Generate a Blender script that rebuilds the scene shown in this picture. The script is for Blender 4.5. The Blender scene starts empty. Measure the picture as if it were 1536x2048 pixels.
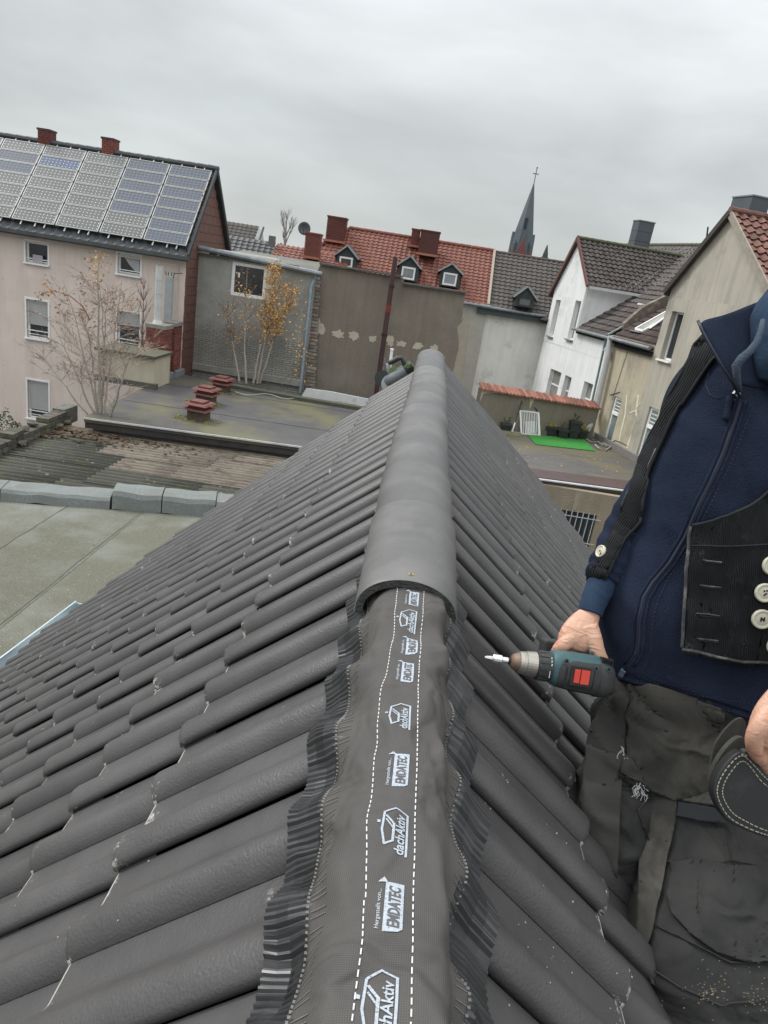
import bpy, bmesh, math, random
from mathutils import Vector, Matrix, noise
from mathutils.bvhtree import BVHTree
random.seed(7)
R = math.radians
scene = bpy.context.scene
COL = scene.collection

# ------------------------------------------------------------------ camera
FPX, TH, RO, YA = 1385.2, .3385, .1577, -.0239
CAM = Vector((-.0452, 0, .5791))
fw = Vector((math.sin(YA)*math.cos(TH), math.cos(YA)*math.cos(TH), -math.sin(TH)))
_rt = Vector((math.cos(YA), -math.sin(YA), 0)); _up = _rt.cross(fw)
cr = _rt*math.cos(RO) + _up*math.sin(RO); cu = -_rt*math.sin(RO) + _up*math.cos(RO)
cam = bpy.data.objects.new('camera', bpy.data.cameras.new('camera')); COL.objects.link(cam)
cam.matrix_world = Matrix(((cr.x, cu.x, -fw.x, CAM.x), (cr.y, cu.y, -fw.y, CAM.y), (cr.z, cu.z, -fw.z, CAM.z), (0, 0, 0, 1)))
cam.data.sensor_fit = 'VERTICAL'; cam.data.sensor_height = 24; cam.data.lens = 24*FPX/2048
cam.data.clip_start = .02; cam.data.clip_end = 3000
scene.camera = cam

# ------------------------------------------------------------------ world and sun (overcast)
SUN_EL, SUN_AZ = R(46), R(292)      # azimuth clockwise from +Y: from the left and a little behind the camera
world = bpy.data.worlds.new('World'); scene.world = world; world.use_nodes = True
nt = world.node_tree; nt.nodes.clear()
def wn(t, **k):
    n = nt.nodes.new(t)
    for a, b in k.items(): setattr(n, a, b)
    return n
out = wn('ShaderNodeOutputWorld'); bg = wn('ShaderNodeBackground'); bg.inputs[1].default_value = .1
sky = wn('ShaderNodeTexSky', sky_type='NISHITA', sun_disc=False, sun_elevation=SUN_EL, sun_rotation=SUN_AZ)
tc = wn('ShaderNodeTexCoord'); sep = wn('ShaderNodeSeparateXYZ'); nt.links.new(tc.outputs['Generated'], sep.inputs[0])
mp = wn('ShaderNodeMapping'); mp.inputs['Scale'].default_value = (1.5, 1.5, 4.6); nt.links.new(tc.outputs['Generated'], mp.inputs[0])
n1 = wn('ShaderNodeTexNoise'); n1.inputs['Scale'].default_value = 1.5; n1.inputs['Detail'].default_value = 5; n1.inputs['Roughness'].default_value = .5
n1.inputs['Distortion'].default_value = .25
nt.links.new(mp.outputs[0], n1.inputs[0])
rampn = wn('ShaderNodeMapRange'); rampn.inputs[1].default_value = .28; rampn.inputs[2].default_value = .72
rampn.inputs[3].default_value = .78; rampn.inputs[4].default_value = 1.26; nt.links.new(n1.outputs[0], rampn.inputs[0])
grad = wn('ShaderNodeValToRGB'); nt.links.new(sep.outputs[2], grad.inputs[0])
e = grad.color_ramp.elements
e[0].position = 0.0; e[0].color = (.455, .48, .475, 1)
e[1].position = 1.0; e[1].color = (1.55, 1.58, 1.6, 1)
for p, c in ((.07, (.435, .46, .457, 1)), (.16, (.405, .43, .432, 1)), (.36, (.62, .65, .66, 1)), (.6, (1.05, 1.08, 1.1, 1))):
    q = e.new(p); q.color = c
mulc = wn('ShaderNodeVectorMath', operation='SCALE'); nt.links.new(grad.outputs[0], mulc.inputs[0]); nt.links.new(rampn.outputs[0], mulc.inputs[3])
sc10 = wn('ShaderNodeVectorMath', operation='SCALE'); sc10.inputs[3].default_value = 9.9; nt.links.new(mulc.outputs[0], sc10.inputs[0])
mixw = wn('ShaderNodeMix', data_type='RGBA'); mixw.inputs[0].default_value = .96
nt.links.new(sky.outputs[0], mixw.inputs[6]); nt.links.new(sc10.outputs[0], mixw.inputs[7])
nt.links.new(mixw.outputs[2], bg.inputs[0]); nt.links.new(bg.outputs[0], out.inputs[0])
sun = bpy.data.objects.new('sun', bpy.data.lights.new('sun', 'SUN')); COL.objects.link(sun)
sun.data.energy = 1.5; sun.data.angle = R(16); sun.data.color = (1, .97, .93)
sd = Vector((math.sin(SUN_AZ)*math.cos(SUN_EL), math.cos(SUN_AZ)*math.cos(SUN_EL), math.sin(SUN_EL)))
sun.rotation_euler = (-sd).to_track_quat('-Z', 'Y').to_euler()
vs = scene.view_settings; vs.view_transform = 'Standard'; vs.look = 'None'; vs.gamma = 1; vs.use_curve_mapping = False; vs.exposure = 0.54

# ------------------------------------------------------------------ where a line of sight meets a plane of the place
def ray(x, y): return fw + cr*((x-768)/FPX) - cu*((y-1024)/FPX)
def atY(x, y, Y): d = ray(x, y); return CAM + d*(Y/d.y)
def atZ(x, y, Z): d = ray(x, y); return CAM + d*((Z-CAM.z)/d.z)
def atX(x, y, X): d = ray(x, y); return CAM + d*((X-CAM.x)/d.x)
def atD(x, y, D): return CAM + ray(x, y)*D
def atP(x, y, P0, n): d = ray(x, y); return CAM + d*((n.dot(P0)-n.dot(CAM))/n.dot(d))

# ------------------------------------------------------------------ object helpers
WL = {}
def vmean(vs_):
    lo = [min(v[i] for v in vs_) for i in range(3)]; hi = [max(v[i] for v in vs_) for i in range(3)]
    return Vector([(a+b)/2 for a, b in zip(lo, hi)])
def place(o, parent, loc):
    COL.objects.link(o); WL[o.name] = Vector(loc)
    if parent is not None:
        o.parent = parent; o.location = Vector(loc) - WL[parent.name]
    else: o.location = loc
def tag(o, label=None, cat=None, group=None, kind=None):
    if label: o['label'] = label
    if cat: o['category'] = cat
    if group: o['group'] = group
    if kind: o['kind'] = kind
    return o
def thing(name, label, cat, loc=(0, 0, 0), group=None):
    o = bpy.data.objects.new(name, None); o.empty_display_size = .1
    place(o, None, loc); return tag(o, label, cat, group)
def obj(name, V, F, m, parent=None, smooth=False, kind=None, label=None, origin=None):
    V = [Vector(v) for v in V]
    c = vmean(V) if origin is None else Vector(origin)
    me = bpy.data.meshes.new(name); me.from_pydata([tuple(v-c) for v in V], [], F); me.validate(); me.update()
    ms = m if isinstance(m, (list, tuple)) else [m]
    for q in ms: me.materials.append(q)
    if smooth:
        for p in me.polygons: p.use_smooth = True
    o = bpy.data.objects.new(name, me); place(o, parent, c)
    if kind: o['kind'] = kind
    if label: o['label'] = label
    return o
class MB:
    """collects simple solids into one mesh"""
    def __init__(s): s.V = []; s.F = []
    def add(s, V, F):
        k = len(s.V); s.V += [Vector(v) for v in V]; s.F += [tuple(i+k for i in f) for f in F]; return s
    def hexa(s, P):  # P: 8 corners, bottom 4 ccw, top 4 ccw
        return s.add(P, [(3, 2, 1, 0), (4, 5, 6, 7), (0, 1, 5, 4), (1, 2, 6, 5), (2, 3, 7, 6), (3, 0, 4, 7)])
    def box(s, c, size, ax=None):
        c = Vector(c); X, Y, Z = ax if ax else (Vector((1, 0, 0)), Vector((0, 1, 0)), Vector((0, 0, 1)))
        a, b, d = X*size[0]/2, Y*size[1]/2, Z*size[2]/2
        return s.hexa([c-a-b-d, c+a-b-d, c+a+b-d, c-a+b-d, c-a-b+d, c+a-b+d, c+a+b+d, c-a+b+d])
    def bar(s, p, q, w, h, up=(0, 0, 1)):
        p, q = Vector(p), Vector(q); d = (q-p).normalized(); U = Vector(up)
        x = d.cross(U)
        if x.length < 1e-4: x = d.cross(Vector((1, 0, 0)))
        x.normalize(); z = x.cross(d).normalized(); x *= w/2; z *= h/2
        return s.hexa([p-x-z, p+x-z, q+x-z, q-x-z, p-x+z, p+x+z, q+x+z, q-x+z])
    def tube(s, pts, rad, n=8, cap=True):
        pts = [Vector(p) for p in pts]; k = len(s.V); rs = rad if isinstance(rad, (list, tuple)) else [rad]*len(pts)
        prev = None
        for i, p in enumerate(pts):
            d = (pts[min(i+1, len(pts)-1)] - pts[max(i-1, 0)]).normalized()
            if prev is None:
                x = d.cross(Vector((0, 0, 1)))
                if x.length < .05: x = d.cross(Vector((1, 0, 0)))
            else: x = prev - d*prev.dot(d)
            x.normalize(); prev = x; y = d.cross(x)
            for a in range(n): s.V.append(p + (x*math.cos(2*math.pi*a/n) + y*math.sin(2*math.pi*a/n))*rs[i])
        for i in range(len(pts)-1):
            for a in range(n): s.F.append((k+i*n+a, k+i*n+(a+1) % n, k+(i+1)*n+(a+1) % n, k+(i+1)*n+a))
        if cap:
            s.F.append(tuple(k+a for a in range(n))[::-1]); s.F.append(tuple(k+(len(pts)-1)*n+a for a in range(n)))
        return s
    def prism(s, poly, ext):
        n = len(poly); poly = [Vector(p) for p in poly]; ext = Vector(ext)
        return s.add(poly+[p+ext for p in poly], [tuple(range(n))[::-1], tuple(range(n, 2*n))]+[(i, (i+1) % n, n+(i+1) % n, n+i) for i in range(n)])
    def obj(s, name, m, parent=None, smooth=False, **k): return obj(name, s.V, s.F, m, parent, smooth, **k)
def fixn(o):
    bm = bmesh.new(); bm.from_mesh(o.data); bmesh.ops.recalc_face_normals(bm, faces=bm.faces); bm.to_mesh(o.data); bm.free(); return o
def bevel(o, w, seg=1):
    md = o.modifiers.new('bevel', 'BEVEL'); md.width = w; md.segments = seg; md.limit_method = 'ANGLE'; return o
def wnoise(p, s=1.0, o=0): return noise.noise(Vector(p)*s + Vector((o*7.3, o*3.1, o)))

# ------------------------------------------------------------------ materials
def mat(name, c1, c2=None, rough=.8, scale=4, detail=6, c3=None, m3=(.6, .75), s3=1.5, streak=0, streakc=(.05, .05, .05), bump=.0, bscale=60, metal=0, spec=.5, vec='Object', stretch=(1, 1, 1), rvar=.0, contrast=(.3, .7), fleck=None):
    m = bpy.data.materials.new(name); m.use_nodes = True; t = m.node_tree; b = t.nodes['Principled BSDF']
    def N(ty, **k):
        n = t.nodes.new(ty)
        for a, q in k.items(): setattr(n, a, q)
        return n
    L = t.links.new
    b.inputs['Roughness'].default_value = rough; b.inputs['Metallic'].default_value = metal; b.inputs['Specular IOR Level'].default_value = spec
    tcn = N('ShaderNodeTexCoord'); src = tcn.outputs[vec]
    mpn = N('ShaderNodeMapping'); mpn.inputs['Scale'].default_value = stretch; L(src, mpn.inputs[0]); v = mpn.outputs[0]
    oi = N('ShaderNodeObjectInfo')
    add = N('ShaderNodeVectorMath', operation='ADD'); L(v, add.inputs[0])
    comb = N('ShaderNodeVectorMath', operation='SCALE'); comb.inputs[0].default_value = (37, 17, 53); L(oi.outputs['Random'], comb.inputs[3]); L(comb.outputs[0], add.inputs[1]); v = add.outputs[0]
    col = None
    if c2 is None: c2 = tuple(x*.8 for x in c1)
    nz = N('ShaderNodeTexNoise'); nz.inputs['Scale'].default_value = scale; nz.inputs['Detail'].default_value = detail; nz.inputs['Roughness'].default_value = .6; L(v, nz.inputs[0])
    mr = N('ShaderNodeMapRange'); mr.inputs[1].default_value = contrast[0]; mr.inputs[2].default_value = contrast[1]; L(nz.outputs[0], mr.inputs[0])
    mx = N('ShaderNodeMix', data_type='RGBA'); mx.inputs[6].default_value = (*c1, 1); mx.inputs[7].default_value = (*c2, 1); L(mr.outputs[0], mx.inputs[0]); col = mx.outputs[2]
    if c3 is not None:
        n3 = N('ShaderNodeTexNoise'); n3.inputs['Scale'].default_value = s3; n3.inputs['Detail'].default_value = 8; n3.inputs['Roughness'].default_value = .65; L(v, n3.inputs[0])
        r3 = N('ShaderNodeMapRange'); r3.inputs[1].default_value = m3[0]; r3.inputs[2].default_value = m3[1]; L(n3.outputs[0], r3.inputs[0])
        mx3 = N('ShaderNodeMix', data_type='RGBA'); L(r3.outputs[0], mx3.inputs[0]); L(col, mx3.inputs[6]); mx3.inputs[7].default_value = (*c3, 1); col = mx3.outputs[2]
    if streak:
        ms = N('ShaderNodeMapping'); ms.inputs['Scale'].default_value = (3.5, 3.5, .28); L(v, ms.inputs[0])
        ns = N('ShaderNodeTexNoise'); ns.inputs['Scale'].default_value = 1.3; ns.inputs['Detail'].default_value = 6; ns.inputs['Roughness'].default_value = .7; L(ms.outputs[0], ns.inputs[0])
        rs = N('ShaderNodeMapRange'); rs.inputs[1].default_value = .45; rs.inputs[2].default_value = .75; rs.inputs[4].default_value = streak; L(ns.outputs[0], rs.inputs[0])
        mxs = N('ShaderNodeMix', data_type='RGBA'); L(rs.outputs[0], mxs.inputs[0]); L(col, mxs.inputs[6]); mxs.inputs[7].default_value = (*streakc, 1); col = mxs.outputs[2]
    if fleck:
        fc, fs, ft = fleck
        nf = N('ShaderNodeTexNoise'); nf.inputs['Scale'].default_value = fs; nf.inputs['Detail'].default_value = 3; L(v, nf.inputs[0])
        rf = N('ShaderNodeMapRange'); rf.inputs[1].default_value = ft; rf.inputs[2].default_value = ft+.04; L(nf.outputs[0], rf.inputs[0])
        mxf = N('ShaderNodeMix', data_type='RGBA'); L(rf.outputs[0], mxf.inputs[0]); L(col, mxf.inputs[6]); mxf.inputs[7].default_value = (*fc, 1); col = mxf.outputs[2]
    if rvar:
        hv = N('ShaderNodeHueSaturation'); ma = N('ShaderNodeMapRange'); ma.inputs[3].default_value = 1-rvar; ma.inputs[4].default_value = 1+rvar
        L(oi.outputs['Random'], ma.inputs[0]); L(ma.outputs[0], hv.inputs['Value']); L(col, hv.inputs['Color']); col = hv.outputs[0]
    L(col, b.inputs['Base Color'])
    if bump:
        nb = N('ShaderNodeTexNoise'); nb.inputs['Scale'].default_value = bscale; nb.inputs['Detail'].default_value = 4; L(v, nb.inputs[0])
        bp = N('ShaderNodeBump'); bp.inputs['Strength'].default_value = min(1, bump*4); bp.inputs['Distance'].default_value = bump/bscale*2.0; L(nb.outputs[0], bp.inputs['Height']); L(bp.outputs[0], b.inputs['Normal'])
    m['v'] = 1
    return m
def mnodes(m):
    t = m.node_tree; b = t.nodes['Principled BSDF']
    def N(ty, ins=None, **k):
        n = t.nodes.new(ty)
        for a, q in k.items(): setattr(n, a, q)
        if ins:
            for a, q in ins.items():
                if isinstance(q, bpy.types.NodeSocket): t.links.new(q, n.inputs[a])
                else: n.inputs[a].default_value = q
        return n
    return t, b, N, t.links.new
def folds(m, scale, dist, stretch=(1, 1, 1), rot=0):
    """soft creases: ridged noise as relief under the fine weave"""
    t, b, N, L = mnodes(m); tcn = N('ShaderNodeTexCoord'); mp_ = N('ShaderNodeMapping', {0: tcn.outputs['Object'], 'Scale': stretch, 'Rotation': (0, rot, rot*.6)})
    nz = N('ShaderNodeTexNoise', {0: mp_.outputs[0], 'Scale': scale, 'Detail': 2.5, 'Roughness': .45, 'Distortion': .8})
    a = N('ShaderNodeMath', {0: nz.outputs[0], 1: .5}, operation='SUBTRACT'); a2 = N('ShaderNodeMath', {0: a.outputs[0]}, operation='ABSOLUTE'); r = N('ShaderNodeMapRange', {0: a2.outputs[0], 1: 0.0, 2: .16, 3: 1.0, 4: 0.0}, interpolation_type='SMOOTHSTEP')
    bp = N('ShaderNodeBump', {'Strength': .9, 'Distance': dist, 'Height': r.outputs[0]}); ns = b.inputs['Normal']
    if ns.links:
        src = ns.links[0].from_node; L(bp.outputs[0], src.inputs['Normal'])
    else: L(bp.outputs[0], ns)
def glass(name, c, rough=.08):
    m = mat(name, c, tuple(x*.55 for x in c), rough=rough, scale=1.2, spec=.8); return m
# ================================================================== OUR ROOF
AL = .7575; sa, ca = math.sin(AL), math.cos(AL)
TW, TG, TT = .30, .3091, .022           # tile cover width, gauge, rise per course
S0 = .5394; LY0 = .6567-.15; RY0 = 2.0888-.15*8-.0
def SP(side, s, Y, n=0.0): return Vector((side*(s*ca + n*sa), Y, -s*sa + n*ca))
def smooth01(a, b, x):
    t = max(0, min(1, (x-a)/(b-a))); return t*t*(3-2*t)
def hprof(w):
    """height of the tile's top above its valleys, w = 0..TW from its near edge"""
    w = w % TW
    def roll_(t_, lip):
        if t_ < .4: return lip+(.0305-lip)*max(0, math.sin(math.pi/2*t_/.4))**.62
        return .0305*.5*(1+math.cos(math.pi*min(1, (t_-.4)/.6)))
    if w <= .097: return roll_(w/.097, .013)
    if .15 <= w <= .247: return roll_((w-.15)/.097, 0)
    return 0.0
tile_m = mat('tile_concrete', (.073, .070, .070), (.052, .050, .050), rough=.43, scale=9, bump=.17, bscale=230, rvar=.14, spec=.5)
t, b, N, L = mnodes(tile_m)
base = b.inputs['Base Color'].links[0].from_socket
tcn = N('ShaderNodeTexCoord'); sx = N('ShaderNodeSeparateXYZ', {0: tcn.outputs['Object']})
oi = N('ShaderNodeObjectInfo'); off = N('ShaderNodeVectorMath', {0: (91, 47, 13), 3: oi.outputs['Random']}, operation='SCALE')
pv = N('ShaderNodeVectorMath', {0: tcn.outputs['Object'], 1: off.outputs[0]}, operation='ADD')
nz1 = N('ShaderNodeTexNoise', {0: pv.outputs[0], 'Scale': 55.0, 'Detail': 6.0, 'Roughness': .75})
nz2 = N('ShaderNodeTexNoise', {0: pv.outputs[0], 'Scale': 7.0, 'Detail': 2.0})
near = N('ShaderNodeMapRange', {0: sx.outputs[1], 1: .0, 2: .055, 3: .21, 4: 0.0})
lvl = N('ShaderNodeMath', {0: nz1.outputs[0], 1: near.outputs[0]}, operation='ADD')
lv2 = N('ShaderNodeMath', {0: nz2.outputs[0], 1: .38}, operation='MULTIPLY')
lv3 = N('ShaderNodeMath', {0: lvl.outputs[0], 1: lv2.outputs[0]}, operation='ADD')
chip = N('ShaderNodeMapRange', {0: lv3.outputs[0], 1: .925, 2: 1.0, 3: 0.0, 4: .7})
# bare worn line along the lower edge of the valleys
ed = N('ShaderNodeMath', {0: sx.outputs[1], 1: .0085}, operation='LESS_THAN'); vz = N('ShaderNodeMath', {0: sx.outputs[2], 1: .004}, operation='LESS_THAN')
ev = N('ShaderNodeMath', {0: ed.outputs[0], 1: vz.outputs[0]}, operation='MULTIPLY')
nz3 = N('ShaderNodeTexNoise', {0: pv.outputs[0], 'Scale': 25.0, 'Detail': 5.0}); er = N('ShaderNodeMapRange', {0: nz3.outputs[0], 1: .30, 2: .42, 3: .0, 4: .9})
evn = N('ShaderNodeMath', {0: ev.outputs[0], 1: er.outputs[0]}, operation='MULTIPLY')
mxx = N('ShaderNodeMath', {0: chip.outputs[0], 1: evn.outputs[0]}, operation='MAXIMUM')
# scratches: thin pale lines
wv = N('ShaderNodeTexNoise', {0: pv.outputs[0], 'Scale': 9.0, 'Detail': 1.0, 'Distortion': .6})
ab = N('ShaderNodeMath', {0: wv.outputs[0], 1: .5}, operation='SUBTRACT'); ab2 = N('ShaderNodeMath', {0: ab.outputs[0]}, operation='ABSOLUTE')
ln = N('ShaderNodeMapRange', {0: ab2.outputs[0], 1: .0, 2: .004, 3: 1.0, 4: 0.0})
msk = N('ShaderNodeTexNoise', {0: pv.outputs[0], 'Scale': 6.0, 'Detail': 5.0, 'Roughness': .8}); mk = N('ShaderNodeMapRange', {0: msk.outputs[0], 1: .62, 2: .68, 3: 0.0, 4: .6})
sc = N('ShaderNodeMath', {0: ln.outputs[0], 1: mk.outputs[0]}, operation='MULTIPLY')
mx2 = N('ShaderNodeMath', {0: mxx.outputs[0], 1: sc.outputs[0]}, operation='MAXIMUM')
mc = N('ShaderNodeMix', {0: mx2.outputs[0], 6: base, 7: (.47, .46, .43, 1)}, data_type='RGBA'); L(mc.outputs[2], b.inputs['Base Color'])

def tile_mesh(name, clip=TW, mirror=False, cols=None, courses=1):
    ws = [0, .004, .014, .026, .038, .05, .062, .074, .084, .092, .097, .10, .1001, .125, .15, .1501, .153, .158, .166, .176, .188, .20, .212, .224, .234, .242, .247, .25, .2501, .275, .303]
    ws = [w for w in ws if w < clip-.004] + [min(clip, .303)]
    us = [.0, .0025, .007, .014, .13, .26, .39]
    dr = [.0052, .0022, .0006, 0, 0, 0, 0]
    V = []; F = []; n = len(ws)
    def h(w): return 0 if w > .25 else hprof(w)
    for u, d in zip(us, dr):
        for w in ws:
            hh = h(w); V.append((w, u, hh - d*(1+hh*40) - TT*u/TG))
    for i in range(len(us)-1):
        for j in range(n-1):
            if ws[j+1]-ws[j] < .0005: continue
            a = i*n+j; F.append((a, a+1, a+n+1, a+n))
    k = len(V)                                     # front face down to the underside
    for w in ws: V.append((w, .001, h(w)*.86 - .017 - .004))
    for j in range(n-1): F.append((j+1, j, k+j, k+j+1))
    k2 = len(V)                                    # near side lip
    V += [(.0005, u, (-.001 if mirror else .0038) - TT*u/TG) for u in us]
    for i in range(len(us)-1): F.append((i*n, (i+1)*n, k2+i+1, k2+i))
    k3 = len(V)
    V += [(.020, u, (-.002 if mirror else .003) - TT*u/TG) for u in us]
    for i in range(len(us)-1): F.append((k2+i, k2+i+1, k3+i+1, k3+i))
    if mirror: F = [f[::-1] for f in F]
    me = bpy.data.meshes.new(name); me.from_pydata(V, [], F); me.materials.append(tile_m)
    me.update()
    for p in me.polygons: p.use_smooth = True
    me.update(); return me
def tile_matrix(side, s, Y):
    X = Vector((0, 1, 0)); U = SP(side, -1, 0) - SP(side, 0, 0); Nn = SP(side, 0, 0, 1) - SP(side, 0, 0)
    o = SP(side, s, Y)
    return Matrix(((X.x, U.x, Nn.x, o.x), (X.y, U.y, Nn.y, o.y), (X.z, U.z, Nn.z, o.z), (0, 0, 0, 1)))
VL = [(-5, 4.55), (-2.3, 4.61), (-1.94, 4.9), (-1.45, 5.04), (-.96, 4.9), (-.4, 5.0), (0, 5.35), (.15, 5.85), (.46, 6.25), (1.06, 6.67), (1.4, 6.64), (1.8, 6.5), (5, 6.4)]
def verge(X):
    for (a, b_), (c, d) in zip(VL, VL[1:]):
        if a <= X <= c: return b_ + (d-b_)*(X-a)/(c-a)
    return VL[-1][1]
house = thing('roofer_house', 'house roof of dark grey double roman tiles with half finished ridge in the foreground', 'house', (0, 2.5, -7.6))
meshes = {}
cand = []
for side, Y0, ncourse in ((-1, LY0, 11), (1, RY0, 11)):
    for c in range(ncourse):
        s = S0 + c*TG
        for k in range(-6, 24):
            Y = Y0 + k*TW
            if Y < -.75: continue
            X = side*s*ca; vv = verge(side*(s-.15)*ca)
            if Y > vv - .06: continue
            clip = min(TW, vv-Y); q = TW if clip > .28 else round(clip/.06)*.06
            if q < .05: continue
            P = SP(side, s-.1, Y+.15); d = P-CAM; z = d.dot(fw)
            inv = z > .05
            if inv:
                px, py = 768+FPX*d.dot(cr)/z, 1024-FPX*d.dot(cu)/z
                inv = -150 < px < 1680 and -100 < py < 2250
                if side == 1 and px > 1300 and py > 1100: inv = False
            # seen from above the slope's own side only
            cand.append((0 if inv else 1, d.length, side, s, Y, q))
cand.sort()
rest = MB()
for i, (inv, dl, side, s, Y, q) in enumerate(cand):
    key = (q, side)
    if key not in meshes: meshes[key] = tile_mesh('roof_tile', q, side == -1 and False or side == 1)
    M = tile_matrix(side, s + random.uniform(-.002, .002), Y + random.uniform(-.0015, .0015))
    M = M @ Matrix.Rotation(random.uniform(-.004, .004), 4, 'Z') @ Matrix.Translation((0, 0, random.uniform(-.0015, .0015)))
    if i < 300 and inv == 0:
        o = bpy.data.objects.new('roof_tile', meshes[key]); COL.objects.link(o); o.parent = house
        o.matrix_parent_inverse = Matrix.Translation(-WL[house.name]); o.matrix_world = M
        o.matrix_basis = M
    else:
        me = meshes[key]; rest.add([M @ v.co for v in me.vertices], [tuple(p.vertices) for p in me.polygons])
if rest.V: rest.obj('roof_tile_field', mat('tile_concrete_far', (.073, .070, .070), (.052, .050, .050), rough=.45, scale=9, bump=.1, bscale=230), house, smooth=True, kind='stuff')
dark = mat('dark_membrane', (.012, .012, .013), rough=.9)
render_w = mat('house_render', (.35, .33, .29), (.28, .27, .24), streak=.3)
for side in (-1, 1):
    s1 = 3.95
    ys = [(verge(side*s*ca)-.05, s) for s in [i*.33 for i in range(12)]+[s1]]
    poly = [SP(side, 0, -.8, -.075)] + [SP(side, s, y, -.075) for y, s in ys] + [SP(side, s1, -.8, -.075)]
    MB().prism(poly, SP(side, 0, 0, -.03)-SP(side, 0, 0, 0)).obj('roof_underlay', dark, house)
# walls of the house below the eaves
X1 = 3.75*ca
for side in (-1, 1):
    MB().box((side*(X1-.2), 1.8, -5.2), (.24, 5.2, 4.6)).obj('outer_wall', render_w, house)
gy = 4.3
MB().prism([(-X1+.1, gy, -7.5), (X1-.1, gy, -7.5), (X1-.1, gy, -2.75), (0, gy, -.12), (-X1+.1, gy, -2.75)], (0, .2, 0)).obj('gable_wall', render_w, house)
# ---- ridge tiles
ridge_m = mat('ridge_concrete', (.108, .106, .105), (.076, .075, .075), rough=.5, scale=5, c3=(.16, .155, .15), m3=(.5, .8), s3=4, bump=.10, bscale=260, rvar=.13, fleck=((.02, .02, .02), 24, .73), spec=.45)
edge_m = mat('broken_concrete', (.07, .07, .07), (.035, .035, .035), rough=.95, scale=60, bump=.8, bscale=160)
def ridge_tile(Y0, Y1, a0, a1, b0, b1, zc0, zc1):
    V = []; F = []; n = 28; m_ = 8; nose = []
    ysx = [0, .012, .05, .2, .45, .7, .92, 1]
    for layer in (0, 1):
        for i, tt in enumerate(ysx):
            Y = Y0 + (Y1-Y0)*tt
            a = a0 + (a1-a0)*tt - layer*.017; b_ = b0 + (b1-b0)*tt - layer*.017; zc = zc0 + (zc1-zc0)*tt
            if tt == 0 and layer == 0: a -= .002; b_ -= .002
            for j in range(n+1):
                th = math.pi*j/n
                x = -a*math.cos(th); z = b_*max(0, math.sin(th))**.92
                if j in (0, n): z = -.012
                V.append((x - .012*math.exp(-((Y-2.5)/.75)**2), Y, zc - b0 + z))
    M_ = len(ysx)*(n+1)
    for i in range(len(ysx)-1):
        for j in range(n):
            k = i*(n+1)+j; F.append((k, k+n+1, k+n+2, k+1)); F.append((M_+k, M_+k+1, M_+k+n+2, M_+k+n+1))
    o = obj('ridge_tile', V, F, ridge_m, house, smooth=True)
    # broken front face
    V2 = []; F2 = []
    for j in range(n+1): V2 += [Vector(V[j])+Vector((0, -.0015, 0)), Vector(V[M_+j])+Vector((0, -.0015, 0))]
    for j in range(n): F2.append((2*j, 2*j+2, 2*j+3, 2*j+1))
    obj('broken_edge', V2, F2, edge_m, o)
    for sgn in (0, n):   # bottom edges
        V3 = []; F3 = []
        for i in range(len(ysx)): V3 += [V[i*(n+1)+sgn], V[M_+i*(n+1)+sgn]]
    return o
RF = 1.238
ycur = RF; first = True
while ycur < 5.25:
    L_ = .44
    ridge_tile(ycur, ycur+L_, .103, .111, .078, .088, .013, .024)
    ycur += .385 if first else .338
    first = False
brass = mat('brass', (.75, .6, .28), (.6, .45, .2), rough=.3, metal=1)
pS = atZ(822, 1150, .0135)
s_ = MB(); s_.tube([pS-Vector((0, 0, .004)), pS+Vector((0, 0, .0022))], [.0052, .0052], 14); so = s_.obj('screw', brass, house)
MB().box(pS+Vector((0, 0, .0026)), (.005, .0012, .0012)).box(pS+Vector((0, 0, .0026)), (.0012, .005, .0012)).obj('screw_recess', dark, so)
# ---- ridge roll: woven cloth with pleated foil skirts
cloth_m = mat('ridge_cloth', (.090, .083, .076), (.066, .061, .057), rough=.8, scale=14, spec=.25)
t, b, N, L = mnodes(cloth_m)
tcn = N('ShaderNodeTexCoord')
w1 = N('ShaderNodeTexWave', {0: tcn.outputs['Object'], 'Scale': 150.0, 'Distortion': .3}, bands_direction='X'); w2 = N('ShaderNodeTexWave', {0: tcn.outputs['Object'], 'Scale': 150.0, 'Distortion': .3}, bands_direction='Y')
mm = N('ShaderNodeMath', {0: w1.outputs[1], 1: w2.outputs[1]}, operation='MULTIPLY')
bp = N('ShaderNodeBump', {'Strength': .3, 'Distance': .0006, 'Height': mm.outputs[0]}); L(bp.outputs[0], b.inputs['Normal'])
base = b.inputs['Base Color'].links[0].from_socket
md = N('ShaderNodeMix', {0: .35, 6: base}, data_type='RGBA'); cm = N('ShaderNodeMapRange', {0: mm.outputs[0], 3: .045, 4: .14}); cc = N('ShaderNodeCombineColor', {0: cm.outputs[0], 1: cm.outputs[0], 2: cm.outputs[0]}); L(cc.outputs[0], md.inputs[7]); L(md.outputs[2], b.inputs['Base Color'])
folds(cloth_m, 7, .006, (1, 1, 1), .6)
foil_m = mat('black_foil', (.014, .015, .017), (.010, .011, .013), rough=.4, scale=20, spec=.9)
CLX = .012      # the roll sits a little to the right of the ridge line
def tile_h(side, Y):
    Yo = LY0 if side < 0 else RY0
    return sum(hprof((Y-Yo+d_) % TW) for d_ in (-.02, -.013, -.007, 0, .007, .013, .02))/7
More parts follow.
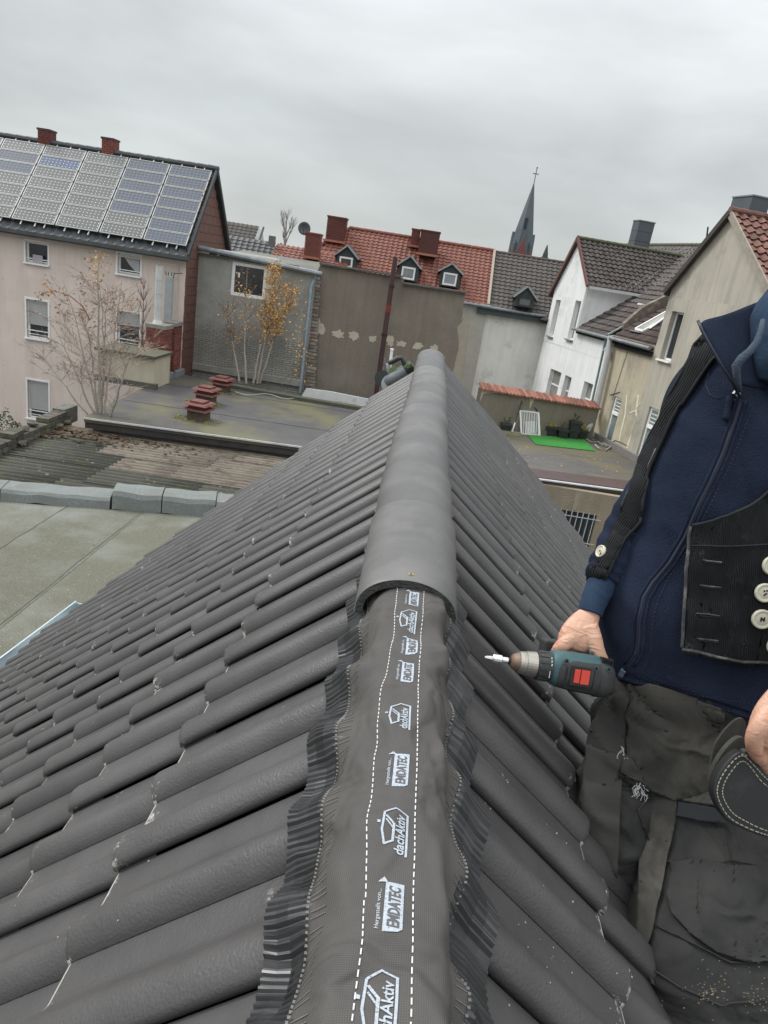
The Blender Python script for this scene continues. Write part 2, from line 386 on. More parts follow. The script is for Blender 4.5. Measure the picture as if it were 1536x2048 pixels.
def roll(v, Y, extra=0.0):
    """point of the ridge roll, v metres from its middle line across"""
    side = -1 if v < 0 else 1; av = abs(v)
    th = tile_h(side, Y)
    k = smooth01(.045, .115, av)
    rid = Vector((v*.96 + CLX, Y, -.007 - .25*max(0, av-.028) - av*av*1.6))
    lie = SP(side, max(0, av*.98-.0), Y, th*.9*k + .006 - .012)
    p = rid.lerp(lie, k)
    wr = (.011*wnoise((v*9, Y*6, 0), 1, 1) + .010*wnoise((v*16-Y*6, Y*10, 7), 1, 3))*smooth01(RF+.12, RF-.1, Y) + .007*smooth01(RF+.12, RF-.1, Y)*wnoise((v*22+Y*9, Y*16, 2), 1, 2)
    # loose folds running obliquely
    fo = math.sin((Y*1.0+v*1.3)*30 + 3*wnoise((v*5, Y*5, 5)))
    wr += .0068*smooth01(RF+.1, RF-.1, Y)*max(0, fo)**2*smooth01(.02, .06, av)
    # upper length of cloth laid over the lower one
    if Y < 1.035 + .12*v + .006*wnoise((v*20, 0, 9)): wr += .0016
    n = Vector((0 if av < .03 else side*.5, 0, 1)).normalized()
    return p + n*(wr*(1-.3*k) + extra)
def clw(side, Y): return (.104 - .014*(1-smooth01(.4, .7, Y)) if side < 0 else .120 - .012*smooth01(.7, .95, Y)) + .010*wnoise((Y*3, side*5, 3)) - .18*tile_h(side, Y)
Ys = []; y = .18
while y < RF+.27: Ys.append(y); y += .0075
nv = 44; V = []; F = []
for Y in Ys:
    a, b_ = -clw(-1, Y), clw(1, Y)
    for j in range(nv+1):
        v = a + (b_-a)*j/nv; V.append(roll(v, Y))
for i in range(len(Ys)-1):
    for j in range(nv):
        k = i*(nv+1)+j; F.append((k, k+1, k+nv+2, k+nv+1))
rr = obj('ridge_roll', V, F, cloth_m, house, smooth=True); sm = rr.modifiers.new('t', 'SOLIDIFY'); sm.thickness = .0012; sm.offset = -1
# frayed pale cloth hems
hem_m = mat('cloth_hem', (.19, .18, .165), (.12, .115, .105), rough=.9, scale=40)
for side in (-1, 1):
    V = []; F = []; hs = [.0, .5, 1.0]
    YP = []; y = .18
    while y < RF+.25: YP.append(y); y += .0022
    for i, Y in enumerate(YP):
        w0 = clw(side, Y) - .010
        pl = (1 if (i//2) % 2 else 0)
        fray = .0035*((i*7919) % 5 - 2)/2
        for q, ext in ((0, 0), (1, .085)):
            pass
        wid = (.066 if side < 0 else .080) + .006*wnoise((Y*5, side, 8))
        for m_ in range(5):
            vv = side*(w0 + wid*m_/4)
            p = roll(vv, Y, -.003 + (.0030 + .0022*wnoise((i*.37, side*3, 0)))*(pl)*(1 if m_ else .4) )
            p.y += .010*m_/4*(1 if side < 0 else -1) + .004*wnoise((Y*9, m_, 4))
            V.append(p)
    for i in range(len(YP)-1):
        for m_ in range(4):
            k = i*5+m_; F.append((k, k+1, k+6, k+5))
    o = obj('pleated_skirt', V, F, foil_m, rr); fixn(o)
    sm = o.modifiers.new('t', 'SOLIDIFY'); sm.thickness = .0007
    # serrated crimp ridges on the hem
    mb = MB(); i = 0; y = .19
    while y < RF+.24:
        w0 = clw(side, y)
        if i % 3 != 1:
            a = roll(side*(w0-.019), y, .0008); c_ = roll(side*(w0-.003), y, .0008); mb.bar(a, c_, .0007, .0006)
        y += .0062 + .004*abs(wnoise((y*30, side, 0))); i += 1
    mb.obj('hem_crease', hem_m, rr, kind='stuff')
    # scalloped edge teeth
    mb = MB(); y = .19
    while y < RF+.24:
        w0 = clw(side, y); a = roll(side*(w0+.0005), y, .0007); mb.box(a, (.0032, .0030, .0012)); y += .0062
    mb.obj('hem_teeth', mat('hem_tooth', (.17, .165, .155), rough=.9), rr, kind='stuff')
for side in (-1, 1):      # the skirt goes on under the laid ridge tiles
    V = []; F = []; n_ = 0; y = RF+.2
    while y < 5.0:
        for m_ in range(5): V.append(roll(side*(.085+.062*m_/4), y, -.001+.0015*(n_ % 2)))
        y += .011; n_ += 1
    for i in range(n_-1):
        for m_ in range(4): k = i*5+m_; F.append((k, k+1, k+6, k+5))
    fixn(obj('pleated_skirt', V, F, foil_m, rr))
# ---- print on the cloth
print_m = mat('pale_print', (.38, .43, .48), (.31, .35, .40), rough=.7, scale=300, detail=1, fleck=((.14, .14, .14), 700, .6))
ink_m = mat('dark_print', (.085, .085, .088), rough=.8)
def put_print(name, V2, F2, m, extra, vc, Yc, rot=True):
    """V2: points (x along reading direction, y up of the letters) in metres; reading direction runs up the ridge"""
    bm = bmesh.new(); vsx = [bm.verts.new((a, b_, 0)) for a, b_ in V2]
    for f in F2:
        try: bm.faces.new([vsx[i] for i in f])
        except ValueError: pass
    bmesh.ops.triangulate(bm, faces=bm.faces)
    for _ in range(4):
        es = [e_ for e_ in bm.edges if e_.calc_length() > .005]
        if not es: break
        bmesh.ops.subdivide_edges(bm, edges=es, cuts=1)
        bmesh.ops.triangulate(bm, faces=bm.faces)
    V = [roll(vc - v.co.y*1.04, Yc + v.co.x*.71, extra) for v in bm.verts]; bm.verts.index_update()
    F = [tuple(v.index for v in f.verts) for f in bm.faces]; bm.free()
    o = obj(name, V, F, m, rr); return o
def text2d(txt, size, shear=0.0, bold=0.0, sx_=1.0):
    cu_ = bpy.data.curves.new('t', 'FONT'); cu_.body = txt; cu_.size = size; cu_.shear = shear; cu_.offset = bold; cu_.resolution_u = 3
    o = bpy.data.objects.new('t', cu_); COL.objects.link(o); bpy.context.view_layer.update()
    dg = bpy.context.evaluated_depsgraph_get(); me = o.evaluated_get(dg).to_mesh()
    V = [(v.co.x*sx_, v.co.y) for v in me.vertices]; F = [tuple(p.vertices) for p in me.polygons]
    o.evaluated_get(dg).to_mesh_clear(); bpy.data.objects.remove(o); return V, F
def poly_line(pts, w):
    V = []; F = []
    for (x0, y0), (x1, y1) in zip(pts, pts[1:]):
        d = math.hypot(x1-x0, y1-y0); nx, ny = -(y1-y0)/d*w/2, (x1-x0)/d*w/2; ex, ey = (x1-x0)/d*w*.35, (y1-y0)/d*w*.35
        k = len(V); V += [(x0-ex+nx, y0-ey+ny), (x0-ex-nx, y0-ey-ny), (x1+ex-nx, y1+ey-ny), (x1+ex+nx, y1+ey+ny)]; F.append((k, k+1, k+2, k+3))
    return V, F
def fit(VF, x0, x1, y0, y1):
    V, F = VF; a = min(v[0] for v in V); b_ = max(v[0] for v in V); c = min(v[1] for v in V); d = max(v[1] for v in V)
    return [(x0+(x-a)/(b_-a)*(x1-x0), y0+(y-c)/(d-c)*(y1-y0)) for x, y in V], F
T_em = text2d('EMDATEC', .02, .25, .0006); T_her = text2d('Hergestellt von...', .01, .15, .0001); T_da = text2d('dachAktiv', .02, .2, .0004)
def maker_mark(Yc, vc=.0):
    Lh = .040
    # box with cut corner, letters' up = towards the left
    bx = [(-Lh, -.006), (-Lh+.004, -.0105), (Lh, -.0105), (Lh, .0085), (-Lh, .0085)]
    put_print('print_box', bx, [(0, 1, 2, 3, 4)], print_m, .0009, vc, Yc)
    put_print('lettering', *fit(T_em, -Lh+.005, Lh-.006, -.0075, .0050), ink_m, .0013, vc, Yc)
    put_print('lettering', *fit(T_her, -Lh+.004, Lh-.012, .0110, .0165), print_m, .0009, vc, Yc)
    put_print('print_arrow', [(Lh, .0065), (Lh+.0085, .0105), (Lh, .0165)], [(0, 1, 2)], print_m, .0009, vc, Yc)
def house_mark(Yc, vc=.0):
    # open outline of a roof and wall, drawn lying on its side
    V, F = poly_line([(-.046, -.012), (.040, -.012), (.049, .002), (.034, .015), (-.004, .0165), (-.028, .0125)], .0026)
    put_print('print_outline', V, F, print_m, .0009, vc, Yc)
    V, F = poly_line([(-.028, .0125), (-.021, .0035), (.012, .0035), (.026, .0125)], .0030)
    put_print('print_outline', V, F, print_m, .0009, vc, Yc)
    V, F = poly_line([(.002, .0035), (.018, .0125)], .0022)
    put_print('print_outline', V, F, print_m, .0009, vc, Yc)
    put_print('lettering', *fit(T_da, -.044, .036, -.0095, .0015), print_m, .0009, vc, Yc)
    put_print('print_dot', [(.008, .0190), (.0135, .0190), (.0135, .0225), (.008, .0225)], [(0, 1, 2, 3)], print_m, .0009, vc, Yc)
for px, py in ((785, 1815), (800, 1540), (814, 1340), (823, 1288), (827, 1196)):
    P = atZ(px, py, -.005); maker_mark(P.y, P.x-CLX)
for px, py in ((762, 2020), (792, 1665), (802, 1432), (818, 1238)):
    P = atZ(px, py, -.005); house_mark(P.y, P.x-CLX)
# stitched dashes on both sides of the print
stitch_m = mat('white_dash', (.62, .63, .62), rough=.8)
for path in (((700, 2048), (722, 1880), (737, 1640), (748, 1500), (758, 1400), (775, 1330), (787, 1260), (793, 1190)), ((822, 2048), (826, 1880), (833, 1600), (836, 1450), (838, 1350), (843, 1280), (848, 1200))):
    pts = [atZ(x, y_, -.005) for x, y_ in path]; mb = MB()
    yy = .32; 
    def xat(Y):
        if Y <= pts[0].y: return pts[0].x
        for p, q in zip(pts, pts[1:]):
            if p.y <= Y <= q.y: return p.x + (q.x-p.x)*(Y-p.y)/(q.y-p.y)
        return pts[-1].x
    while yy < RF+.1:
        a = roll(xat(yy)-CLX, yy, .0008); c_ = roll(xat(yy+.006)-CLX, yy+.006, .0008); mb.bar(a, c_, .0013, .0008); yy += .0098
    mb.obj('stitching', stitch_m, rr, kind='stuff')
crumb = mat('mortar_crumb', (.5, .5, .48), (.35, .35, .33), scale=50, rough=1)
mb = MB()
for side, s0_, s1_, y0_, y1_, n_ in ((1, .22, .55, .45, .95, 60), (1, .3, .9, 1.2, 3.2, 25), (-1, .2, 1.2, .6, 2.6, 45)):
    for i in range(n_):
        s = random.uniform(s0_, s1_); Y = random.uniform(y0_, y1_); k = ((s-S0) % TG)/TG
        hh = hprof((Y-(RY0 if side > 0 else LY0)) % TW); p = SP(side, s, Y, hh-TT*(1-k)+.001); z_ = random.uniform(.0004, .0011)
        mb.box(p, (z_*2, z_*1.6, z_), (Vector((0, 1, 0)), SP(side, 1, 0)-SP(side, 0, 0), SP(side, 0, 0, 1)))
mb.obj('mortar_crumbs', crumb, house, kind='stuff')
# ---- zinc gutter at the left eave
zinc = mat('new_zinc', (.55, .62, .64), (.45, .53, .56), rough=.35, metal=.6, scale=3)
A = atZ(152, 1207, -2.6); B = atZ(-40, 1352, -2.6); d = (B-A).normalized(); B = A + d*4.2
mb = MB(); sdv = Vector((-d.y, d.x, 0)) ; sdv = sdv if sdv.x > 0 else -sdv
mb.bar(A, B, .012, .05); mb.bar(A+sdv*.13-Vector((0, 0, .07)), B+sdv*.13-Vector((0, 0, .07)), .27, .006); mb.bar(A-Vector((0, 0, .04)), B-Vector((0, 0, .04)), .004, .09); mb.bar(A+sdv*.001, A+sdv*.27, .008, .02); mb.bar(A+sdv*.001-Vector((0, 0, .04)), A+sdv*.27-Vector((0, 0, .04)), .004, .09)
mb.obj('gutter', zinc, house)
# ================================================================== SETTING AND NEIGHBOURS
asph = mat('courtyard_ground', (.09, .088, .08), (.06, .06, .055), scale=2, bump=.1)
g = MB().add([(-400, -200, -7.6), (400, -200, -7.6), (400, 900, -7.6), (-400, 900, -7.6)], [(0, 1, 2, 3)]).obj('ground', asph, kind='structure')
white_p = mat('white_frame', (.82, .83, .82), (.74, .75, .74), rough=.5)
glass_d = glass('window_glass', (.035, .042, .05), .1)
glass_l = glass('curtained_glass', (.30, .33, .35), .12)
shut_m = mat('roller_shutter', (.42, .42, .42), (.36, .36, .36), scale=3, rough=.6)
zincd = mat('weathered_zinc', (.25, .28, .29), (.15, .17, .18), rough=.5, metal=.3, scale=5)
moss = (.11, .115, .045)
ZV = Vector((0, 0, 1))

def wall(name, parent, O, U, w, h, holes, m, depth=.16, back=None, reveal=None, V=ZV):
    """wall sheet with real openings; O lower corner, U along, back = direction into the wall"""
    O = Vector(O); U = Vector(U).normalized(); B = back.normalized()*depth
    xs = sorted({0, w}|{q[0] for q in holes}|{q[2] for q in holes}); ys = sorted({0, h}|{q[1] for q in holes}|{q[3] for q in holes})
    mb = MB()
    for a, b_ in zip(xs, xs[1:]):
        for c, d in zip(ys, ys[1:]):
            mx_, my_ = (a+b_)/2, (c+d)/2
            if any(q[0] < mx_ < q[2] and q[1] < my_ < q[3] for q in holes): continue
            mb.add([O+U*a+V*c, O+U*b_+V*c, O+U*b_+V*d, O+U*a+V*d], [(0, 1, 2, 3)])
    for q in holes:
        c = [O+U*q[0]+V*q[1], O+U*q[2]+V*q[1], O+U*q[2]+V*q[3], O+U*q[0]+V*q[3]]
        for i in range(4):
            mb.add([c[i], c[(i+1) % 4], c[(i+1) % 4]+B, c[i]+B], [(0, 1, 2, 3)])
    # outer faces of the wall's other side close the solid
    mb.add([O+B*1.3, O+U*w+B*1.3, O+U*w+V*h+B*1.3, O+V*h+B*1.3], [(3, 2, 1, 0)])
    mb.add([O, O+V*h, O+V*h+B*1.3, O+B*1.3], [(0, 1, 2, 3)]); mb.add([O+U*w, O+U*w+V*h, O+U*w+V*h+B*1.3, O+U*w+B*1.3], [(3, 2, 1, 0)])
    mb.add([O+V*h, O+U*w+V*h, O+U*w+V*h+B*1.3, O+V*h+B*1.3], [(0, 1, 2, 3)])
    return fixn(mb.obj(name, m, parent))
def window(parent, O, U, back, w, h, inset=.09, fr=.055, shutter=0, rail=False, sill=True, trim=0, g_=None, mull=0, transom=0, fm=None, trimm=None, name='window'):
    """O lower corner of the opening on the wall face"""
    O = Vector(O); U = Vector(U).normalized(); B = back.normalized(); V = ZV; fm = fm or white_p
    P = lambda u, v, d: O + U*u + V*v + B*d
    mb = MB(); ax = (U, B, V)
    def bx(u0, v0, u1, v1, d0, d1): mb.box(P((u0+u1)/2, (v0+v1)/2, (d0+d1)/2), (u1-u0, d1-d0, v1-v0), ax)
    bx(0, 0, fr, h, inset, inset+.05); bx(w-fr, 0, w, h, inset, inset+.05); bx(fr, 0, w-fr, fr, inset, inset+.05); bx(fr, h-fr, w-fr, h, inset, inset+.05)
    if mull: bx(w/2-.03, fr, w/2+.03, h-fr, inset-.002, inset+.048)
    if transom: bx(fr, h*transom-.03, w-fr, h*transom+.03, inset-.003, inset+.047)
    f = mb.obj(name, fm, parent)
    MB().box(P(w/2, h/2, inset+.035), (w-fr*1.6, .008, h-fr*1.6), ax).obj('pane', g_ or glass_d, f)
    if shutter:
        mb = MB(); y1 = h-fr; y0 = h-(h-fr)*shutter; n = max(3, int((y1-y0)/.07))
        for i in range(n):
            a = y0+(y1-y0)*i/n; mb.box(P(w/2, a+(y1-y0)/n/2, inset-.012), (w-fr*1.2, .014, (y1-y0)/n-.008), ax)
        mb.box(P(w/2, (y0+y1)/2, inset-.003), (w-fr*1.2, .006, y1-y0), ax)
        mb.obj('roller_shutter', shut_m, f)
    if rail: MB().box(P(w/2, h*.2, .03), (w, .02, .03), ax).box(P(w/2, h*.10, .03), (w, .02, .02), ax).obj('guard_rail', white_p, f)
    if sill: MB().box(P(w/2, -.03, -.02), (w+.12, .16, .05), ax).obj('sill', trimm or white_p, f)
    if trim:
        mb = MB(); d0, d1 = -.022, .012
        def tx(u0, v0, u1, v1): mb.box(P((u0+u1)/2, (v0+v1)/2, (d0+d1)/2), (u1-u0, d1-d0, v1-v0), ax)
        tx(-trim, -trim*.3, 0, h); tx(w, -trim*.3, w+trim, h); tx(-trim, h, w+trim, h+trim)
        mb.obj('surround', trimm or white_p, f)
    return f
def tilefield(name, parent, O, U, V, nu, nv, tu, tv, m, amp=.03, lift=.03, keep=None, seg=4, single=False, phase='pan', jit=0.0, kind=None, limit=9999):
    """roof of rows of pantiles. O eave corner, U unit along the eave, V unit up the slope"""
    O = Vector(O); U = Vector(U).normalized(); V = Vector(V).normalized(); Nn = U.cross(V)
    if Nn.z < 0: Nn = -Nn
    mb = MB(); cnt = 0
    def wave(a):   # 0..1 over a tile
        if phase == 'pan': return max(0, math.sin(2*math.pi*a))**.8 - .45*max(0, -math.sin(2*math.pi*a))
        if phase == 'roman': return abs(math.sin(2*math.pi*a))**.8
        return 0
    base = None
    for j in range(nv):
        for i in range(nu):
            if keep and not keep((i+.5)*tu, (j+.5)*tv): continue
            dl = random.uniform(-jit, jit)
            def tile(mbx, o, l):
                Vt = []
                for r_, (vv, nn) in enumerate(((0, lift-.02), (0, lift), (tv*1.12, 0))):
                    for s_ in range(seg+1):
                        a = s_/seg; Vt.append(o + U*(a*tu) + V*vv + Nn*(nn + amp*wave(a) + l))
                n = seg+1
                mbx.add(Vt, [(r_*n+q, r_*n+q+1, (r_+1)*n+q+1, (r_+1)*n+q) for r_ in (0, 1) for q in range(seg)])
            o = O + U*(i*tu) + V*(j*tv)
            if single and cnt < limit:
                if base is None:
                    t_ = MB(); tile(t_, Vector((0, 0, 0)), 0)
                    base = bpy.data.meshes.new(name); base.from_pydata([tuple(v) for v in t_.V], [], t_.F); base.materials.append(m)
                q = bpy.data.objects.new(name, base); place(q, parent, o + Nn*dl); cnt += 1
            else: tile(mb, o, dl)
    if mb.V: return mb.obj(name if not single else name+'_field', m, parent, smooth=False, kind=kind or ('stuff' if single else None))
def ridge_caps(parent, A, B, m, r=.12, step=.4, name='ridge_cap'):
    A, B = Vector(A), Vector(B); n = max(1, int((B-A).length/step)); mb = MB(); d = (B-A)/n
    for i in range(n):
        a = A+d*i; mb.tube([a, a+d*1.02], [r, r*.86], 8)
    return mb.obj(name, m, parent, kind='stuff')
def brick_stack(parent, c, wx, wy, z0, z1, bm_, mm_, rows, nx, ny, rot=0, name='brick', singles=True):
    """chimney shaft of separate bricks round a mortar core"""
    c = Vector(c); h = (z1-z0)/rows; M = Matrix.Rotation(rot, 3, 'Z'); X, Y = M @ Vector((1, 0, 0)), M @ Vector((0, 1, 0)); ax = (X, Y, ZV)
    MB().box((c.x, c.y, (z0+z1)/2), (wx-.02, wy-.02, z1-z0), ax).obj('mortar_core', mm_, parent)
    jb = MB()
    for r_ in range(rows):
        z = z0+h*(r_+.5); sh = .5 if r_ % 2 else 0
        for (n, wid, dep, A, Bd) in ((nx, wx, wy, X, -Y), (ny, wy, wx, Y, X), (nx, wx, wy, X, Y), (ny, wy, wx, Y, -X)):
            if not singles and Bd.dot(Y) > .5: continue
            L0 = wid/n; u = -wid/2 - (sh*L0 if sh else 0)
            while u < wid/2-.01:
                a, b_ = max(u, -wid/2), min(u+L0, wid/2); u += L0
                if b_-a < .04: continue
                p = Vector((c.x, c.y, z)) + A*((a+b_)/2) + Bd*(dep/2-.012); size = (b_-a-.012, .03, h-.014)
                a3 = (A, Bd, ZV); tgt = jb
                if singles and Bd.dot(fw) < 0: MB().box(p, size, a3).obj(name, bm_, parent)
                else: tgt.box(p, size, a3)
    if jb.V: jb.obj(name+'_rows', bm_, parent, kind='stuff')

# ------------------------------------------------------------------ left apartment house with solar panels
pink = mat('pink_render', (.70, .60, .535), (.62, .53, .475), scale=1.2, streak=.28, streakc=(.30, .26, .23), bump=.15, bscale=30, fleck=((.42, .38, .33), 6, .7))
darktile = mat('anthracite_tile', (.045, .05, .055), (.03, .033, .037), rough=.55, scale=6)
clad = mat('red_brown_cladding', (.155, .075, .06), (.12, .06, .05), scale=5, rough=.75)
brickr = mat('red_brick', (.22, .065, .05), (.13, .042, .035), scale=6, rough=.9, rvar=.3, bump=.3, bscale=60)
mortar = mat('mortar', (.25, .22, .19), (.16, .14, .12), scale=20)
ap = thing('solar_house', 'pale pink rendered apartment house with solar panels covering its tiled roof', 'building', (-14, 26, -7.6))
HX, HY, HZ = -8.46, 24.0, -.02
RY_, RZ_ = 26.25, 2.78; BY_ = 28.6
hole = []
wins = [((50, 480), (98.4, 538), 0, True), ((233.8, 504), (281, 560.6), 0, True), ((52.5, 596), (100, 688), .68, True), ((232.8, 619), (279, 704), .42, True), ((54.7, 757.5), (101, 848), .80, True)]
WX0 = -26.0
wd = []
for (x0, y0), (x1, y1), sh, rl in wins:
    a = atY(x0, y0, HY); b_ = atY(x1, y1, HY); c = atY(x0, y1-(x1-x0)*.13, HY)
    u0 = min(a.x, c.x)-WX0+.04; w_ = (b_.x-a.x)-.06; z1 = a.z-.02; z0 = b_.z+.12
    wd.append((u0, z0+7.6, u0+w_, z1+7.6, sh)); hole.append(wd[-1][:4])
for dz in (0, ):   # further windows of the same front outside the picture
    for xx in (-18.2, -22.0):
        for k in (0, 2, 4): q = wd[k]; hole.append((xx-WX0, q[1], xx-WX0+q[2]-q[0], q[3]))
wall('front_wall', ap, (WX0, HY, -7.6), (1, 0, 0), HX-WX0, 7.6+HZ, hole, pink, back=Vector((0, 1, 0)))
for i, (u0, v0, u1, v1, sh) in enumerate(wd):
    f = window(ap, (WX0+u0, HY, -7.6+v0), (1, 0, 0), Vector((0, 1, 0)), u1-u0, v1-v0, shutter=sh, rail=True, trim=.06)
    if i == 1:   # gathered curtain
        q = u1-u0; hh = v1-v0; o_ = Vector((WX0+u0, HY+.105, -7.6+v0))
        MB().prism([o_+Vector((.14, 0, hh-.07)), o_+Vector((q-.08, 0, hh-.07)), o_+Vector((q-.08, 0, .1)), o_+Vector((q-.2, 0, .12)), o_+Vector((q*.45, 0, hh*.5))], (0, .01, 0)).obj('curtain', mat('net_curtain', (.5, .5, .52)), f)
    if i == 0:
        o_ = Vector((WX0+u0, HY+.02, -7.6+v0)); MB().box(o_+Vector((.4, 0, .14)), (.34, .02, .26)).obj('hanging_cloth', mat('lilac_cloth', (.42, .38, .42)), f)
for xx in (-18.2, -22.0):
    for k in (0, 2, 4): q = wd[k]; window(ap, (xx, HY, -7.6+q[1]), (1, 0, 0), Vector((0, 1, 0)), q[2]-q[0], q[3]-q[1], shutter=q[4], trim=.06)
# side wall of cladding slabs
MB().prism([(HX-.01, HY+.03, -7.6), (HX-.01, BY_, -7.6), (HX-.01, BY_, HZ), (HX-.01, RY_, RZ_-.06), (HX-.01, HY+.03, HZ)], (-.2, 0, 0)).obj('side_wall', mortar, ap)
slabs = 0; zz = -5.0
while zz < RZ_:
    yy = HY+.05 + (.0 if int(round(zz/.3)) % 2 else -.3)
    while yy < BY_:
        top = HZ+(RZ_-HZ)*(1-abs((yy+.3)-RY_)/(RY_-HY if yy+.3 < RY_ else BY_-RY_))
        y0 = max(yy, HY+.02); y1 = min(yy+.6, BY_)
        if y1-y0 > .1 and zz+.28 < top+.02 or zz+.3 < HZ:
            MB().box((HX+.01, (y0+y1)/2, zz+.15), (.03, y1-y0-.015, .285)).obj('cladding_slab', clad, ap)
        yy += .6
    zz += .3
sl = Vector((0, RY_-HY+.35, RZ_-HZ+.14)).normalized(); eave = Vector((WX0-.1, HY-.3, HZ-.12))
SL = math.hypot(RY_-HY+.3, RZ_-HZ+.12)
tilefield('roof_tiles', ap, eave, (1, 0, 0), sl, int((HX-WX0+.3)/.3), 12, .3, SL/12, darktile, amp=.025, seg=4, kind='stuff')
slb = Vector((0, -(BY_-RY_), RZ_-HZ)).normalized()
MB().prism([(WX0, RY_, RZ_), (HX+.18, RY_, RZ_), (HX+.18, BY_+.25, HZ-.25), (WX0, BY_+.25, HZ-.25)], (0, 0, -.1)).obj('rear_roof', darktile, ap)
MB().prism([(HX+.12, HY-.3, HZ-.2), (HX+.12, RY_, RZ_-.06), (HX+.12, BY_+.3, HZ-.3), (HX+.12, BY_+.3, HZ-.12), (HX+.12, RY_, RZ_+.14), (HX+.12, HY-.3, HZ-.02)], (.07, 0, 0)).obj('verge_board', mat('dark_slate_verge', (.03, .035, .04), rough=.6), ap)
ridge_caps(ap, (WX0, RY_, RZ_+.06), (HX+.2, RY_, RZ_+.06), darktile, .11, .36)
mb = MB(); mb.bar((WX0, HY-.36, HZ-.16), (HX+.2, HY-.36, HZ-.16), .14, .12); mb.bar((WX0, HY-.2, HZ-.24), (HX+.2, HY-.2, HZ-.24), .3, .04)
mb.obj('gutter', mat('dark_gutter', (.05, .055, .055), (.08, .085, .085), rough=.6, scale=3), ap)
MB().box((-17, HY-.01, HZ-.42), (17, .05, .05)).obj('cornice_band', pink, ap)
MB().tube([(HX-.25, HY-.08, HZ-.4), (HX-.25, HY-.08, -4.2)], .035).obj('corner_bead', mat('cream_plastic', (.55, .5, .44)), ap)
# solar panels
def pv_mat(name, cell, grid, dot):
    m = mat(name, cell, tuple(c*.8 for c in cell), rough=.22, scale=2, spec=.6)
    t, b, N, L = mnodes(m); base = b.inputs['Base Color'].links[0].from_socket
    uv = N('ShaderNodeTexCoord'); s = N('ShaderNodeSeparateXYZ', {0: uv.outputs['Object']})
    def fr(sock, per):
        a = N('ShaderNodeMath', {0: sock, 1: per}, operation='DIVIDE'); f = N('ShaderNodeMath', {0: a.outputs[0]}, operation='FRACT')
        c = N('ShaderNodeMath', {0: f.outputs[0], 1: .5}, operation='SUBTRACT'); return N('ShaderNodeMath', {0: c.outputs[0]}, operation='ABSOLUTE').outputs[0]
    fx, fy = fr(s.outputs[0], .128), fr(s.outputs[1], .122)
    if dot:
        sm = N('ShaderNodeMath', {0: fx, 1: fy}, operation='ADD'); k = N('ShaderNodeMapRange', {0: sm.outputs[0], 1: .78, 2: .86})
    else:
        sm = N('ShaderNodeMath', {0: fx, 1: fy}, operation='MAXIMUM'); k = N('ShaderNodeMapRange', {0: sm.outputs[0], 1: .40, 2: .49})
    mx = N('ShaderNodeMix', {0: k.outputs[0], 6: base, 7: (*grid, 1)}, data_type='RGBA'); L(mx.outputs[2], b.inputs['Base Color']); return m
pvA = pv_mat('solar_cells_dotted', (.10, .105, .10), (.55, .57, .56), True); pvB = pv_mat('solar_cells_blue', (.05, .062, .09), (.14, .165, .20), False); pvC = pv_mat('solar_cells_bluedot', (.05, .08, .15), (.5, .54, .58), True)
frm = mat('aluminium', (.36, .37, .36), (.29, .30, .29), rough=.45, metal=.3, scale=8)
PWd, rows = 1.44, 7; s_lo, s_hi = SL*.075, SL*.955; PH = (s_hi-s_lo)/rows
nrm = Vector((1, 0, 0)).cross(sl)
lay = ['BBBBBBB', 'AABBBBB', 'AAAAAAA', 'AAAAACA'[::1], 'AAAABBA', 'BAAABAB', 'BBAABBB', 'BBBBBBB', 'ABABBAA', 'AAAAAAA', 'BBBBAAA', 'AAAAAAA']
axp = Matrix(((1, sl.x, nrm.x), (0, sl.y, nrm.y), (0, sl.z, nrm.z)))
pm = {}
for c in range(12):
    x1 = HX + .04 - c*(PWd+.045); x0 = x1-PWd
    if x0 < WX0: break
    for r_ in range(rows):
        k = lay[c][r_]
        if k not in pm:
            fb = MB().box((0, 0, 0), (PWd, PH-.02, .035)).box((0, 0, .0), (.01, .01, .01))
            me = bpy.data.meshes.new('solar_panel'); q = MB()
            q.box((0, -PH/2+.022, 0), (PWd, .022, .04)).box((0, PH/2-.022, 0), (PWd, .022, .04)).box((-PWd/2+.018, 0, 0), (.035, PH-.09, .04)).box((PWd/2-.018, 0, 0), (.035, PH-.09, .04))
            me.from_pydata([tuple(v) for v in q.V], [], q.F); me.materials.append(frm)
            q = MB().box((0, 0, 0), (PWd-.05, PH-.055, .02)); mg = bpy.data.meshes.new('cell_sheet'); mg.from_pydata([tuple(v) for v in q.V], [], q.F); mg.materials.append({'A': pvA, 'B': pvB, 'C': pvC}[k])
            pm[k] = (me, mg)
        ctr = Vector(((x0+x1)/2, eave.y, eave.z)) + sl*(s_lo+PH*(r_+.5)+.03) + nrm*.13
        o = bpy.data.objects.new('solar_panel', pm[k][0]); COL.objects.link(o); o.parent = ap; o.matrix_parent_inverse = Matrix.Translation(-WL[ap.name]); o.matrix_basis = Matrix.Translation(ctr) @ axp.to_4x4()
        g2 = bpy.data.objects.new('cell_sheet', pm[k][1]); COL.objects.link(g2); g2.parent = o
mb = MB()
for c in range(12):
    x1 = HX + .04 - c*(PWd+.045)
    for q in (-.3, -.62, -1.1):
        if x1+q > WX0: mb.bar(Vector((x1+q, eave.y, eave.z))+sl*(s_lo-.12)+nrm*.10, Vector((x1+q, eave.y, eave.z))+sl*(s_hi+.28)+nrm*.10, .04, .03, nrm)
mb.obj('mounting_rail', frm, ap)
mb = MB()
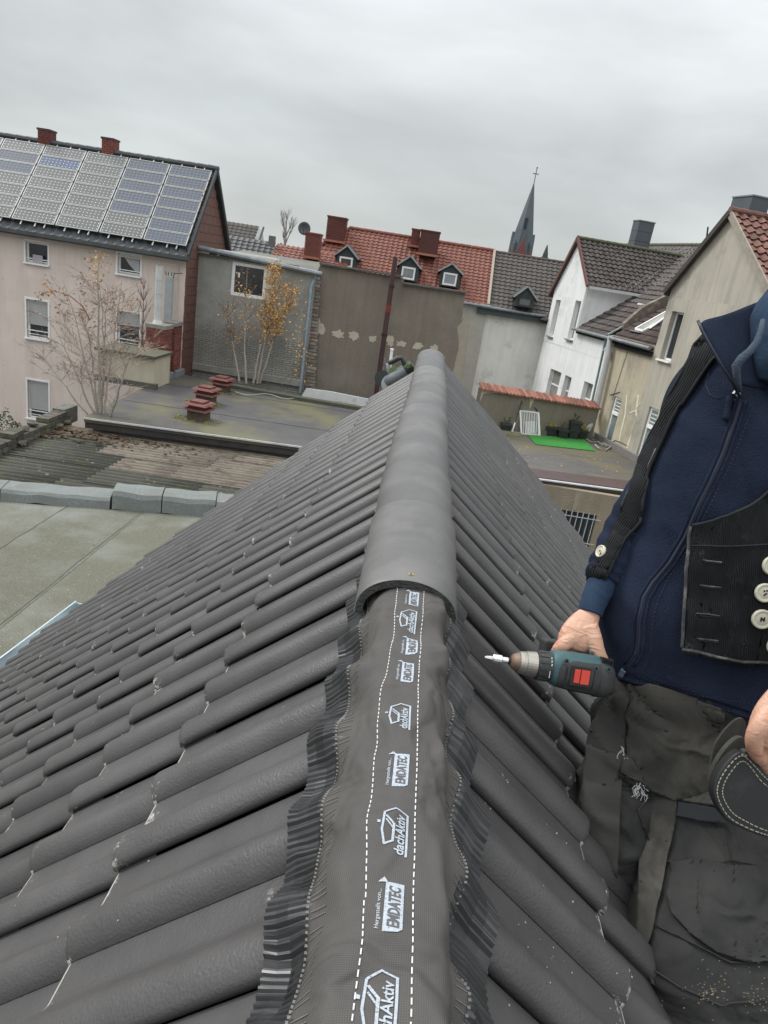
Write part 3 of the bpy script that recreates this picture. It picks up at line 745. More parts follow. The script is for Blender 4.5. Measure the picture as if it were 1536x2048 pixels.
for (px, py) in ((94, 272), (221, 290)):
    p = atY(px, py, RY_+.1); MB()
    ch = MB().box((p.x, p.y, p.z-.3), (.42, .45, .9)).obj('chimney', mat('mortar_red', (.14, .07, .06)), ap)
    jb = MB()
    for r_ in range(8):
        z = p.z-.18+.15*0+r_*.075-.17
        for i in range(2+(r_ % 2)):
            u = [(-.105, .105), (-.16, 0, .16)][r_ % 2][i]; ww = [.2, (.1, .2, .1)[i] if r_ % 2 else .2][1] if r_ % 2 else .2
            jb.box((p.x+u, p.y-.228, z), (ww-.012, .02, .062))
        jb.box((p.x+.213, p.y, z), (.02, .43, .062))
    jb.obj('chimney_bricks', brickr, ch, kind='stuff')
    MB().box((p.x, p.y, p.z+.17), (.48, .5, .06)).obj('chimney_cap', mat('dark_cap', (.07, .05, .045)), ch)

# ------------------------------------------------------------------ low flat roof with the red vents
felt = mat('roofing_felt', (.085, .083, .084), (.06, .058, .06), scale=1.2, c3=(.12, .115, .065), m3=(.47, .62), s3=.55, rough=.5, bump=.15, bscale=30, fleck=((.22, .2, .17), 22, .70))
VZ = -4.0
fa = atZ(180, 834, VZ); fb = atZ(602, 890, VZ)
shed = thing('flat_roof_shed', 'low building with a dark felt flat roof carrying three rusty vents', 'building', (-3, 20, -7.6))
poly = [(fa.x-.1, fa.y-.1, VZ), (fb.x+3.8, fb.y+.35, VZ), (fb.x+3.8, 22.9, VZ), tuple(atZ(760, 823, VZ)), tuple(atZ(600, 797, VZ)), tuple(atZ(440, 768, VZ)), (-8.4, 23.9, VZ), (-8.35, 20.0, VZ)]
MB().prism(poly, (0, 0, -.12)).obj('roof', felt, shed)
# felt laps
mb = MB()
for k in (2, 5):
    y0 = fa.y + k*1.0
    mb.bar((-8.2, y0+.3, VZ+.006), (1.2, y0+.85, VZ+.006), .05, .006)
mb.obj('felt_lap', mat('felt_lap', (.05, .05, .05), (.09, .09, .08), scale=3), shed, kind='stuff')
MB().prism([(fa.x, fa.y+.15, VZ-.13), (fb.x+3.8, fb.y+.6, VZ-.13), (fb.x+3.8, 22.8, VZ-.13), (-8.2, 23.2, VZ-.13)], (0, 0, -3.45)).obj('outer_wall', mat('shed_wall', (.16, .15, .13), (.1, .09, .08)), shed)
mb = MB(); mb.bar((fa.x-.1, fa.y-.14, VZ-.015), (fb.x+3.8, fb.y+.31, VZ-.015), .035, .04); mb.obj('drip_edge', mat('pale_edge', (.6, .61, .6), (.4, .41, .4), scale=4, rough=.5), shed)
mb = MB(); mb.bar((fa.x-.1, fa.y-.05, VZ-.17), (fb.x+3.8, fb.y+.4, VZ-.17), .02, .22); mb.obj('fascia_board', mat('dark_fascia', (.035, .03, .027), (.06, .055, .05), scale=3), shed)
mb = MB().bar(atZ(440, 768, VZ+.05), atZ(600, 797, VZ+.05), .3, .12).bar(atZ(600, 797, VZ+.05), atZ(760, 823, VZ+.05), .3, .12); mb.obj('upstand', mat('mossy_felt', (.08, .085, .05), (.06, .06, .05), c3=(.2, .19, .17), s3=3), shed)
# three rusty vents
rust = mat('rusty_red_metal', (.17, .05, .04), (.10, .035, .03), rough=.7, scale=7, c3=(.05, .03, .025), m3=(.55, .7), s3=9)
for i, (px, py, sc_) in enumerate(((397, 838, 1.0), (412, 806, 1.0), (443, 782, .95))):
    p = atZ(px, py, VZ)
    lb = ['rusty red flat roof vent nearest the gutter edge', 'rusty red vent standing between two others on the dark felt roof', 'rusty red vent nearest the birches, farthest back on the felt roof'][i]
    vt = thing('roof_vent', lb, 'roof vent', (p.x, p.y, VZ), 'three rusty vents on the flat roof')
    M = Matrix.Rotation(R(-8), 3, 'Z'); ax = (M @ Vector((1, 0, 0)), M @ Vector((0, 1, 0)), ZV); s_ = sc_*.9
    MB().box(p+ZV*.15*s_, (.5*s_, .5*s_, .3*s_), ax).obj('brick_base', mat('vent_brick', (.12, .085, .065), (.06, .045, .035), scale=9), vt)
    mb = MB()
    for z, w_ in ((.30, .78), (.46, .76)):
        k = len(mb.V); c = p+ZV*z*s_
        a, b_ = w_/2*s_, w_/2*.86*s_
        mb.hexa([c+ax[0]*q+ax[1]*r_ for q, r_ in ((-a, -a), (a, -a), (a, a), (-a, a))]+[c+ZV*.045*s_+ax[0]*q+ax[1]*r_ for q, r_ in ((-b_, -b_), (b_, -b_), (b_, b_), (-b_, b_))])
        mb.obj('hood_plate' , rust, vt); mb = MB()
    MB().box(p+ZV*.39*s_, (.46*s_, .46*s_, .12*s_), ax).obj('vent_collar', rust, vt)
    MB().box(p+ZV*.53*s_, (.42*s_, .42*s_, .06*s_), ax).obj('hood_top', rust, vt)
    mb = MB()
    for q in range(30):
        a = random.random()*6.28; r_ = random.uniform(.25, .5); mb.box(p+Vector((math.cos(a)*r_*1.3, math.sin(a)*r_*.7-.1, .01)), (.09, .07, .02), ax)
    mb.obj('moss_patch', mat('yellow_moss', (.22, .2, .03), (.1, .11, .02), scale=9), vt, kind='stuff')
# loose cable lying across the flat roof
pts = [atZ(470, 783, VZ+.06)+Vector((0, 0, 0))]
for i in range(24): px = 475+i*11; pts.append(atZ(px, 785+i*1.05+3*math.sin(i*.9), VZ+.05))
tag(MB().tube(pts, .013, 5).obj('cable', mat('pale_cable', (.45, .45, .42))), 'pale cable lying loosely along the back of the dark felt roof', 'cable')

# ------------------------------------------------------------------ corrugated roof in front of it
corr = thing('corrugated_roof', 'old mossy corrugated fibre cement roof between two felt roofs', 'roof', (-5, 13, -7.6))
cm1 = mat('corrugated_mossy', (.075, .075, .065), (.045, .046, .04), scale=3, c3=(.085, .09, .045), m3=(.5, .64), s3=6, rough=.95, stretch=(1, 3, 1), fleck=((.3, .3, .27), 9, .68), rvar=.1)
cm2 = mat('corrugated_brown', (.20, .17, .135), (.13, .11, .09), scale=4, c3=(.07, .065, .05), m3=(.55, .68), s3=4, rough=.95, stretch=(1, 3, 1), fleck=((.33, .3, .25), 12, .7), rvar=.12)
for m__ in (cm1, cm2):      # trough shade put into the colour by height, so the waves read
    t, b, N, L = mnodes(m__); base = b.inputs['Base Color'].links[0].from_socket
    tcn = N('ShaderNodeTexCoord'); s = N('ShaderNodeSeparateXYZ', {0: tcn.outputs['Object']}); k = N('ShaderNodeMapRange', {0: s.outputs[2], 1: .012, 2: -.03, 3: 0.0, 4: .85})
    mx = N('ShaderNodeMix', {0: k.outputs[0], 6: base, 7: (.025, .022, .017, 1)}, data_type='RGBA'); L(mx.outputs[2], b.inputs['Base Color'])
CZ1 = -4.42
def corr_sheet(x0, x1, y0, y1, z, m, sk=.055):
    V = []; F = []; n = int((y1-y0)/.025)
    for i in range(n+1):
        y = y0+(y1-y0)*i/n; zz = z + .04*math.sin(2*math.pi*(y)/.2)
        V += [Vector((x0, y+sk*(x0+8), zz)), Vector((x1, y+sk*(x1+8), zz))]
    F = [(2*i, 2*i+1, 2*i+3, 2*i+2) for i in range(n)]
    o = obj('corrugated_sheet', V, F, m, corr, smooth=True); q = o.modifiers.new('t', 'SOLIDIFY'); q.thickness = .012; return o
ry = [10.1, 11.5, 12.9, 13.9, 14.9, 15.9, 16.75]
for j in range(6):
    xs = [-9.0, -6.9+random.uniform(-.5, .5), -4.7+random.uniform(-.5, .5), -2.4]
    for i in range(3): corr_sheet(xs[i]-.06, xs[i+1]+.06, ry[j]-.08, ry[j+1]+.05, CZ1+.012*((i+j) % 2)+.015*j*0, cm1 if j < 3 or (i == 0 and j < 5) else cm2)
MB().prism([(-9.1, 10.05, -7.6), (-2.3, 10.4, -7.6), (-2.3, 17.1, -7.6), (-9.1, 16.6, -7.6)], (0, 0, 3.08)).obj('shed_body', mat('rear_shed_wall', (.12, .11, .1)), corr)
litter = mat('leaf_litter', (.12, .075, .04), (.05, .035, .02), scale=12, rough=1)
mb = MB()
for i in range(500):
    u = random.random(); x = -8.7+u*4.2*random.random()**.6; y = 16.3 - random.random()**2*.9 + .06*(x+8)
    z = CZ1+.03+random.random()*.05; a = random.random()*3; s_ = random.uniform(.02, .06)
    c = Vector((x, y, z)); e1 = Vector((math.cos(a), math.sin(a), random.uniform(-.4, .4)))*s_; e2 = Vector((-math.sin(a), math.cos(a), random.uniform(-.4, .4)))*s_
    mb.add([c-e1, c+e2, c+e1, c-e2], [(0, 1, 2, 3)])
mb.obj('leaf_litter', litter, kind='stuff'); tag(bpy.data.objects['leaf_litter'], 'brown leaf litter and moss along the foot of the gutter', 'leaf litter')
# boulders of broken coping and rubble parapet at the left end
rub = thing('rubble_parapet', 'crumbling mossy brick and rubble parapet at the left edge of the corrugated roof', 'wall', (-9, 15, -4.4))
stone = mat('mossy_stone', (.13, .12, .10), (.07, .065, .055), scale=7, c3=(.10, .11, .05), m3=(.5, .7), s3=4, rough=1, rvar=.35, bump=.3, bscale=40)
pa = Vector((-8.75, 12.6, 0)); pb = Vector((-8.95, 17.0, 0)); dd = (pb-pa).normalized(); L0 = (pb-pa).length
MB().bar(pa+ZV*-5.2, pb+ZV*-5.2, .26, 2.0).obj('wall_core', mat('old_wall', (.09, .08, .07), (.05, .045, .04), scale=3), rub)
for r_ in range(4):
    u = -.1*(r_ % 2)
    while u < L0-.1:
        w_ = random.uniform(.2, .32); hgt = .105
        if r_ < 3 or random.random() < .55:
            p = pa+dd*(u+w_/2)+ZV*(-4.52+r_*.115+.06)+Vector((random.uniform(.0, .03), 0, 0))
            o = MB().box(p, (.30, w_-.02, hgt-.008), (Vector((dd.y, -dd.x, 0)), dd, ZV)).obj('brick', stone, rub); o.rotation_euler.z = random.uniform(-.04, .04)
        u += w_
for i in range(9):
    p = pa+dd*random.uniform(.2, 4.2)+ZV*(-4.12+.0)+Vector((random.uniform(-.08, .25), 0, 0)); 
    if p.x > -8.75: p.z = CZ1+.1
    bm = bmesh.new(); bmesh.ops.create_icosphere(bm, subdivisions=1, radius=.13)
    for v in bm.verts: v.co *= random.uniform(.6, 1.25); v.co.z *= .55
    obj('loose_stone', [v.co+p for v in bm.verts], [tuple(q.index for q in f.verts) for f in bm.faces], stone, rub); bm.free()
MB().box((-9.0, 17.1, -4.25), (.3, .7, .42)).obj('end_pier', mat('pier_concrete', (.15, .15, .13), (.08, .08, .07), streak=.4), rub)

# ------------------------------------------------------------------ green grey felt roof in the left foreground
BZ = -3.2
bit = thing('felt_flat_roof', 'flat roof of green grey mineral felt beside the tiled roof', 'roof', (-5, 7, -7.6))
bm_ = mat('green_felt', (.155, .153, .113), (.085, .087, .066), scale=55, c3=(.20, .21, .19), m3=(.45, .7), s3=.8, rough=.95, bump=.4, bscale=90, fleck=((.42, .41, .34), 42, .70), rvar=.06)
bk = mat('kerb_felt', (.20, .22, .215), (.13, .145, .14), scale=40, c3=(.15, .16, .15), m3=(.45, .6), s3=3, rough=.95, bump=.2, bscale=100, fleck=((.3, .33, .33), 60, .68))
ka = atZ(0, 1003, BZ); kb = atZ(440, 1036, BZ); kd = (kb-ka).normalized(); kn = Vector((-kd.y, kd.x, 0))
# lengths of felt run towards the camera, lapped
edges_ = [(-120, 905), (0, 1068-0), (205, 1015), (310, 1028), (460, 1040)]
start = ka-kd*6
W_ = .98; n = 13
for i in range(n):
    a = start+kd*(i*W_); b_ = start+kd*((i+1)*W_+.04)
    b_ = Vector((min(b_.x, -2.2), b_.y, 0))
    if a.x > -2.3: break
    o0 = Vector((.25, -1, 0))*0 + Vector((-.0, -13, 0))
    z = BZ + .004*(i % 2)
    q = [Vector((a.x, a.y, z)), Vector((b_.x, b_.y, z)), Vector((b_.x, b_.y, z))+o0, Vector((a.x, a.y, z))+o0]
    MB().prism([q[3], q[2], q[1], q[0]], (0, 0, -.02)).obj('felt_sheet', bm_, bit)
MB().prism([start-ZV*.03+ZV*BZ-start*0+Vector((0, 0, 0)), Vector((-2.1, kb.y, BZ-.03)), Vector((-2.1, -6, BZ-.03)), Vector((start.x, -6, BZ-.03))], (0, 0, -4.3)).obj('building_body', mat('rear_wall_grey', (.2, .19, .17)), bit)
# torn lap lines
mb = MB()
for i in range(1, n):
    a = start+kd*(i*W_)
    if a.x > -2.4: continue
    pp = [Vector((a.x+.012*random.uniform(-1, 1), a.y-.25*j, BZ+.007)) for j in range(52)]
    for p, q in zip(pp, pp[1:]): mb.bar(p, q, random.uniform(.005, .014), .003)
mb.obj('lap_seam', mat('seam', (.05, .05, .045), (.10, .10, .08), scale=9), bit, kind='stuff')
# kerb in felt-wrapped lengths
def kerb(u0, u1, h, w, mtl):
    V = []; F = []
    prof = [(0, .0), (.03, h*.75), (.07, h), (w*.5, h*1.06), (w-.05, h), (w, h*.5), (w+.02, -.3)]
    m_ = 9
    for i in range(m_+1):
        u = u0+(u1-u0)*i/m_
        for (d_, z) in prof: V.append(ka+kd*u+kn*(d_ + .012*wnoise((u*2, d_*3, 0)))+ZV*(z + .03*wnoise((u*3, d_*5, 4))))
    k = len(prof)
    for i in range(m_):
        for j in range(k-1): F.append((i*k+j, (i+1)*k+j, (i+1)*k+j+1, i*k+j+1))
    F.append(tuple(range(k))); F.append(tuple(m_*k+j for j in range(k))[::-1])
    return fixn(obj('kerb_length', V, F, mtl, bit, smooth=False))
ku = [-6.2, -4.6, -3.05, -1.5, .0, 1.42]
for a, b_ in zip(ku, ku[1:]): kerb(a, b_-.012, .15, .50, bk)
kerb(1.44, 2.10, .25, .50, bk); kerb(2.115, 2.85, .24, .50, bk); kerb(2.865, 3.6, .22, .50, bk); kerb(3.61, 4.6, .21, .50, bk)
# ------------------------------------------------------------------ grey rendered house behind the birches
GY = 25.2
brickw = mat('washed_brick_render', (.36, .355, .33), (.26, .26, .24), scale=1.5, c3=(.36, .36, .34), m3=(.52, .66), s3=2.2, streak=.25, streakc=(.12, .12, .11), rough=.95, bump=.25, bscale=30)
t, b, N, L = mnodes(brickw); base = b.inputs['Base Color'].links[0].from_socket
tcn = N('ShaderNodeTexCoord'); sp = N('ShaderNodeSeparateXYZ', {0: tcn.outputs['Object']}); cb = N('ShaderNodeCombineXYZ', {0: sp.outputs[0], 1: sp.outputs[2]})
br = N('ShaderNodeTexBrick', {0: cb.outputs[0], 'Scale': 1.0, 'Brick Width': .25, 'Row Height': .078, 'Mortar Size': .016, 'Color1': (1, 1, 1, 1), 'Color2': (.8, .79, .77, 1), 'Mortar': (.58, .56, .53, 1)})
nz = N('ShaderNodeTexNoise', {0: tcn.outputs['Object'], 'Scale': 1.1, 'Detail': 6.0}); addz = N('ShaderNodeMath', {0: nz.outputs[0], 1: 1.6}, operation='MULTIPLY'); ad2 = N('ShaderNodeMath', {0: sp.outputs[2], 1: addz.outputs[0]}, operation='SUBTRACT')
mk = N('ShaderNodeMapRange', {0: ad2.outputs[0], 1: .95, 2: .45, 3: 0.0, 4: 1.0}); 
mul = N('ShaderNodeMix', {0: mk.outputs[0], 6: base, 7: (0, 0, 0, 1)}, data_type='RGBA', blend_type='MULTIPLY'); L(br.outputs[0], mul.inputs[7]); L(mul.outputs[2], b.inputs['Base Color'])
grey = thing('grey_house', 'flat roofed grey rendered house wall with one white window behind yellow birches', 'building', (-6, 26, -7.6))
gl = atX(378, 620, HX+.03); 
gtopL = atY(378, 492, GY).z; gR = atY(633, 545, GY); gX1 = atY(612, 660, GY).x + .12
a = atY(462, 527, GY); b_ = atY(535, 600, GY)
wc_ = atY(497, 564, GY); w0 = wc_+Vector((-.62, 0, .60)); w1 = wc_+Vector((.62, 0, -.60))
hz = 7.6 + (gtopL+gR.z)/2 - .12
u0, v0, u1, v1 = w0.x-HX-.02, 7.6+w1.z+.08, w1.x-HX-.02, 7.6+w0.z
wall('front_wall', grey, (HX+.02, GY, -7.6), (1, 0, 0), gX1-HX-.02, hz, [(u0, v0, u1, v1)], brickw, back=Vector((0, 1, 0)))
f = window(grey, (HX+.02+u0, GY, -7.6+v0), (1, 0, 0), Vector((0, 1, 0)), u1-u0, v1-v0, inset=.03, fr=.11, sill=False)
MB().box((HX+.02+u0+.25, GY+.055, -7.6+v1-.42), (.07, .01, .16)).obj('sticker', white_p, f)
blk = mat('white_blocks', (.5, .5, .49), (.4, .4, .38), scale=6, rvar=.15)
ww = u1-u0
for (bx_, bz, bw) in [(-.02+i*.36, v1-v0+.12, .34) for i in range(5)]+[(ww+.12+.0, .05+j*.21, .26) for j in range(6)]:
    MB().box((HX+.02+u0+bx_+bw/2-.1, GY-.02, -7.6+v0+bz+.0), (bw-.02, .06, .19)).obj('block', blk, grey)
MB().box((HX+.02+u0+ww*.45, GY-.05, -7.6+v1+.30), (ww+.9, .12, .05)).obj('lintel', white_p, grey)
MB().prism([(HX, GY-.1, -7.6+hz), (gX1, GY-.1, -7.6+hz), (gX1, GY+6, -7.6+hz+.25), (HX, GY+6, -7.6+hz+.25)], (0, 0, .06)).obj('roof', felt, grey)
mb = MB(); mb.tube([(HX+.05, GY-.16, gtopL-.0), (gX1+.25, GY-.16, gR.z-.03)], .085, 8); mb.obj('gutter', zincd, grey)
dp = [atY(628, 560, GY-.12), atY(622, 575, GY-.12), atY(613, 660, GY-.12), atY(600, 785, GY-.12)]
MB().tube(dp, .05, 8).obj('downpipe', mat('blue_zinc', (.30, .37, .42), (.2, .25, .29), rough=.5, scale=3), grey)
for i in range(14):
    x = HX+.5+random.random()*(gX1-HX-.8); MB().box((x, GY+.1, -7.6+hz+.1), (random.uniform(.2, .5), .2, random.uniform(.04, .1))).obj('loose_slate', darktile, grey) if i < 9 else None
MB().box(((gX1+HX)/2, GY-.06, VZ+.1), (gX1-HX-.1, .12, .22)).obj('plinth', mat('stone_band', (.3, .29, .27), (.2, .2, .18), scale=5), grey)

# ------------------------------------------------------------------ big brown blind wall
BY2 = 25.6
brw = mat('brown_render', (.225, .19, .155), (.18, .155, .125), scale=1.0, streak=.5, streakc=(.125, .108, .088), rough=.95, bump=.2, bscale=20, c3=(.25, .22, .18), m3=(.5, .7), s3=.7)
brown = thing('blind_wall', 'big brown rendered blind wall with pale patches and a dark pipe', 'wall', (-2, 26, -7.6))
pl_ = [atY(x, y, BY2) for x, y in ((636, 800), (905, 860), (915, 700), (931, 586), (806, 566), (806, 556), (700, 540), (641, 528), (628, 560))]
pl_[0].z = pl_[1].z = -7.6
MB().prism(pl_, (0, .35, 0)).obj('rendered_face', brw, brown); fixn(bpy.data.objects['rendered_face'])
pale = mat('pale_patch', (.50, .46, .37), (.42, .38, .30), scale=5, rough=.95)
def blob(cx, cy, rx, ry, Y, th, m, parent, name, n=18, seed=0):
    pts = []
    for i in range(n):
        a = 2*math.pi*i/n; k = .72+.9*abs(wnoise((math.cos(a)*2.3, math.sin(a)*2.3, seed)))+.2*random.uniform(-1, 1)
        pts.append(atY(cx+rx*math.cos(a)*k, cy+ry*math.sin(a)*k, Y))
    fixn(MB().prism(pts, (0, th, 0)).obj(name, m, parent))
for i, (cx, cy, rx, ry) in enumerate(((636, 657, 15, 16), (676, 668, 13, 10), (708, 672, 12, 9), (745, 678, 8, 8), (781, 682, 8, 13), (804, 688, 11, 6), (835, 692, 11, 7), (868, 697, 11, 8))):
    blob(cx, cy, rx, ry, BY2-.006, .02, pale, brown, 'pale_patch', seed=i)
# peeling beige strip at its right side
pts = [(905, 860), (889, 820), (895, 770), (908, 735), (918, 690), (914, 655), (930, 635), (940, 650), (933, 700), (922, 790), (915, 862)]
fixn(MB().prism([atY(x, y, BY2-.012) for x, y in pts], (0, .3, 0)).obj('bare_plaster', mat('bare_plaster', (.36, .32, .25), (.27, .25, .2), scale=4), brown))
# white washed foot
pts = [(598, 801), (612, 777), (660, 783), (745, 800), (760, 822), (700, 818)]
fixn(MB().prism([atY(x, y, 24.5) for x, y in pts], (0, .1, 0)).obj('whitewashed_foot', mat('whitewash', (.72, .73, .71), (.6, .62, .6), scale=4, c3=(.3, .32, .3)), brown))
mb = MB().bar(atY(641, 527, BY2+.1), atY(806, 553, BY2+.1), .5, .06).bar(atY(806, 566, BY2+.1), atY(933, 585, BY2+.1), .5, .06); mb.obj('wall_coping', mat('slate_coping', (.07, .07, .065), (.12, .115, .1), scale=4), brown)
# brick strip between the two walls
bs = thing('brick_pier', 'narrow pier of old white washed brick between grey and brown walls', 'wall', (-5, 25.4, -7.6))
pts = [atY(x, y, BY2-.1) for x, y in ((600, 800), (634, 800), (640, 545), (622, 560))]
for q in (pts[0], pts[1]): q.z = -7.6
fixn(MB().prism(pts, (0, .3, 0)).obj('pier_body', mortar, bs))
bw2 = mat('old_brick', (.20, .14, .11), (.30, .29, .27), scale=3, rvar=.3, contrast=(.4, .6))
zz = -5.2; r_ = 0
while zz < .0:
    f_ = (zz+5.2)/5.4; xa = atY(604+24*f_, 790-235*f_, BY2-.12).x; xb = atY(633+7*f_, 790-235*f_, BY2-.12).x
    MB().box(((xa+xb)/2+.03*(r_ % 2), BY2-.12, zz), (abs(xb-xa)-.04, .05, .1)).obj('brick', bw2, bs); zz += .125; r_ += 1
# dark flue pipe in front of it
pipe = thing('flue_pipe', 'tall thin dark red flue pipe in front of the brown wall', 'pipe', tuple(atY(752, 790, BY2-.5)))
pp = [atY(752, 790, BY2-.5), atY(791, 514, BY2-.5)]
MB().tube(pp, .085, 8).obj('pipe', mat('dark_red_metal', (.045, .022, .022), (.07, .03, .03), rough=.6, scale=3), pipe)
q = [atY(776, 625, BY2-.5), atY(777.5, 610, BY2-.5)]; MB().tube(q, .095, 8).obj('clamp', mat('rust_red', (.2, .04, .03)), pipe)
for (x, y) in ((783, 575), (768, 672)):
    q = atY(x, y, BY2-.5); MB().tube([q, q+ZV*.08], .1, 8).obj('joint', mat('dark_joint', (.03, .02, .02)), pipe)
tv = thing('stove_pipe', 'slim pale vertical pipe standing behind the saw on the far gable', 'pipe', tuple(atY(779, 740, 6.6)))
MB().tube([atY(779, 740, 6.6), atY(784, 699, 6.6)], .013, 8).obj('tube', white_p, tv)
MB().box(atY(784, 699, 6.6), (.03, .03, .015)).obj('cap', white_p, tv)

# ------------------------------------------------------------------ houses beyond: red roof, dark roof
redt = mat('red_clay_tile', (.235, .082, .052), (.13, .05, .038), scale=2.5, rough=.7, c3=(.20, .07, .05), m3=(.5, .7), s3=5, fleck=((.45, .36, .32), 14, .71))
greyt = mat('weathered_tile', (.10, .088, .08), (.065, .06, .055), scale=3, rough=.85, c3=(.09, .09, .05), m3=(.58, .75), s3=2)
RYE = 34.7
red = thing('red_roof_house', 'long house with a red pantile roof, three dormers and brick chimneys', 'building', (-3, 34, -7.6))
eL = atY(560, 548, RYE); eR = atY(977, 611, RYE); zE = eR.z; 
rA = atY(700, 455, RYE+2.6); 
RR = atY(972, 500, RYE+2.75); zR = RR.z
run = 2.75; V_ = Vector((0, run, zR-zE)); sL = V_.length; Vn = V_/sL
XR = eR.x; XL = atY(540, 548, RYE).x
MB().prism([(XL, RYE+.1, -7.6), (XR, RYE+.1, -7.6), (XR, RYE+.1, zE-.1), (XL, RYE+.1, zE-.1)], (0, 6, 0)).obj('body_wall', mat('cream_render', (.42, .40, .35), (.35, .33, .29)), red)
hipx = atY(700, 455, RYE+run).x
def keep_r(u, v):
    x = XL+u; return x > XL+.3 + (hipx-XL-.3)*(v/sL)**1.0
tilefield('roof_tiles', red, (XL, RYE, zE), (1, 0, 0), Vn, int((XR-XL)/.245), 17, .245, sL/17, redt, amp=.035, lift=.035, keep=keep_r, seg=4, kind='stuff')
MB().prism([(XR, RYE+run, zR-.05), (hipx, RYE+run, zR-.05), (XL+.3, RYE, zE-.05), (XL+.3, RYE+2*run, zE-.05), (XR, RYE+2*run, zE-.05)], (0, 0, -.05)).obj('rear_roof', redt, red)
ridge_caps(red, (hipx, RYE+run, zR+.03), (XR, RYE+run, zR+.03), redt, .10, .35); ridge_caps(red, (XL+.3, RYE, zE+.05), (hipx, RYE+run, zR+.03), redt, .09, .35)
mb = MB().tube([(XL, RYE-.12, zE-.06), (XR+.1, RYE-.12, zE-.06)], .08, 8); mb.obj('gutter', zincd, red)
MB().bar((XR-.02, RYE-.05, zE+.06), (XR-.02, RYE+run, zR+.1), .12, .06).obj('verge_strip', mat('pale_mortar', (.4, .33, .28)), red)
slate = mat('dark_slate', (.045, .055, .055), (.03, .037, .038), rough=.6, scale=5)
def dormer(parent, px, py_top, px0, px1, py0, py1, Yd, wcol=None, gm=None, fm=None, roofm=None):
    """gabled dormer; window px0..px1 x py0..py1 on a front at depth Yd"""
    a = atY(px0, py0, Yd); b_ = atY(px1, py1, Yd); ap_ = atY(px, py_top, Yd)
    cx = (a.x+b_.x)/2; hw = (b_.x-a.x)/2+.16; z0 = b_.z-.06; z1 = a.z+.10; za = ap_.z
    fr_ = [(cx-hw, Yd, z0), (cx+hw, Yd, z0), (cx+hw, Yd, z1), (cx, Yd, za-.05), (cx-hw, Yd, z1)]
    d = MB().prism(fr_, (0, 2.0, 0)).obj('dormer', slate, parent); fixn(d)
    ov = .12; mb = MB()
    for s_ in (-1, 1):
        sx_ = s_*(hw+ov); zz_ = z1-(za-z1)*ov/hw
        mb.prism([(cx, Yd-.12, za), (cx+sx_, Yd-.12, zz_), (cx+sx_, Yd-.12, zz_-.06), (cx, Yd-.12, za-.06)], (0, 2.1, 0))
    r_ = mb.obj('dormer_roof', roofm or slate, d); fixn(r_)
    mb = MB()
    for s_ in (-1, 1):
        sx_ = s_*(hw+ov); zz_ = z1-(za-z1)*ov/hw; mb.bar((cx, Yd-.14, za-.01), (cx+sx_, Yd-.14, zz_-.01), .03, .07)
    mb.obj('dormer_trim', mat('dormer_trim', (.35, .37, .37)), d)
    mb = MB(); w_ = b_.x-a.x; h_ = a.z-b_.z
    c = Vector((cx, Yd-.03, (a.z+b_.z)/2))
    t_ = .08 if fm is None else .05
    mb.box(c+Vector((-w_/2+t_/2, 0, 0)), (t_, .06, h_)).box(c+Vector((w_/2-t_/2, 0, 0)), (t_, .06, h_)).box(c+Vector((0, 0, h_/2-t_/2)), (w_-2*t_, .06, t_)).box(c+Vector((0, 0, -h_/2+t_/2)), (w_-2*t_, .06, t_))
    mb.obj('window_frame', fm or white_p, d); MB().box(c+Vector((0, .01, 0)), (w_-t_, .02, h_-t_)).obj('pane', gm or glass_l, d)
def roofY(px, py):   # depth where a line of sight meets the red roof slope
    n_ = Vector((0, -(zR-zE), run)).normalized(); return atP(px, py, Vector((0, RYE, zE)), n_)
for px, pt, x0, x1, y0, y1, gm in ((694, 490, 680, 704, 512, 536, glass_d), (819, 511, 805, 828, 532, 561, glass_l), (902, 526, 888, 911, 544, 573, glass_l)):
    Yd = roofY(px, y1+2).y-.4; dormer(red, px, pt, x0, x1, y0, y1, Yd, gm=gm)
def bchim(parent, x0, x1, ytop, ybase, Y, rows, dep=.8, m=None, nx=3):
    a = atY(x0, ytop, Y); b_ = atY(x1, ybase, Y); cx = (a.x+b_.x)/2; w_ = abs(b_.x-a.x)
    c = MB().box((cx, Y+dep/2, (a.z+b_.z)/2), (w_-.03, dep-.03, a.z-b_.z)).obj('chimney', mortar, parent); mb = MB(); h = (a.z-b_.z)/rows
    for r_ in range(rows):
        z = b_.z+h*(r_+.5)
        for i in range(nx+1):
            u0 = -w_/2+(i-.5*(r_ % 2))*w_/nx; u1 = min(u0+w_/nx, w_/2); u0 = max(u0, -w_/2)
            if u1-u0 > .05: mb.box((cx+(u0+u1)/2, Y, z), (u1-u0-.015, .03, h-.018))
        for s_ in (-1, 1): mb.box((cx+s_*w_/2, Y+dep/2, z), (.03, dep, h-.018))
    mb.obj('chimney_bricks', m or brickr, c, kind='stuff'); MB().box((cx, Y+dep/2, a.z+.03), (w_+.08, dep+.08, .07)).obj('chimney_cap', m or brickr, c)
    fl = MB().box((cx, Y-.06, b_.z+.06), (w_+.2, .2, .1)).obj('flashing', mat('orange_flashing', (.42, .16, .11)), c)
bchim(red, 656, 686, 433, 488, RYE+1.8, 15, .7, nx=4); bchim(red, 825, 835, 459, 496, RYE+2.2, 11, .5, nx=2)
darkbrick = mat('dark_brick', (.12, .035, .03), (.08, .028, .025), scale=5, rvar=.2)
bchim(red, 843, 872, 461, 515, RYE+1.4, 15, .8, darkbrick, nx=4)
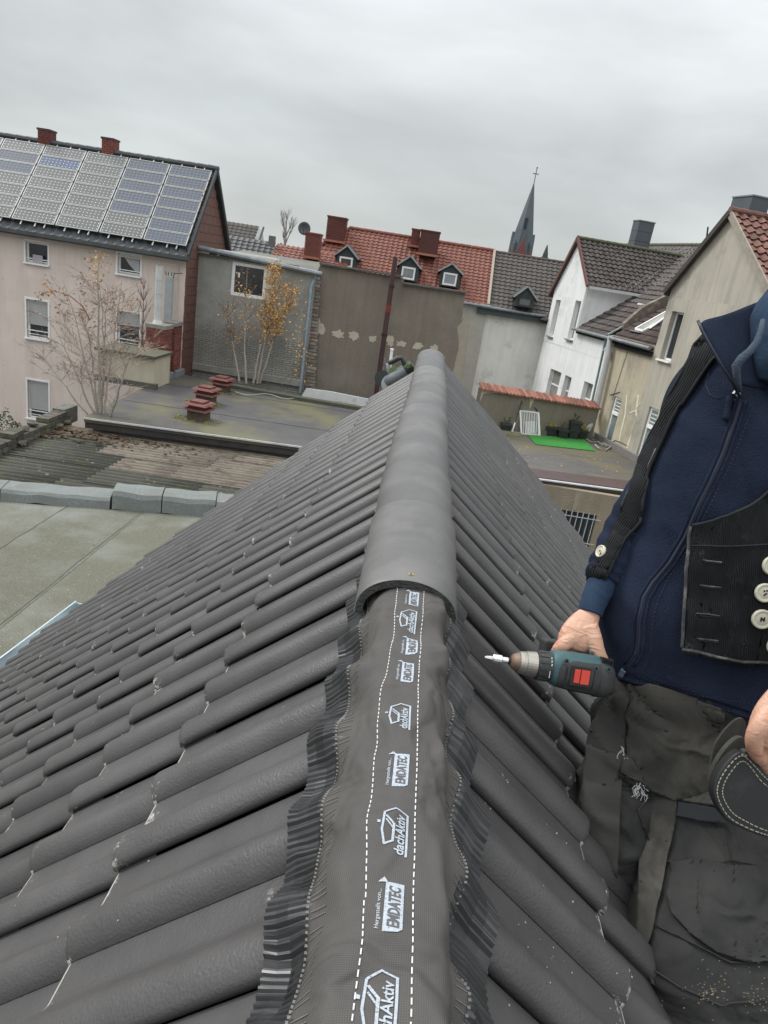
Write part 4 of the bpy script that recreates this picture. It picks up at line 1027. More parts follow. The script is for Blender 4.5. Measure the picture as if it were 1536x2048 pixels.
# stair turret with its own little red roof on the left
bchim(red, 612, 634, 466, 520, RYE-.6, 14, .8, nx=3)
p0 = atY(536, 492, RYE-1); 
ch0 = thing('rear_cottage', 'low rear house with a faded red roof and one squat chimney behind the grey wall', 'building', (p0.x, RYE, -7.6))
pts = [atY(x, y, RYE-.8) for x, y in ((534, 512), (640, 545), (640, 530), (612, 478), (600, 492), (536, 485))]
q0 = atY(534, 520, RYE-.8); q1 = atY(655, 548, RYE-.8); z0 = q0.z-.1; zt = atY(560, 489, RYE+1).z
tilefield('roof_tiles', ch0, (q0.x, RYE-.8, z0), (1, 0, 0), Vector((0, 1.8, zt-z0)), 15, 7, .245, math.hypot(1.8, zt-z0)/7, redt, amp=.035, keep=None, kind='stuff')
MB().box(((q0.x+q1.x)/2-.3, RYE+.6, (z0-7.6)/2-.06), (3.6, 2.4, z0+7.6-.15)).obj('house_body', mat('cream_render2', (.4, .37, .32)), ch0)
a = atY(544, 483, RYE+.6); MB().box((a.x, RYE+.6, a.z), (.28, .3, .5)).obj('chimney', mat('grey_concrete', (.15, .14, .13)), ch0)
# satellite dish
sp_ = atY(609, 457, RYE-.3); dish = thing('satellite_dish', 'grey round satellite dish beside the red roof hip', 'satellite dish', tuple(sp_))
V = [sp_+Vector((0, .04, 0))]; F = []
for r_ in (1, 2, 3):
    for i in range(16): a = 2*math.pi*i/16; V.append(sp_+Vector((math.cos(a)*.095*r_, .04-.012*r_*r_, math.sin(a)*.095*r_)))
for i in range(16): F.append((0, 1+i, 1+(i+1) % 16))
for r_ in (0, 1):
    for i in range(16): F.append((1+r_*16+i, 17+r_*16+i, 17+r_*16+(i+1) % 16, 1+r_*16+(i+1) % 16))
o = obj('reflector', V, F, mat('dish_grey', (.10, .11, .115), rough=.6), dish, smooth=True); o.modifiers.new('t', 'SOLIDIFY').thickness = .02
MB().tube([sp_+Vector((0, .05, 0)), sp_+Vector((.1, .3, -.5)), sp_+Vector((.1, .3, -1.6))], .03, 6).obj('mast', slate, dish); MB().tube([sp_+Vector((0, 0, -.25)), sp_+Vector((.02, -.4, -.05))], .015, 5).obj('feed_arm', slate, dish)
# dark roofs between the solar house and the red roof
for (nm, lab, p, Y, m) in (('black_roof_house', 'house with a plain dark grey tiled roof and pale gable beyond the grey wall', ((446, 478), (510, 490), (508, 448), (447, 443)), 46, greyt), ('glazed_roof_house', 'house with a shiny blue black tiled roof just behind the grey wall', ((452, 510), (545, 522), (538, 484), (456, 470)), 36, darktile)):
    a, b_, c, d = [atY(x, y, Y) for x, y in p]; th = thing(nm, lab, 'building', (a.x, Y, -7.6)); rn = (d.z-a.z)*1.0
    zt = (c.z+d.z)/2; zb = (a.z+b_.z)/2-.6; X0 = a.x-1.5; X1_ = b_.x
    tilefield('roof_tiles', th, (X0, Y, zb), (1, 0, 0), Vector((0, zt-zb, zt-zb)), int((X1_-X0)/.3), 9, .3, (zt-zb)*1.414/9, m, amp=.03, seg=3, kind='stuff')
    MB().box(((X0+X1_)/2, Y+3, (zb-7.6)/2-.1), (X1_-X0, 5.8, zb+7.6-.2)).obj('house_body', mat('pale_gable', (.5, .5, .48)), th)
    fixn(MB().prism([(X1_-.05, Y, zb-.1), (X1_-.05, Y+zt-zb, zt-.1), (X1_-.05, Y+2*(zt-zb), zb-.1)], (-.2, 0, 0)).obj('gable_wall', mat('pale_gable2', (.5, .5, .48)), th))
    MB().bar((X1_+.03, Y-.1, zb), (X1_+.03, Y+zt-zb, zt), .1, .12).obj('verge_board', slate, th)
# dark tiled house to the right of the red roof, with pale wall under it
dk = thing('dark_roof_house', 'pale rendered house with a dark weathered tile roof and small slate dormer', 'building', (4, 34, -7.6))
XD = atY(1104, 645, RYE).x+1.1; dzR = atY(1130, 530, RYE+run).z; zRd = RR.z-.02
tilefield('roof_tiles', dk, (XR+.06, RYE, zE-.02), (1, 0, 0), Vn, int((XD-XR)/.25)+1, 15, .25, sL/15, greyt, amp=.03, lift=.04, seg=4, kind='stuff')
ridge_caps(dk, (XR, RYE+run, zRd), (XD+.6, RYE+run, zRd), greyt, .09, .35)
MB().prism([(XR, RYE+run, zR-.1), (XD, RYE+run, zR-.1), (XD, RYE+2*run, zE), (XR, RYE+2*run, zE)], (0, 0, -.1)).obj('rear_roof', greyt, dk)
crw = mat('cream_roughcast', (.78, .77, .72), (.68, .665, .62), scale=1.3, streak=.3, streakc=(.48, .46, .42), rough=.95, bump=.2, bscale=25, c3=(.38, .36, .31), m3=(.55, .75), s3=.8)
xl = atY(930, 700, RYE+.25).x
MB().box(((xl+XD)/2, RYE+.35, (zE-7.6)/2-.08), (XD-xl, .25, zE+7.6-.16)).obj('rear_wall', crw, dk)
mb = MB().tube([(XR-.3, RYE-.12, zE-.08), (XD, RYE-.12, zE-.08)], .07, 8).tube([atY(985, 618, RYE), atY(990, 622, RYE), atY(1005, 632, RYE)], .03, 6); mb.obj('gutter', zincd, dk)
MB().box(((XR-.5+XD)/2, RYE+.1, zE-.28), (XD-XR+.5, .3, .26)).obj('eave_board', mat('green_grey_board', (.06, .08, .08)), dk)
n_ = Vector((0, -(zR-zE), run)).normalized()
Yd = atP(1048, 618, Vector((0, RYE, zE)), n_).y-.4
dormer(dk, 1050, 571, 1039, 1060, 594, 614, Yd, gm=glass('grey_glass', (.12, .13, .13)), fm=slate)

# ------------------------------------------------------------------ church
chy = 95.0
church = thing('church', 'distant church spire of grey slate with red brick gable and cross', 'church', tuple(atY(1040, 560, chy)))
tip = atY(1069, 362, chy); bl = atY(1027, 487, chy-2.2); br_ = atY(1055, 492, chy-2.2)
cx, cy = tip.x, chy; hw = (br_.x-bl.x)/2+.35; zb = bl.z; cx = (bl.x+br_.x)/2+.35
sp_m = mat('spire_slate', (.085, .105, .125), (.065, .08, .095), scale=.4, rough=.6)
V = [Vector((tip.x, cy, tip.z))]; F = []
ns = 8
zA = zb+.5
for (z, rr_) in ((zA+ (tip.z-zA)*.20, hw*.92), (zb-.8, hw*1.2)):
    for i in range(ns): a = math.pi/8+2*math.pi*i/ns; V.append(Vector((cx+(tip.x-cx)*(.2 if rr_ < hw else 0)+math.cos(a)*rr_, cy+math.sin(a)*rr_, z)))
for i in range(ns): F.append((0, 1+i, 1+(i+1) % ns)); F.append((1+i, 9+i, 9+(i+1) % ns, 1+(i+1) % ns))
fixn(obj('spire', V, F, sp_m, church))
MB().box((cx, cy, (zb-.8-7.6)/2-3), (hw*2.0, hw*2.0, zb+6.8+6)).obj('tower', mat('tower_brick', (.23, .07, .05), (.17, .055, .04), scale=.8), church)
bk_ = mat('church_brick', (.20, .065, .055), (.15, .055, .05), scale=1)
for dx, dy in ((0, -1), (1, 0), (-1, 0)):
    t_ = Vector((dy, -dx, 0)); c = Vector((cx+dx*(hw+.25), cy+dy*(hw+.25), zb-1.9))
    fixn(MB().prism([c-t_*hw*.62, c+t_*hw*.62, c+ZV*3.0], (-dx*.5, -dy*.5, 0)).obj('brick_gable', bk_, church))
    fixn(MB().prism([c-t_*hw*.86-ZV*.2+Vector((-dx*.05, -dy*.05, 0)), c+ZV*3.4+Vector((-dx*.05, -dy*.05, 0)), c+t_*hw*.86-ZV*.2+Vector((-dx*.05, -dy*.05, 0)), c+t_*hw*.70-ZV*.2, c+ZV*2.95, c-t_*hw*.70-ZV*.2], (-dx*1.2, -dy*1.2, 0)).obj('gable_roof', sp_m, church))
for i in (1, 3, 5, 7):
    a = math.pi/8+2*math.pi*i/8-math.pi/8; q = Vector((cx+math.cos(a)*hw*1.15, cy+math.sin(a)*hw*1.15, zb-.8)); 
    MB().tube([q, q+ZV*.9, q+ZV*1.5], [.22, .2, .02], 6).obj('pinnacle', sp_m, church)
for k in (.42, .55):
    p = Vector((cx, cy, zb)).lerp(Vector((tip.x, cy, tip.z)), k*.7); MB().box(p+Vector((-.1, -hw*(1-k*.7)*.97, 0)), (.35, .5, .6)).obj('spire_hatch', mat('dark_hatch', (.03, .04, .05)), church)
ct = Vector((tip.x, cy, tip.z-.3)); cr_m = mat('iron', (.05, .055, .06))
MB().bar(ct, ct+ZV*1.7, .08, .08).bar(ct+ZV*1.1-Vector((.36, 0, 0)), ct+ZV*1.1+Vector((.36, 0, 0)), .08, .08).box(ct+ZV*1.78, (.14, .14, .14)).obj('cross', cr_m, church)
p = atY(1091, 508, 80); q = thing('roof_finial', 'small dark finial rising just beyond the dark weathered roof', 'finial', tuple(p-ZV*2))
MB().tube([p-ZV*2, p, p+ZV*.9], [.5, .28, .05], 6).obj('finial', cr_m, q); MB().tube([p-ZV*2, p-ZV*.3+Vector((-.5, 0, 0))*0], [.5, .4], 6).obj('finial_base', cr_m, q)

# ------------------------------------------------------------------ terrace and the row on the right
TZ = -4.5
A_ = atZ(1180, 870, TZ); B_ = atZ(1285, 930, TZ); dP = (B_-A_).normalized(); qP = Vector((-dP.y, dP.x, 0)); qP = qP if qP.x > 0 else -qP
def onP(px, py, off=0): 
    p = atP(px, py, A_+qP*off, qP); return p
def tz(px, py, off=0): p = onP(px, py, off); return (p-A_).dot(dP), p.z
def PP(t_, z, q_=0): return Vector((A_.x, A_.y, 0))+dP*t_+qP*q_+ZV*z
# terrace
terr = thing('terrace_building', 'beige building with a flat roof terrace and a barred window below', 'building', (4, 21, -7.6))
f1 = atZ(1060, 953, TZ); f2 = atZ(1262, 980, TZ); fd = (f2-f1).normalized()
fl = f1-fd*3.2; frr = f2+fd*3.2
tw = mat('wet_terrace', (.10, .095, .09), (.075, .07, .066), scale=1.0, c3=(.125, .11, .065), m3=(.48, .62), s3=.45, rough=.55, streak=0, fleck=((.35, .28, .14), 16, .73), bump=.1, bscale=20, stretch=(1, 2.2, 1))
MB().prism([(fl.x, fl.y, TZ), (frr.x, frr.y, TZ), (frr.x+.5, A_.y+1.5, TZ), (fl.x, A_.y-1.0, TZ)], (0, 0, -.14)).obj('roof', tw, terr)
MB().prism([f1-fd*3.2+ZV*.006, f2+fd*3.2+ZV*.006, f2+fd*3.2+ZV*.006+Vector((0, 1.1, 0)), f1-fd*3.2+ZV*.006+Vector((0, .85, 0))], (0, 0, .006)).obj('edge_strip', mat('red_brown_strip', (.075, .045, .042), (.055, .035, .033), scale=2, rough=.6), terr)
MB().bar(fl+Vector((0, -.05, -.03)), frr+Vector((0, -.05, -.03)), .10, .035).obj('drip_edge', mat('white_edge', (.62, .64, .65), (.5, .5, .5), rough=.4), terr)
MB().bar(fl+Vector((0, .05, -.2)), frr+Vector((0, .05, -.2)), .12, .12).obj('gutter_board', mat('brown_board', (.07, .055, .045)), terr)
bwm = mat('ochre_wall', (.30, .255, .185), (.24, .2, .15), scale=1.2, streak=.4, streakc=(.15, .13, .10), rough=.95, bump=.2, bscale=20)
w0 = atY(1112, 1010, f1.y+.3); w1 = atY(1172, 1085, f1.y+.3)
O = Vector((fl.x, fl.y+.3, -7.6)); hw_ = (w0.x-O.x, -7.6+7.6+max(.1, w1.z+7.6), w1.x-O.x, w0.z+7.6)
wall('front_wall', terr, O, (1, 0, 0), frr.x-fl.x, TZ+7.6-.15, [hw_], bwm, back=Vector((0, 1, 0)))
ww, wh = hw_[2]-hw_[0], hw_[3]-hw_[1]; wo = O+Vector((hw_[0], 0, hw_[1]))
f = window(terr, wo, (1, 0, 0), Vector((0, 1, 0)), ww, wh, inset=.11, fr=.04, sill=False, fm=slate)
bar_m = mat('grey_bars', (.5, .53, .54), (.4, .42, .43), rough=.5)
for i in range(7): x = ww*(i+.5)/7; MB().bar(wo+Vector((x, -.04, -.05)), wo+Vector((x, -.04, wh+.05)), .022, .022).obj('window_bar', bar_m, f)
for zf in (.12, .88): MB().bar(wo+Vector((-.08, -.06, wh*zf)), wo+Vector((ww+.12, -.06, wh*zf)), .02, .02, (0, 1, 0)).obj('window_bar', bar_m, f)
MB().box(O+Vector((hw_[0]+.45, -.004, TZ+7.6-.5)), (.12, .014, .5)).obj('stain_strip', mat('pale_strip', (.34, .3, .24)), terr)
# parapet wall with orange coping tiles
cwm = mat('terrace_wall', (.235, .21, .165), (.18, .16, .13), scale=1.4, streak=.4, streakc=(.12, .105, .08), rough=.95, c3=(.32, .29, .22), m3=(.6, .72), s3=1)
c0 = atZ(948, 857, TZ); c1 = atZ(1172, 877, TZ); cd = (c1-c0).normalized(); 
zt0 = atP(949, 776, c0, Vector((cd.y, -cd.x, 0))).z; zt1 = atP(1184, 815, c0, Vector((cd.y, -cd.x, 0))).z
cw = thing('terrace_wall', 'low beige terrace wall capped with orange roof tiles', 'wall', (c0.x, c0.y, TZ))
nb = Vector((-cd.y, cd.x, 0)); E0 = c0; E1 = c1+cd*.25
fixn(MB().prism([E0, E1, Vector((E1.x, E1.y, zt1)), Vector((E0.x, E0.y, zt0))], nb*.3).obj('wall_face', cwm, cw))
orange = mat('orange_tile', (.28, .11, .07), (.17, .075, .055), scale=6, rvar=.35, rough=.8, c3=(.12, .1, .07), m3=(.6, .7), s3=6)
n = 34
for i in range(n):
    u = (i+.5)/n; p = E0.lerp(E1, u); p = Vector((p.x, p.y, zt0+(zt1-zt0)*u+.03)); L_ = (E1-E0).length/n
    a = p-nb*.12-ZV*.07; c_ = p+nb*.36+ZV*.10
    V = []; 
    for e_ in (a, c_):
        for k in range(5): an = math.pi*k/4; V.append(e_-cd*math.cos(an)*L_*.55+ZV*math.sin(an)*.07)
    o = obj('coping_tile', V, [(k, k+1, k+6, k+5) for k in range(4)]+[(4, 3, 2, 1, 0)], orange, cw)
fixn(MB().prism([E0-nb*.01+ZV*1.0+cd*.02, E0-nb*.01+ZV*1.45+cd*.02, E0-nb*.01+ZV*1.46+cd*.6, E0-nb*.01+ZV*1.36+cd*.5, E0-nb*.01+ZV*1.3+cd*.1], nb*.02).obj('pale_patch', pale, cw))
fixn(MB().prism([E0-nb*.01+ZV*1.2+cd*2.0, E0-nb*.01+ZV*1.44+cd*1.9, E0-nb*.01+ZV*1.42+cd*2.2, E0-nb*.01+ZV*.9+cd*2.05], nb*.02).obj('pale_patch', pale, cw))
fixn(MB().prism([E0-nb*.12, E1-nb*.12, E1-nb*.12+ZV*.16, E0-nb*.12+ZV*.16], nb*.12).obj('upstand', mat('grey_upstand', (.2, .19, .17), (.12, .115, .1), scale=3), cw))
# ------------------------------------------------------------------ white gabled house and the row it belongs to
whm = mat('white_render', (.82, .83, .82), (.73, .74, .73), scale=1.2, streak=.35, streakc=(.45, .46, .44), rough=.9, bump=.1, bscale=30, c3=(.42, .43, .41), m3=(.56, .8), s3=.8)
row = thing('white_gable_house', 'white rendered house with a steep gable, narrow windows and mossy dark tiles', 'building', tuple(PP(-4, -7.6)))
U_ = -dP      # along the wall towards the far end
def hol(tl, br):
    a = tz(*tl); b_ = tz(*br); return a, b_
T0, T1 = -.35, -5.3       # lower wall
lows = [(-5.05, -3.85, -2.68, -4.4), (-3.42, -2.75, -2.70, -4.4), (-1.55, -.75, -2.62, -4.4)]
ups = [(-6.12, -5.6, .28, -1.33), (-4.08, -3.5, .39, -1.22)]
def w_on(name, parent, ta, tb, z0, z1, hs, m, off=0):
    """wall between ta (far) and tb (near) on the street plane; openings (ta, tb, ztop, zbottom)"""
    return wall(name, parent, PP(ta, z0, off), dP, tb-ta, z1-z0, [(a-ta, d-z0, b_-ta, c-z0) for a, b_, c, d in hs], m, back=qP, depth=.22)
hs = [(a, b_, c, d) for a, b_, c, d in lows]
w_on('lower_wall', row, -5.4, -.36, -7.6, -1.6, [h for h in hs], whm)
reveal_m = mat('dull_reveal', (.25, .24, .21), (.2, .19, .17))
for i, (a, b_, c, d) in enumerate(lows):
    window(row, PP(a, d), dP, qP, b_-a, c-d, inset=.15, fr=.06, mull=0, g_=glass('pale_blind', (.30, .30, .27), .4), sill=False, transom=.62)
w_on('upper_wall', row, -6.55, -3.28, -1.6, .46, ups, whm, -.012)
MB().prism([PP(-3.28, -1.6, -.006), PP(-.36, -1.6, -.006), PP(-.36, -.7, -.006), PP(-3.28, -.7, -.006)], qP*.3).obj('upper_wall', whm, row)
MB().prism([PP(-6.9, -7.6), PP(-5.4, -7.6), PP(-5.4, -1.6), PP(-6.55, -1.6)], qP*.3).obj('lower_wall', whm, row)
for a, b_, c, d in ups:
    f = window(row, PP(a, d, -.012), dP, qP, b_-a, c-d, inset=.16, fr=.05, g_=glass('pale_blind2', (.26, .26, .24), .4), sill=True, trimm=zincd)
fixn(MB().prism([PP(-6.55, .46, -.012), PP(-3.28, .46, -.012), PP(-3.28, 1.14, -.012), PP(-5.07, 2.76, -.012), PP(-6.55, .9, -.012)], qP*.25).obj('gable', whm, row))
fixn(MB().prism([PP(-3.3, -1.2, 0), PP(-3.3, -1.2, 2.6), PP(-3.3, 1.12, 2.6), PP(-3.3, 1.12, 0)], -dP*.25).obj('return_wall', whm, row))
MB().bar(PP(-3.27, -.7, -.03), PP(-3.27, 1.1, -.03), .08, .08).obj('corner_board', white_p, row)
mossyt = mat('mossy_dark_tile', (.095, .082, .076), (.06, .052, .05), scale=2.5, rough=.85, c3=(.10, .11, .05), m3=(.62, .8), s3=2.5, rvar=.22, spec=.3)
KM = .728
def main_z(q): return -.67+KM*q
# near slope of the cross gable: single tiles
e0 = PP(-3.12, 1.06, -.12); up_ = (PP(-5.07, 2.86, 0)-PP(-3.12, 1.06, 0)); Lg = up_.length
def keepg(u, v):
    q = u-.12; z = 1.06+(2.86-1.06)*v/Lg; return main_z(q) < z+.12
tilefield('roof_tile', row, e0, qP, up_, 23, 11, .245, Lg/11, mossyt, amp=.04, lift=.05, keep=keepg, seg=5, single=True, jit=.006)
far = (PP(-5.07, 2.86, 0)-PP(-6.75, .5, 0))
fixn(MB().prism([PP(-6.8, .44, -.12), PP(-5.07, 2.84, -.12), PP(-5.07, 2.84, 5.0), PP(-6.8, .44, 1.7)], -ZV*.1).obj('far_roof_slope', mossyt, row))
mossc = mat('mossy_cap', (.09, .10, .045), (.07, .065, .05), scale=4)
ridge_caps(row, PP(-5.07, 2.92, -.15), PP(-5.07, 2.92, 5.0), mossc, .085, .33)
redv = mat('red_verge', (.16, .06, .055), (.1, .05, .05))
MB().bar(PP(-3.05, 1.02, -.14), PP(-5.07, 2.9, -.14), .06, .14).obj('verge_board', redv, row); MB().bar(PP(-6.85, .36, -.14), PP(-5.07, 2.9, -.14), .06, .14).obj('verge_board', redv, row)
MB().bar(PP(-3.0, .98, -.05), PP(-3.0, .98, 2.35), .10, .11).obj('eave_gutter', mat('white_gutter', (.6, .6, .6)), row)
MB().bar(PP(-3.3, 1.14, 2.35), PP(-5.07, 2.9, 4.95), .11, .03, (0, 0, 1)).obj('valley_flashing', mat('pale_flashing', (.5, .5, .47), (.4, .4, .38)), row)
# main roof running along the wall
eav = PP(-.36, -.67, -.12)
def keepm(u, v):   # u towards far end, v up slope
    t_ = -.38-u; q = v*.808-.12; z = main_z(q)
    if -6.6 < t_ < -3.25:   # under the cross gable
        return z > 1.14+(2.86-1.14)*min(abs(t_+3.3), abs(t_+6.8))/1.75 - .1 and q > 2.1
    return True
upm = (PP(0, main_z(1), 1)-PP(0, main_z(0), 0))
tilefield('main_roof_tile', row, PP(-.38, main_z(-.12), -.12), -dP, upm, 38, 21, .29, .34, mossyt, amp=.03, lift=.05, keep=keepm, seg=4, single=True, jit=.006, limit=150)
MB().prism([PP(.3, main_z(-.1)-.05, -.1), PP(-3.2, main_z(-.1)-.05, -.1), PP(-3.2, main_z(5.6)-.05, 5.6), PP(.3, main_z(5.6)-.05, 5.6)], -ZV*.1).obj('roof_boards', dark, row)
ridge_caps(row, PP(3.6, main_z(5.65)+.05, 5.65), PP(-12, main_z(5.65)+.05, 5.65), mossc, .085, .33)
mb = MB().tube([PP(-3.3, -.74, -.22), PP(.15, -.74, -.22)], .06, 8); mb.obj('gutter', zincd, row)
tealp = mat('teal_pipe', (.16, .25, .24), (.12, .19, .19), rough=.5)
MB().tube([onP(1213, 672, -.14), onP(1207, 700, -.14), onP(1172, 858, -.14)], .045, 8).obj('downpipe', tealp, row)
graym = mat('grey_pvc_pipe', (.48, .48, .485), (.38, .38, .38), scale=4, rough=.5, c3=(.14, .16, .08), m3=(.66, .75))
cdp = thing('stack_pipe', 'fat grey downpipe between white and beige walls with an elbow at the foot', 'pipe', tuple(onP(1180, 862, -.25)))
MB().tube([onP(1221, 672, -.2), onP(1216, 712, -.2), onP(1190, 828, -.2), onP(1187, 838, -.3), onP(1169, 872, -.75), onP(1160, 876, -.85)], .105, 10).obj('pipe', graym, cdp)
for px, py in ((1214, 700), (1191, 822)): p = onP(px, py, -.2); MB().tube([p-ZV*.05, p+ZV*.05], .125, 10).obj('collar', graym, cdp)
# chimney and vents behind
chm = mat('slate_blue_cladding', (.075, .09, .105), (.06, .072, .085), scale=1.2, rough=.55)
def cladchim(name, label, t_, q_, wt, wq, z0, z1, rows_, par=None):
    o = thing(name, label, 'chimney', tuple(PP(t_, z0, q_)))
    h = (z1-z0)/rows_
    for r_ in range(rows_):
        z = z0+h*(r_+.5); MB().box(PP(t_, z, q_), (wt-.006*(r_ % 2), wq-.006*(r_ % 2), h-.012), (dP, qP, ZV)).obj('cladding_panel', chm, o)
    MB().box(PP(t_, (z0+z1)/2, q_), (wt-.03, wq-.03, z1-z0), (dP, qP, ZV)).obj('core', dark, o)
    MB().box(PP(t_, z1+.02, q_), (wt+.05, wq+.05, .04), (dP, qP, ZV)).obj('cap', zincd, o)
cladchim('tall_chimney', 'tall narrow slate blue clad chimney above the mossy roof ridge', -5.75, 3.1, .55, .75, 2.0, 4.05, 5)
# beige middle section with the roof window
midw = mat('beige_render', (.50, .44, .32), (.42, .37, .275), scale=.8, streak=.35, streakc=(.20, .18, .15), rough=.95, bump=.15, bscale=25, c3=(.27, .25, .21), m3=(.5, .7), s3=.6)
mid = thing('beige_row_house', 'weathered beige house with two white terrace doors and a roof window', 'building', tuple(PP(1.2, -7.6)))
drs = [(1.08, 1.68, -2.70, TZ+.06), (3.55, 4.15, -2.56, TZ+.06)]
w_on('front_wall', mid, -.33, 2.9, -7.6, -.62, [drs[0]], midw)
def door(parent, a, b_, zt, zb):
    f = window(parent, PP(a, zb, 0), dP, qP, b_-a, zt-zb, inset=.06, fr=.09, transom=.66, g_=glass('bluish_curtain', (.26, .31, .32), .15), sill=False, name='door')
    MB().box(PP((a+b_)/2, zb+(zt-zb)*.655, .05), (b_-a-.16, .05, .13), (dP, qP, ZV)).obj('door_rail', white_p, f); MB().box(PP(b_-.05, zb+.95, .03), (.02, .05, .12), (dP, qP, ZV)).obj('handle', zincd, f)
    for k in range(3): MB().box(PP((a+b_)/2, zb+(zt-zb)*(.74+.07*k), .085), (b_-a-.2, .012, .025), (dP, qP, ZV)).obj('blind_slat', white_p, f)
door(mid, *drs[0])
# repair filler lines on the wall
fillm = mat('pale_filler', (.68, .64, .53), (.6, .56, .45), scale=9)
def wall_line(parent, pts, w, m, name='filler_line', off=-.006):
    P3 = [onP(x, y, off) for x, y in pts]; mb = MB()
    for a, b_ in zip(P3, P3[1:]): mb.bar(a, b_, w*random.uniform(.7, 1.3), .012, (qP.x, qP.y, 0))
    mb.obj(name, m, parent)
wall_line(mid, [(1254, 790), (1250, 830), (1243, 860), (1238, 884)], .085, fillm)
wall_line(mid, [(1277, 790), (1272, 826), (1278, 845), (1268, 862), (1258, 884), (1254, 896)], .10, fillm)
wall_line(mid, [(1259, 826), (1270, 822), (1280, 806), (1290, 796)], .05, fillm); wall_line(mid, [(1272, 846), (1282, 850)], .06, fillm); wall_line(mid, [(1262, 870), (1272, 868), (1276, 855)], .05, fillm)
wall_line(mid, [(1262, 680), (1224, 800)], .012, dark, 'cable', -.02); wall_line(mid, [(1220, 790), (1240, 784)], .02, dark, 'cable', -.02)
wall_line(mid, [(1222, 886), (1230, 881), (1240, 884), (1262, 896), (1266, 908)], .03, mat('crack', (.1, .09, .07)), 'crack')
mb = MB().prism([PP(-.3, TZ, -.12), PP(5.5, TZ, -.12), PP(5.5, TZ+.22, -.12), PP(-.3, TZ+.22, -.12)], qP*.115); mb.obj('upstand', mat('grey_skirting', (.19, .185, .175), (.12, .12, .11), scale=3), mid)
band_m = mat('dark_grey_band', (.13, .125, .115), (.2, .19, .17), scale=2)
fixn(MB().prism([PP(-.2, -.72, -.008), PP(2.85, -.72, -.008), PP(2.6, -1.0, -.008), PP(1.7, -.86, -.008), PP(.9, -.95, -.008), PP(.1, -.85, -.008)], qP*.006).obj('eave_band', band_m, mid))  # dark uneven band across the wall just below the eave
brt = mat('brown_ribbed_tile', (.085, .06, .052), (.055, .042, .038), scale=4, rough=.8, rvar=.25, c3=(.16, .14, .13), m3=(.66, .78), s3=6)
tilefield('roof_tile', mid, PP(2.85, main_z(-.1)-.05, -.14), -dP, upm, 18, 10, .17, .34, brt, amp=.035, lift=.045, seg=4, single=True, jit=.004, phase='roman')
MB().prism([PP(.3, main_z(-.1)-.16, -.1), PP(2.88, main_z(-.1)-.16, -.1), PP(2.88, main_z(5.6)-.16, 5.6), PP(.3, main_z(5.6)-.16, 5.6)], -ZV*.1).obj('roof_boards', dark, mid)
tilefield('upper_roof_tile', mid, PP(3.4, main_z(2.9)+.02, 2.9), -dP, upm, 13, 9, .29, .34, mossyt, amp=.03, lift=.05, seg=4, single=True)
tilefield('rear_roof_tile', mid, PP(9.5, main_z(3.2)-.02, 3.2), -dP, upm, 20, 8, .29, .34, mossyt, amp=.03, lift=.05, seg=3, kind='stuff')
MB().tube([PP(.1, -.72, -.24), PP(2.95, -.72, -.24)], .065, 8).obj('gutter', zincd, mid)
# mottled fire wall rising through the roof
fw_m = mat('mottled_fire_wall', (.16, .125, .10), (.11, .095, .08), scale=2, c3=(.25, .22, .19), m3=(.5, .65), s3=4, rough=.95)
fixn(MB().prism([PP(-.5, main_z(.4)-.1, .4), PP(-.5, main_z(3.0)-.1, 3.0), PP(-.5, main_z(3.0)+.35, 3.0), PP(-.5, main_z(1.0)+.5, 1.0), PP(-.5, main_z(.4)+.25, .4)], dP*.22).obj('fire_wall', fw_m, mid))
MB().bar(PP(-.4, main_z(.0)+.03, -.1), PP(-.4, main_z(.5)+.1, .5), .10, .05).obj('flashing', zincd, mid)
for q, t_ in ((1.05, -.6), (3.1, -.4)): MB().box(PP(t_, main_z(q)+.55, q), (.3, .14, .06), (dP, qP, ZV)).obj('bracket', white_p, mid)
# open roof window
def PM(t_, q, n=0): return PP(t_, main_z(q)-.02, q)+Vector((0, 0, 1))*n
rw = MB(); ta, tb, qa, qb = .45, 1.05, .5, 1.85
rw.bar(PM(ta, qa, .07), PM(ta, qb, .07), .07, .1).bar(PM(tb, qa, .07), PM(tb, qb, .07), .07, .1).bar(PM(ta, qa, .07), PM(tb, qa, .07), .08, .1).bar(PM(ta, qb, .07), PM(tb, qb, .07), .08, .1)
rwf = rw.obj('roof_window', white_p, mid)
MB().prism([PM(ta, qa, .09), PM(tb, qa, .09), PM(tb, qb, .09), PM(ta, qb, .09)], ZV*.015).obj('pane', glass('skylight_glass', (.30, .30, .25), .1), rwf)
MB().bar(PM(ta-.05, qa-.12, .09), PM(tb+.05, qa-.12, .09), .2, .012).obj('apron_flashing', mat('bright_flashing', (.66, .68, .7), rough=.3, metal=.4), rwf)
MB().bar(PM(tb+.15, qa+.1, .12), PM(tb+.1, qb, .4), .12, .012).obj('side_flashing', mat('bright_flashing2', (.66, .68, .7), rough=.3, metal=.4), rwf)
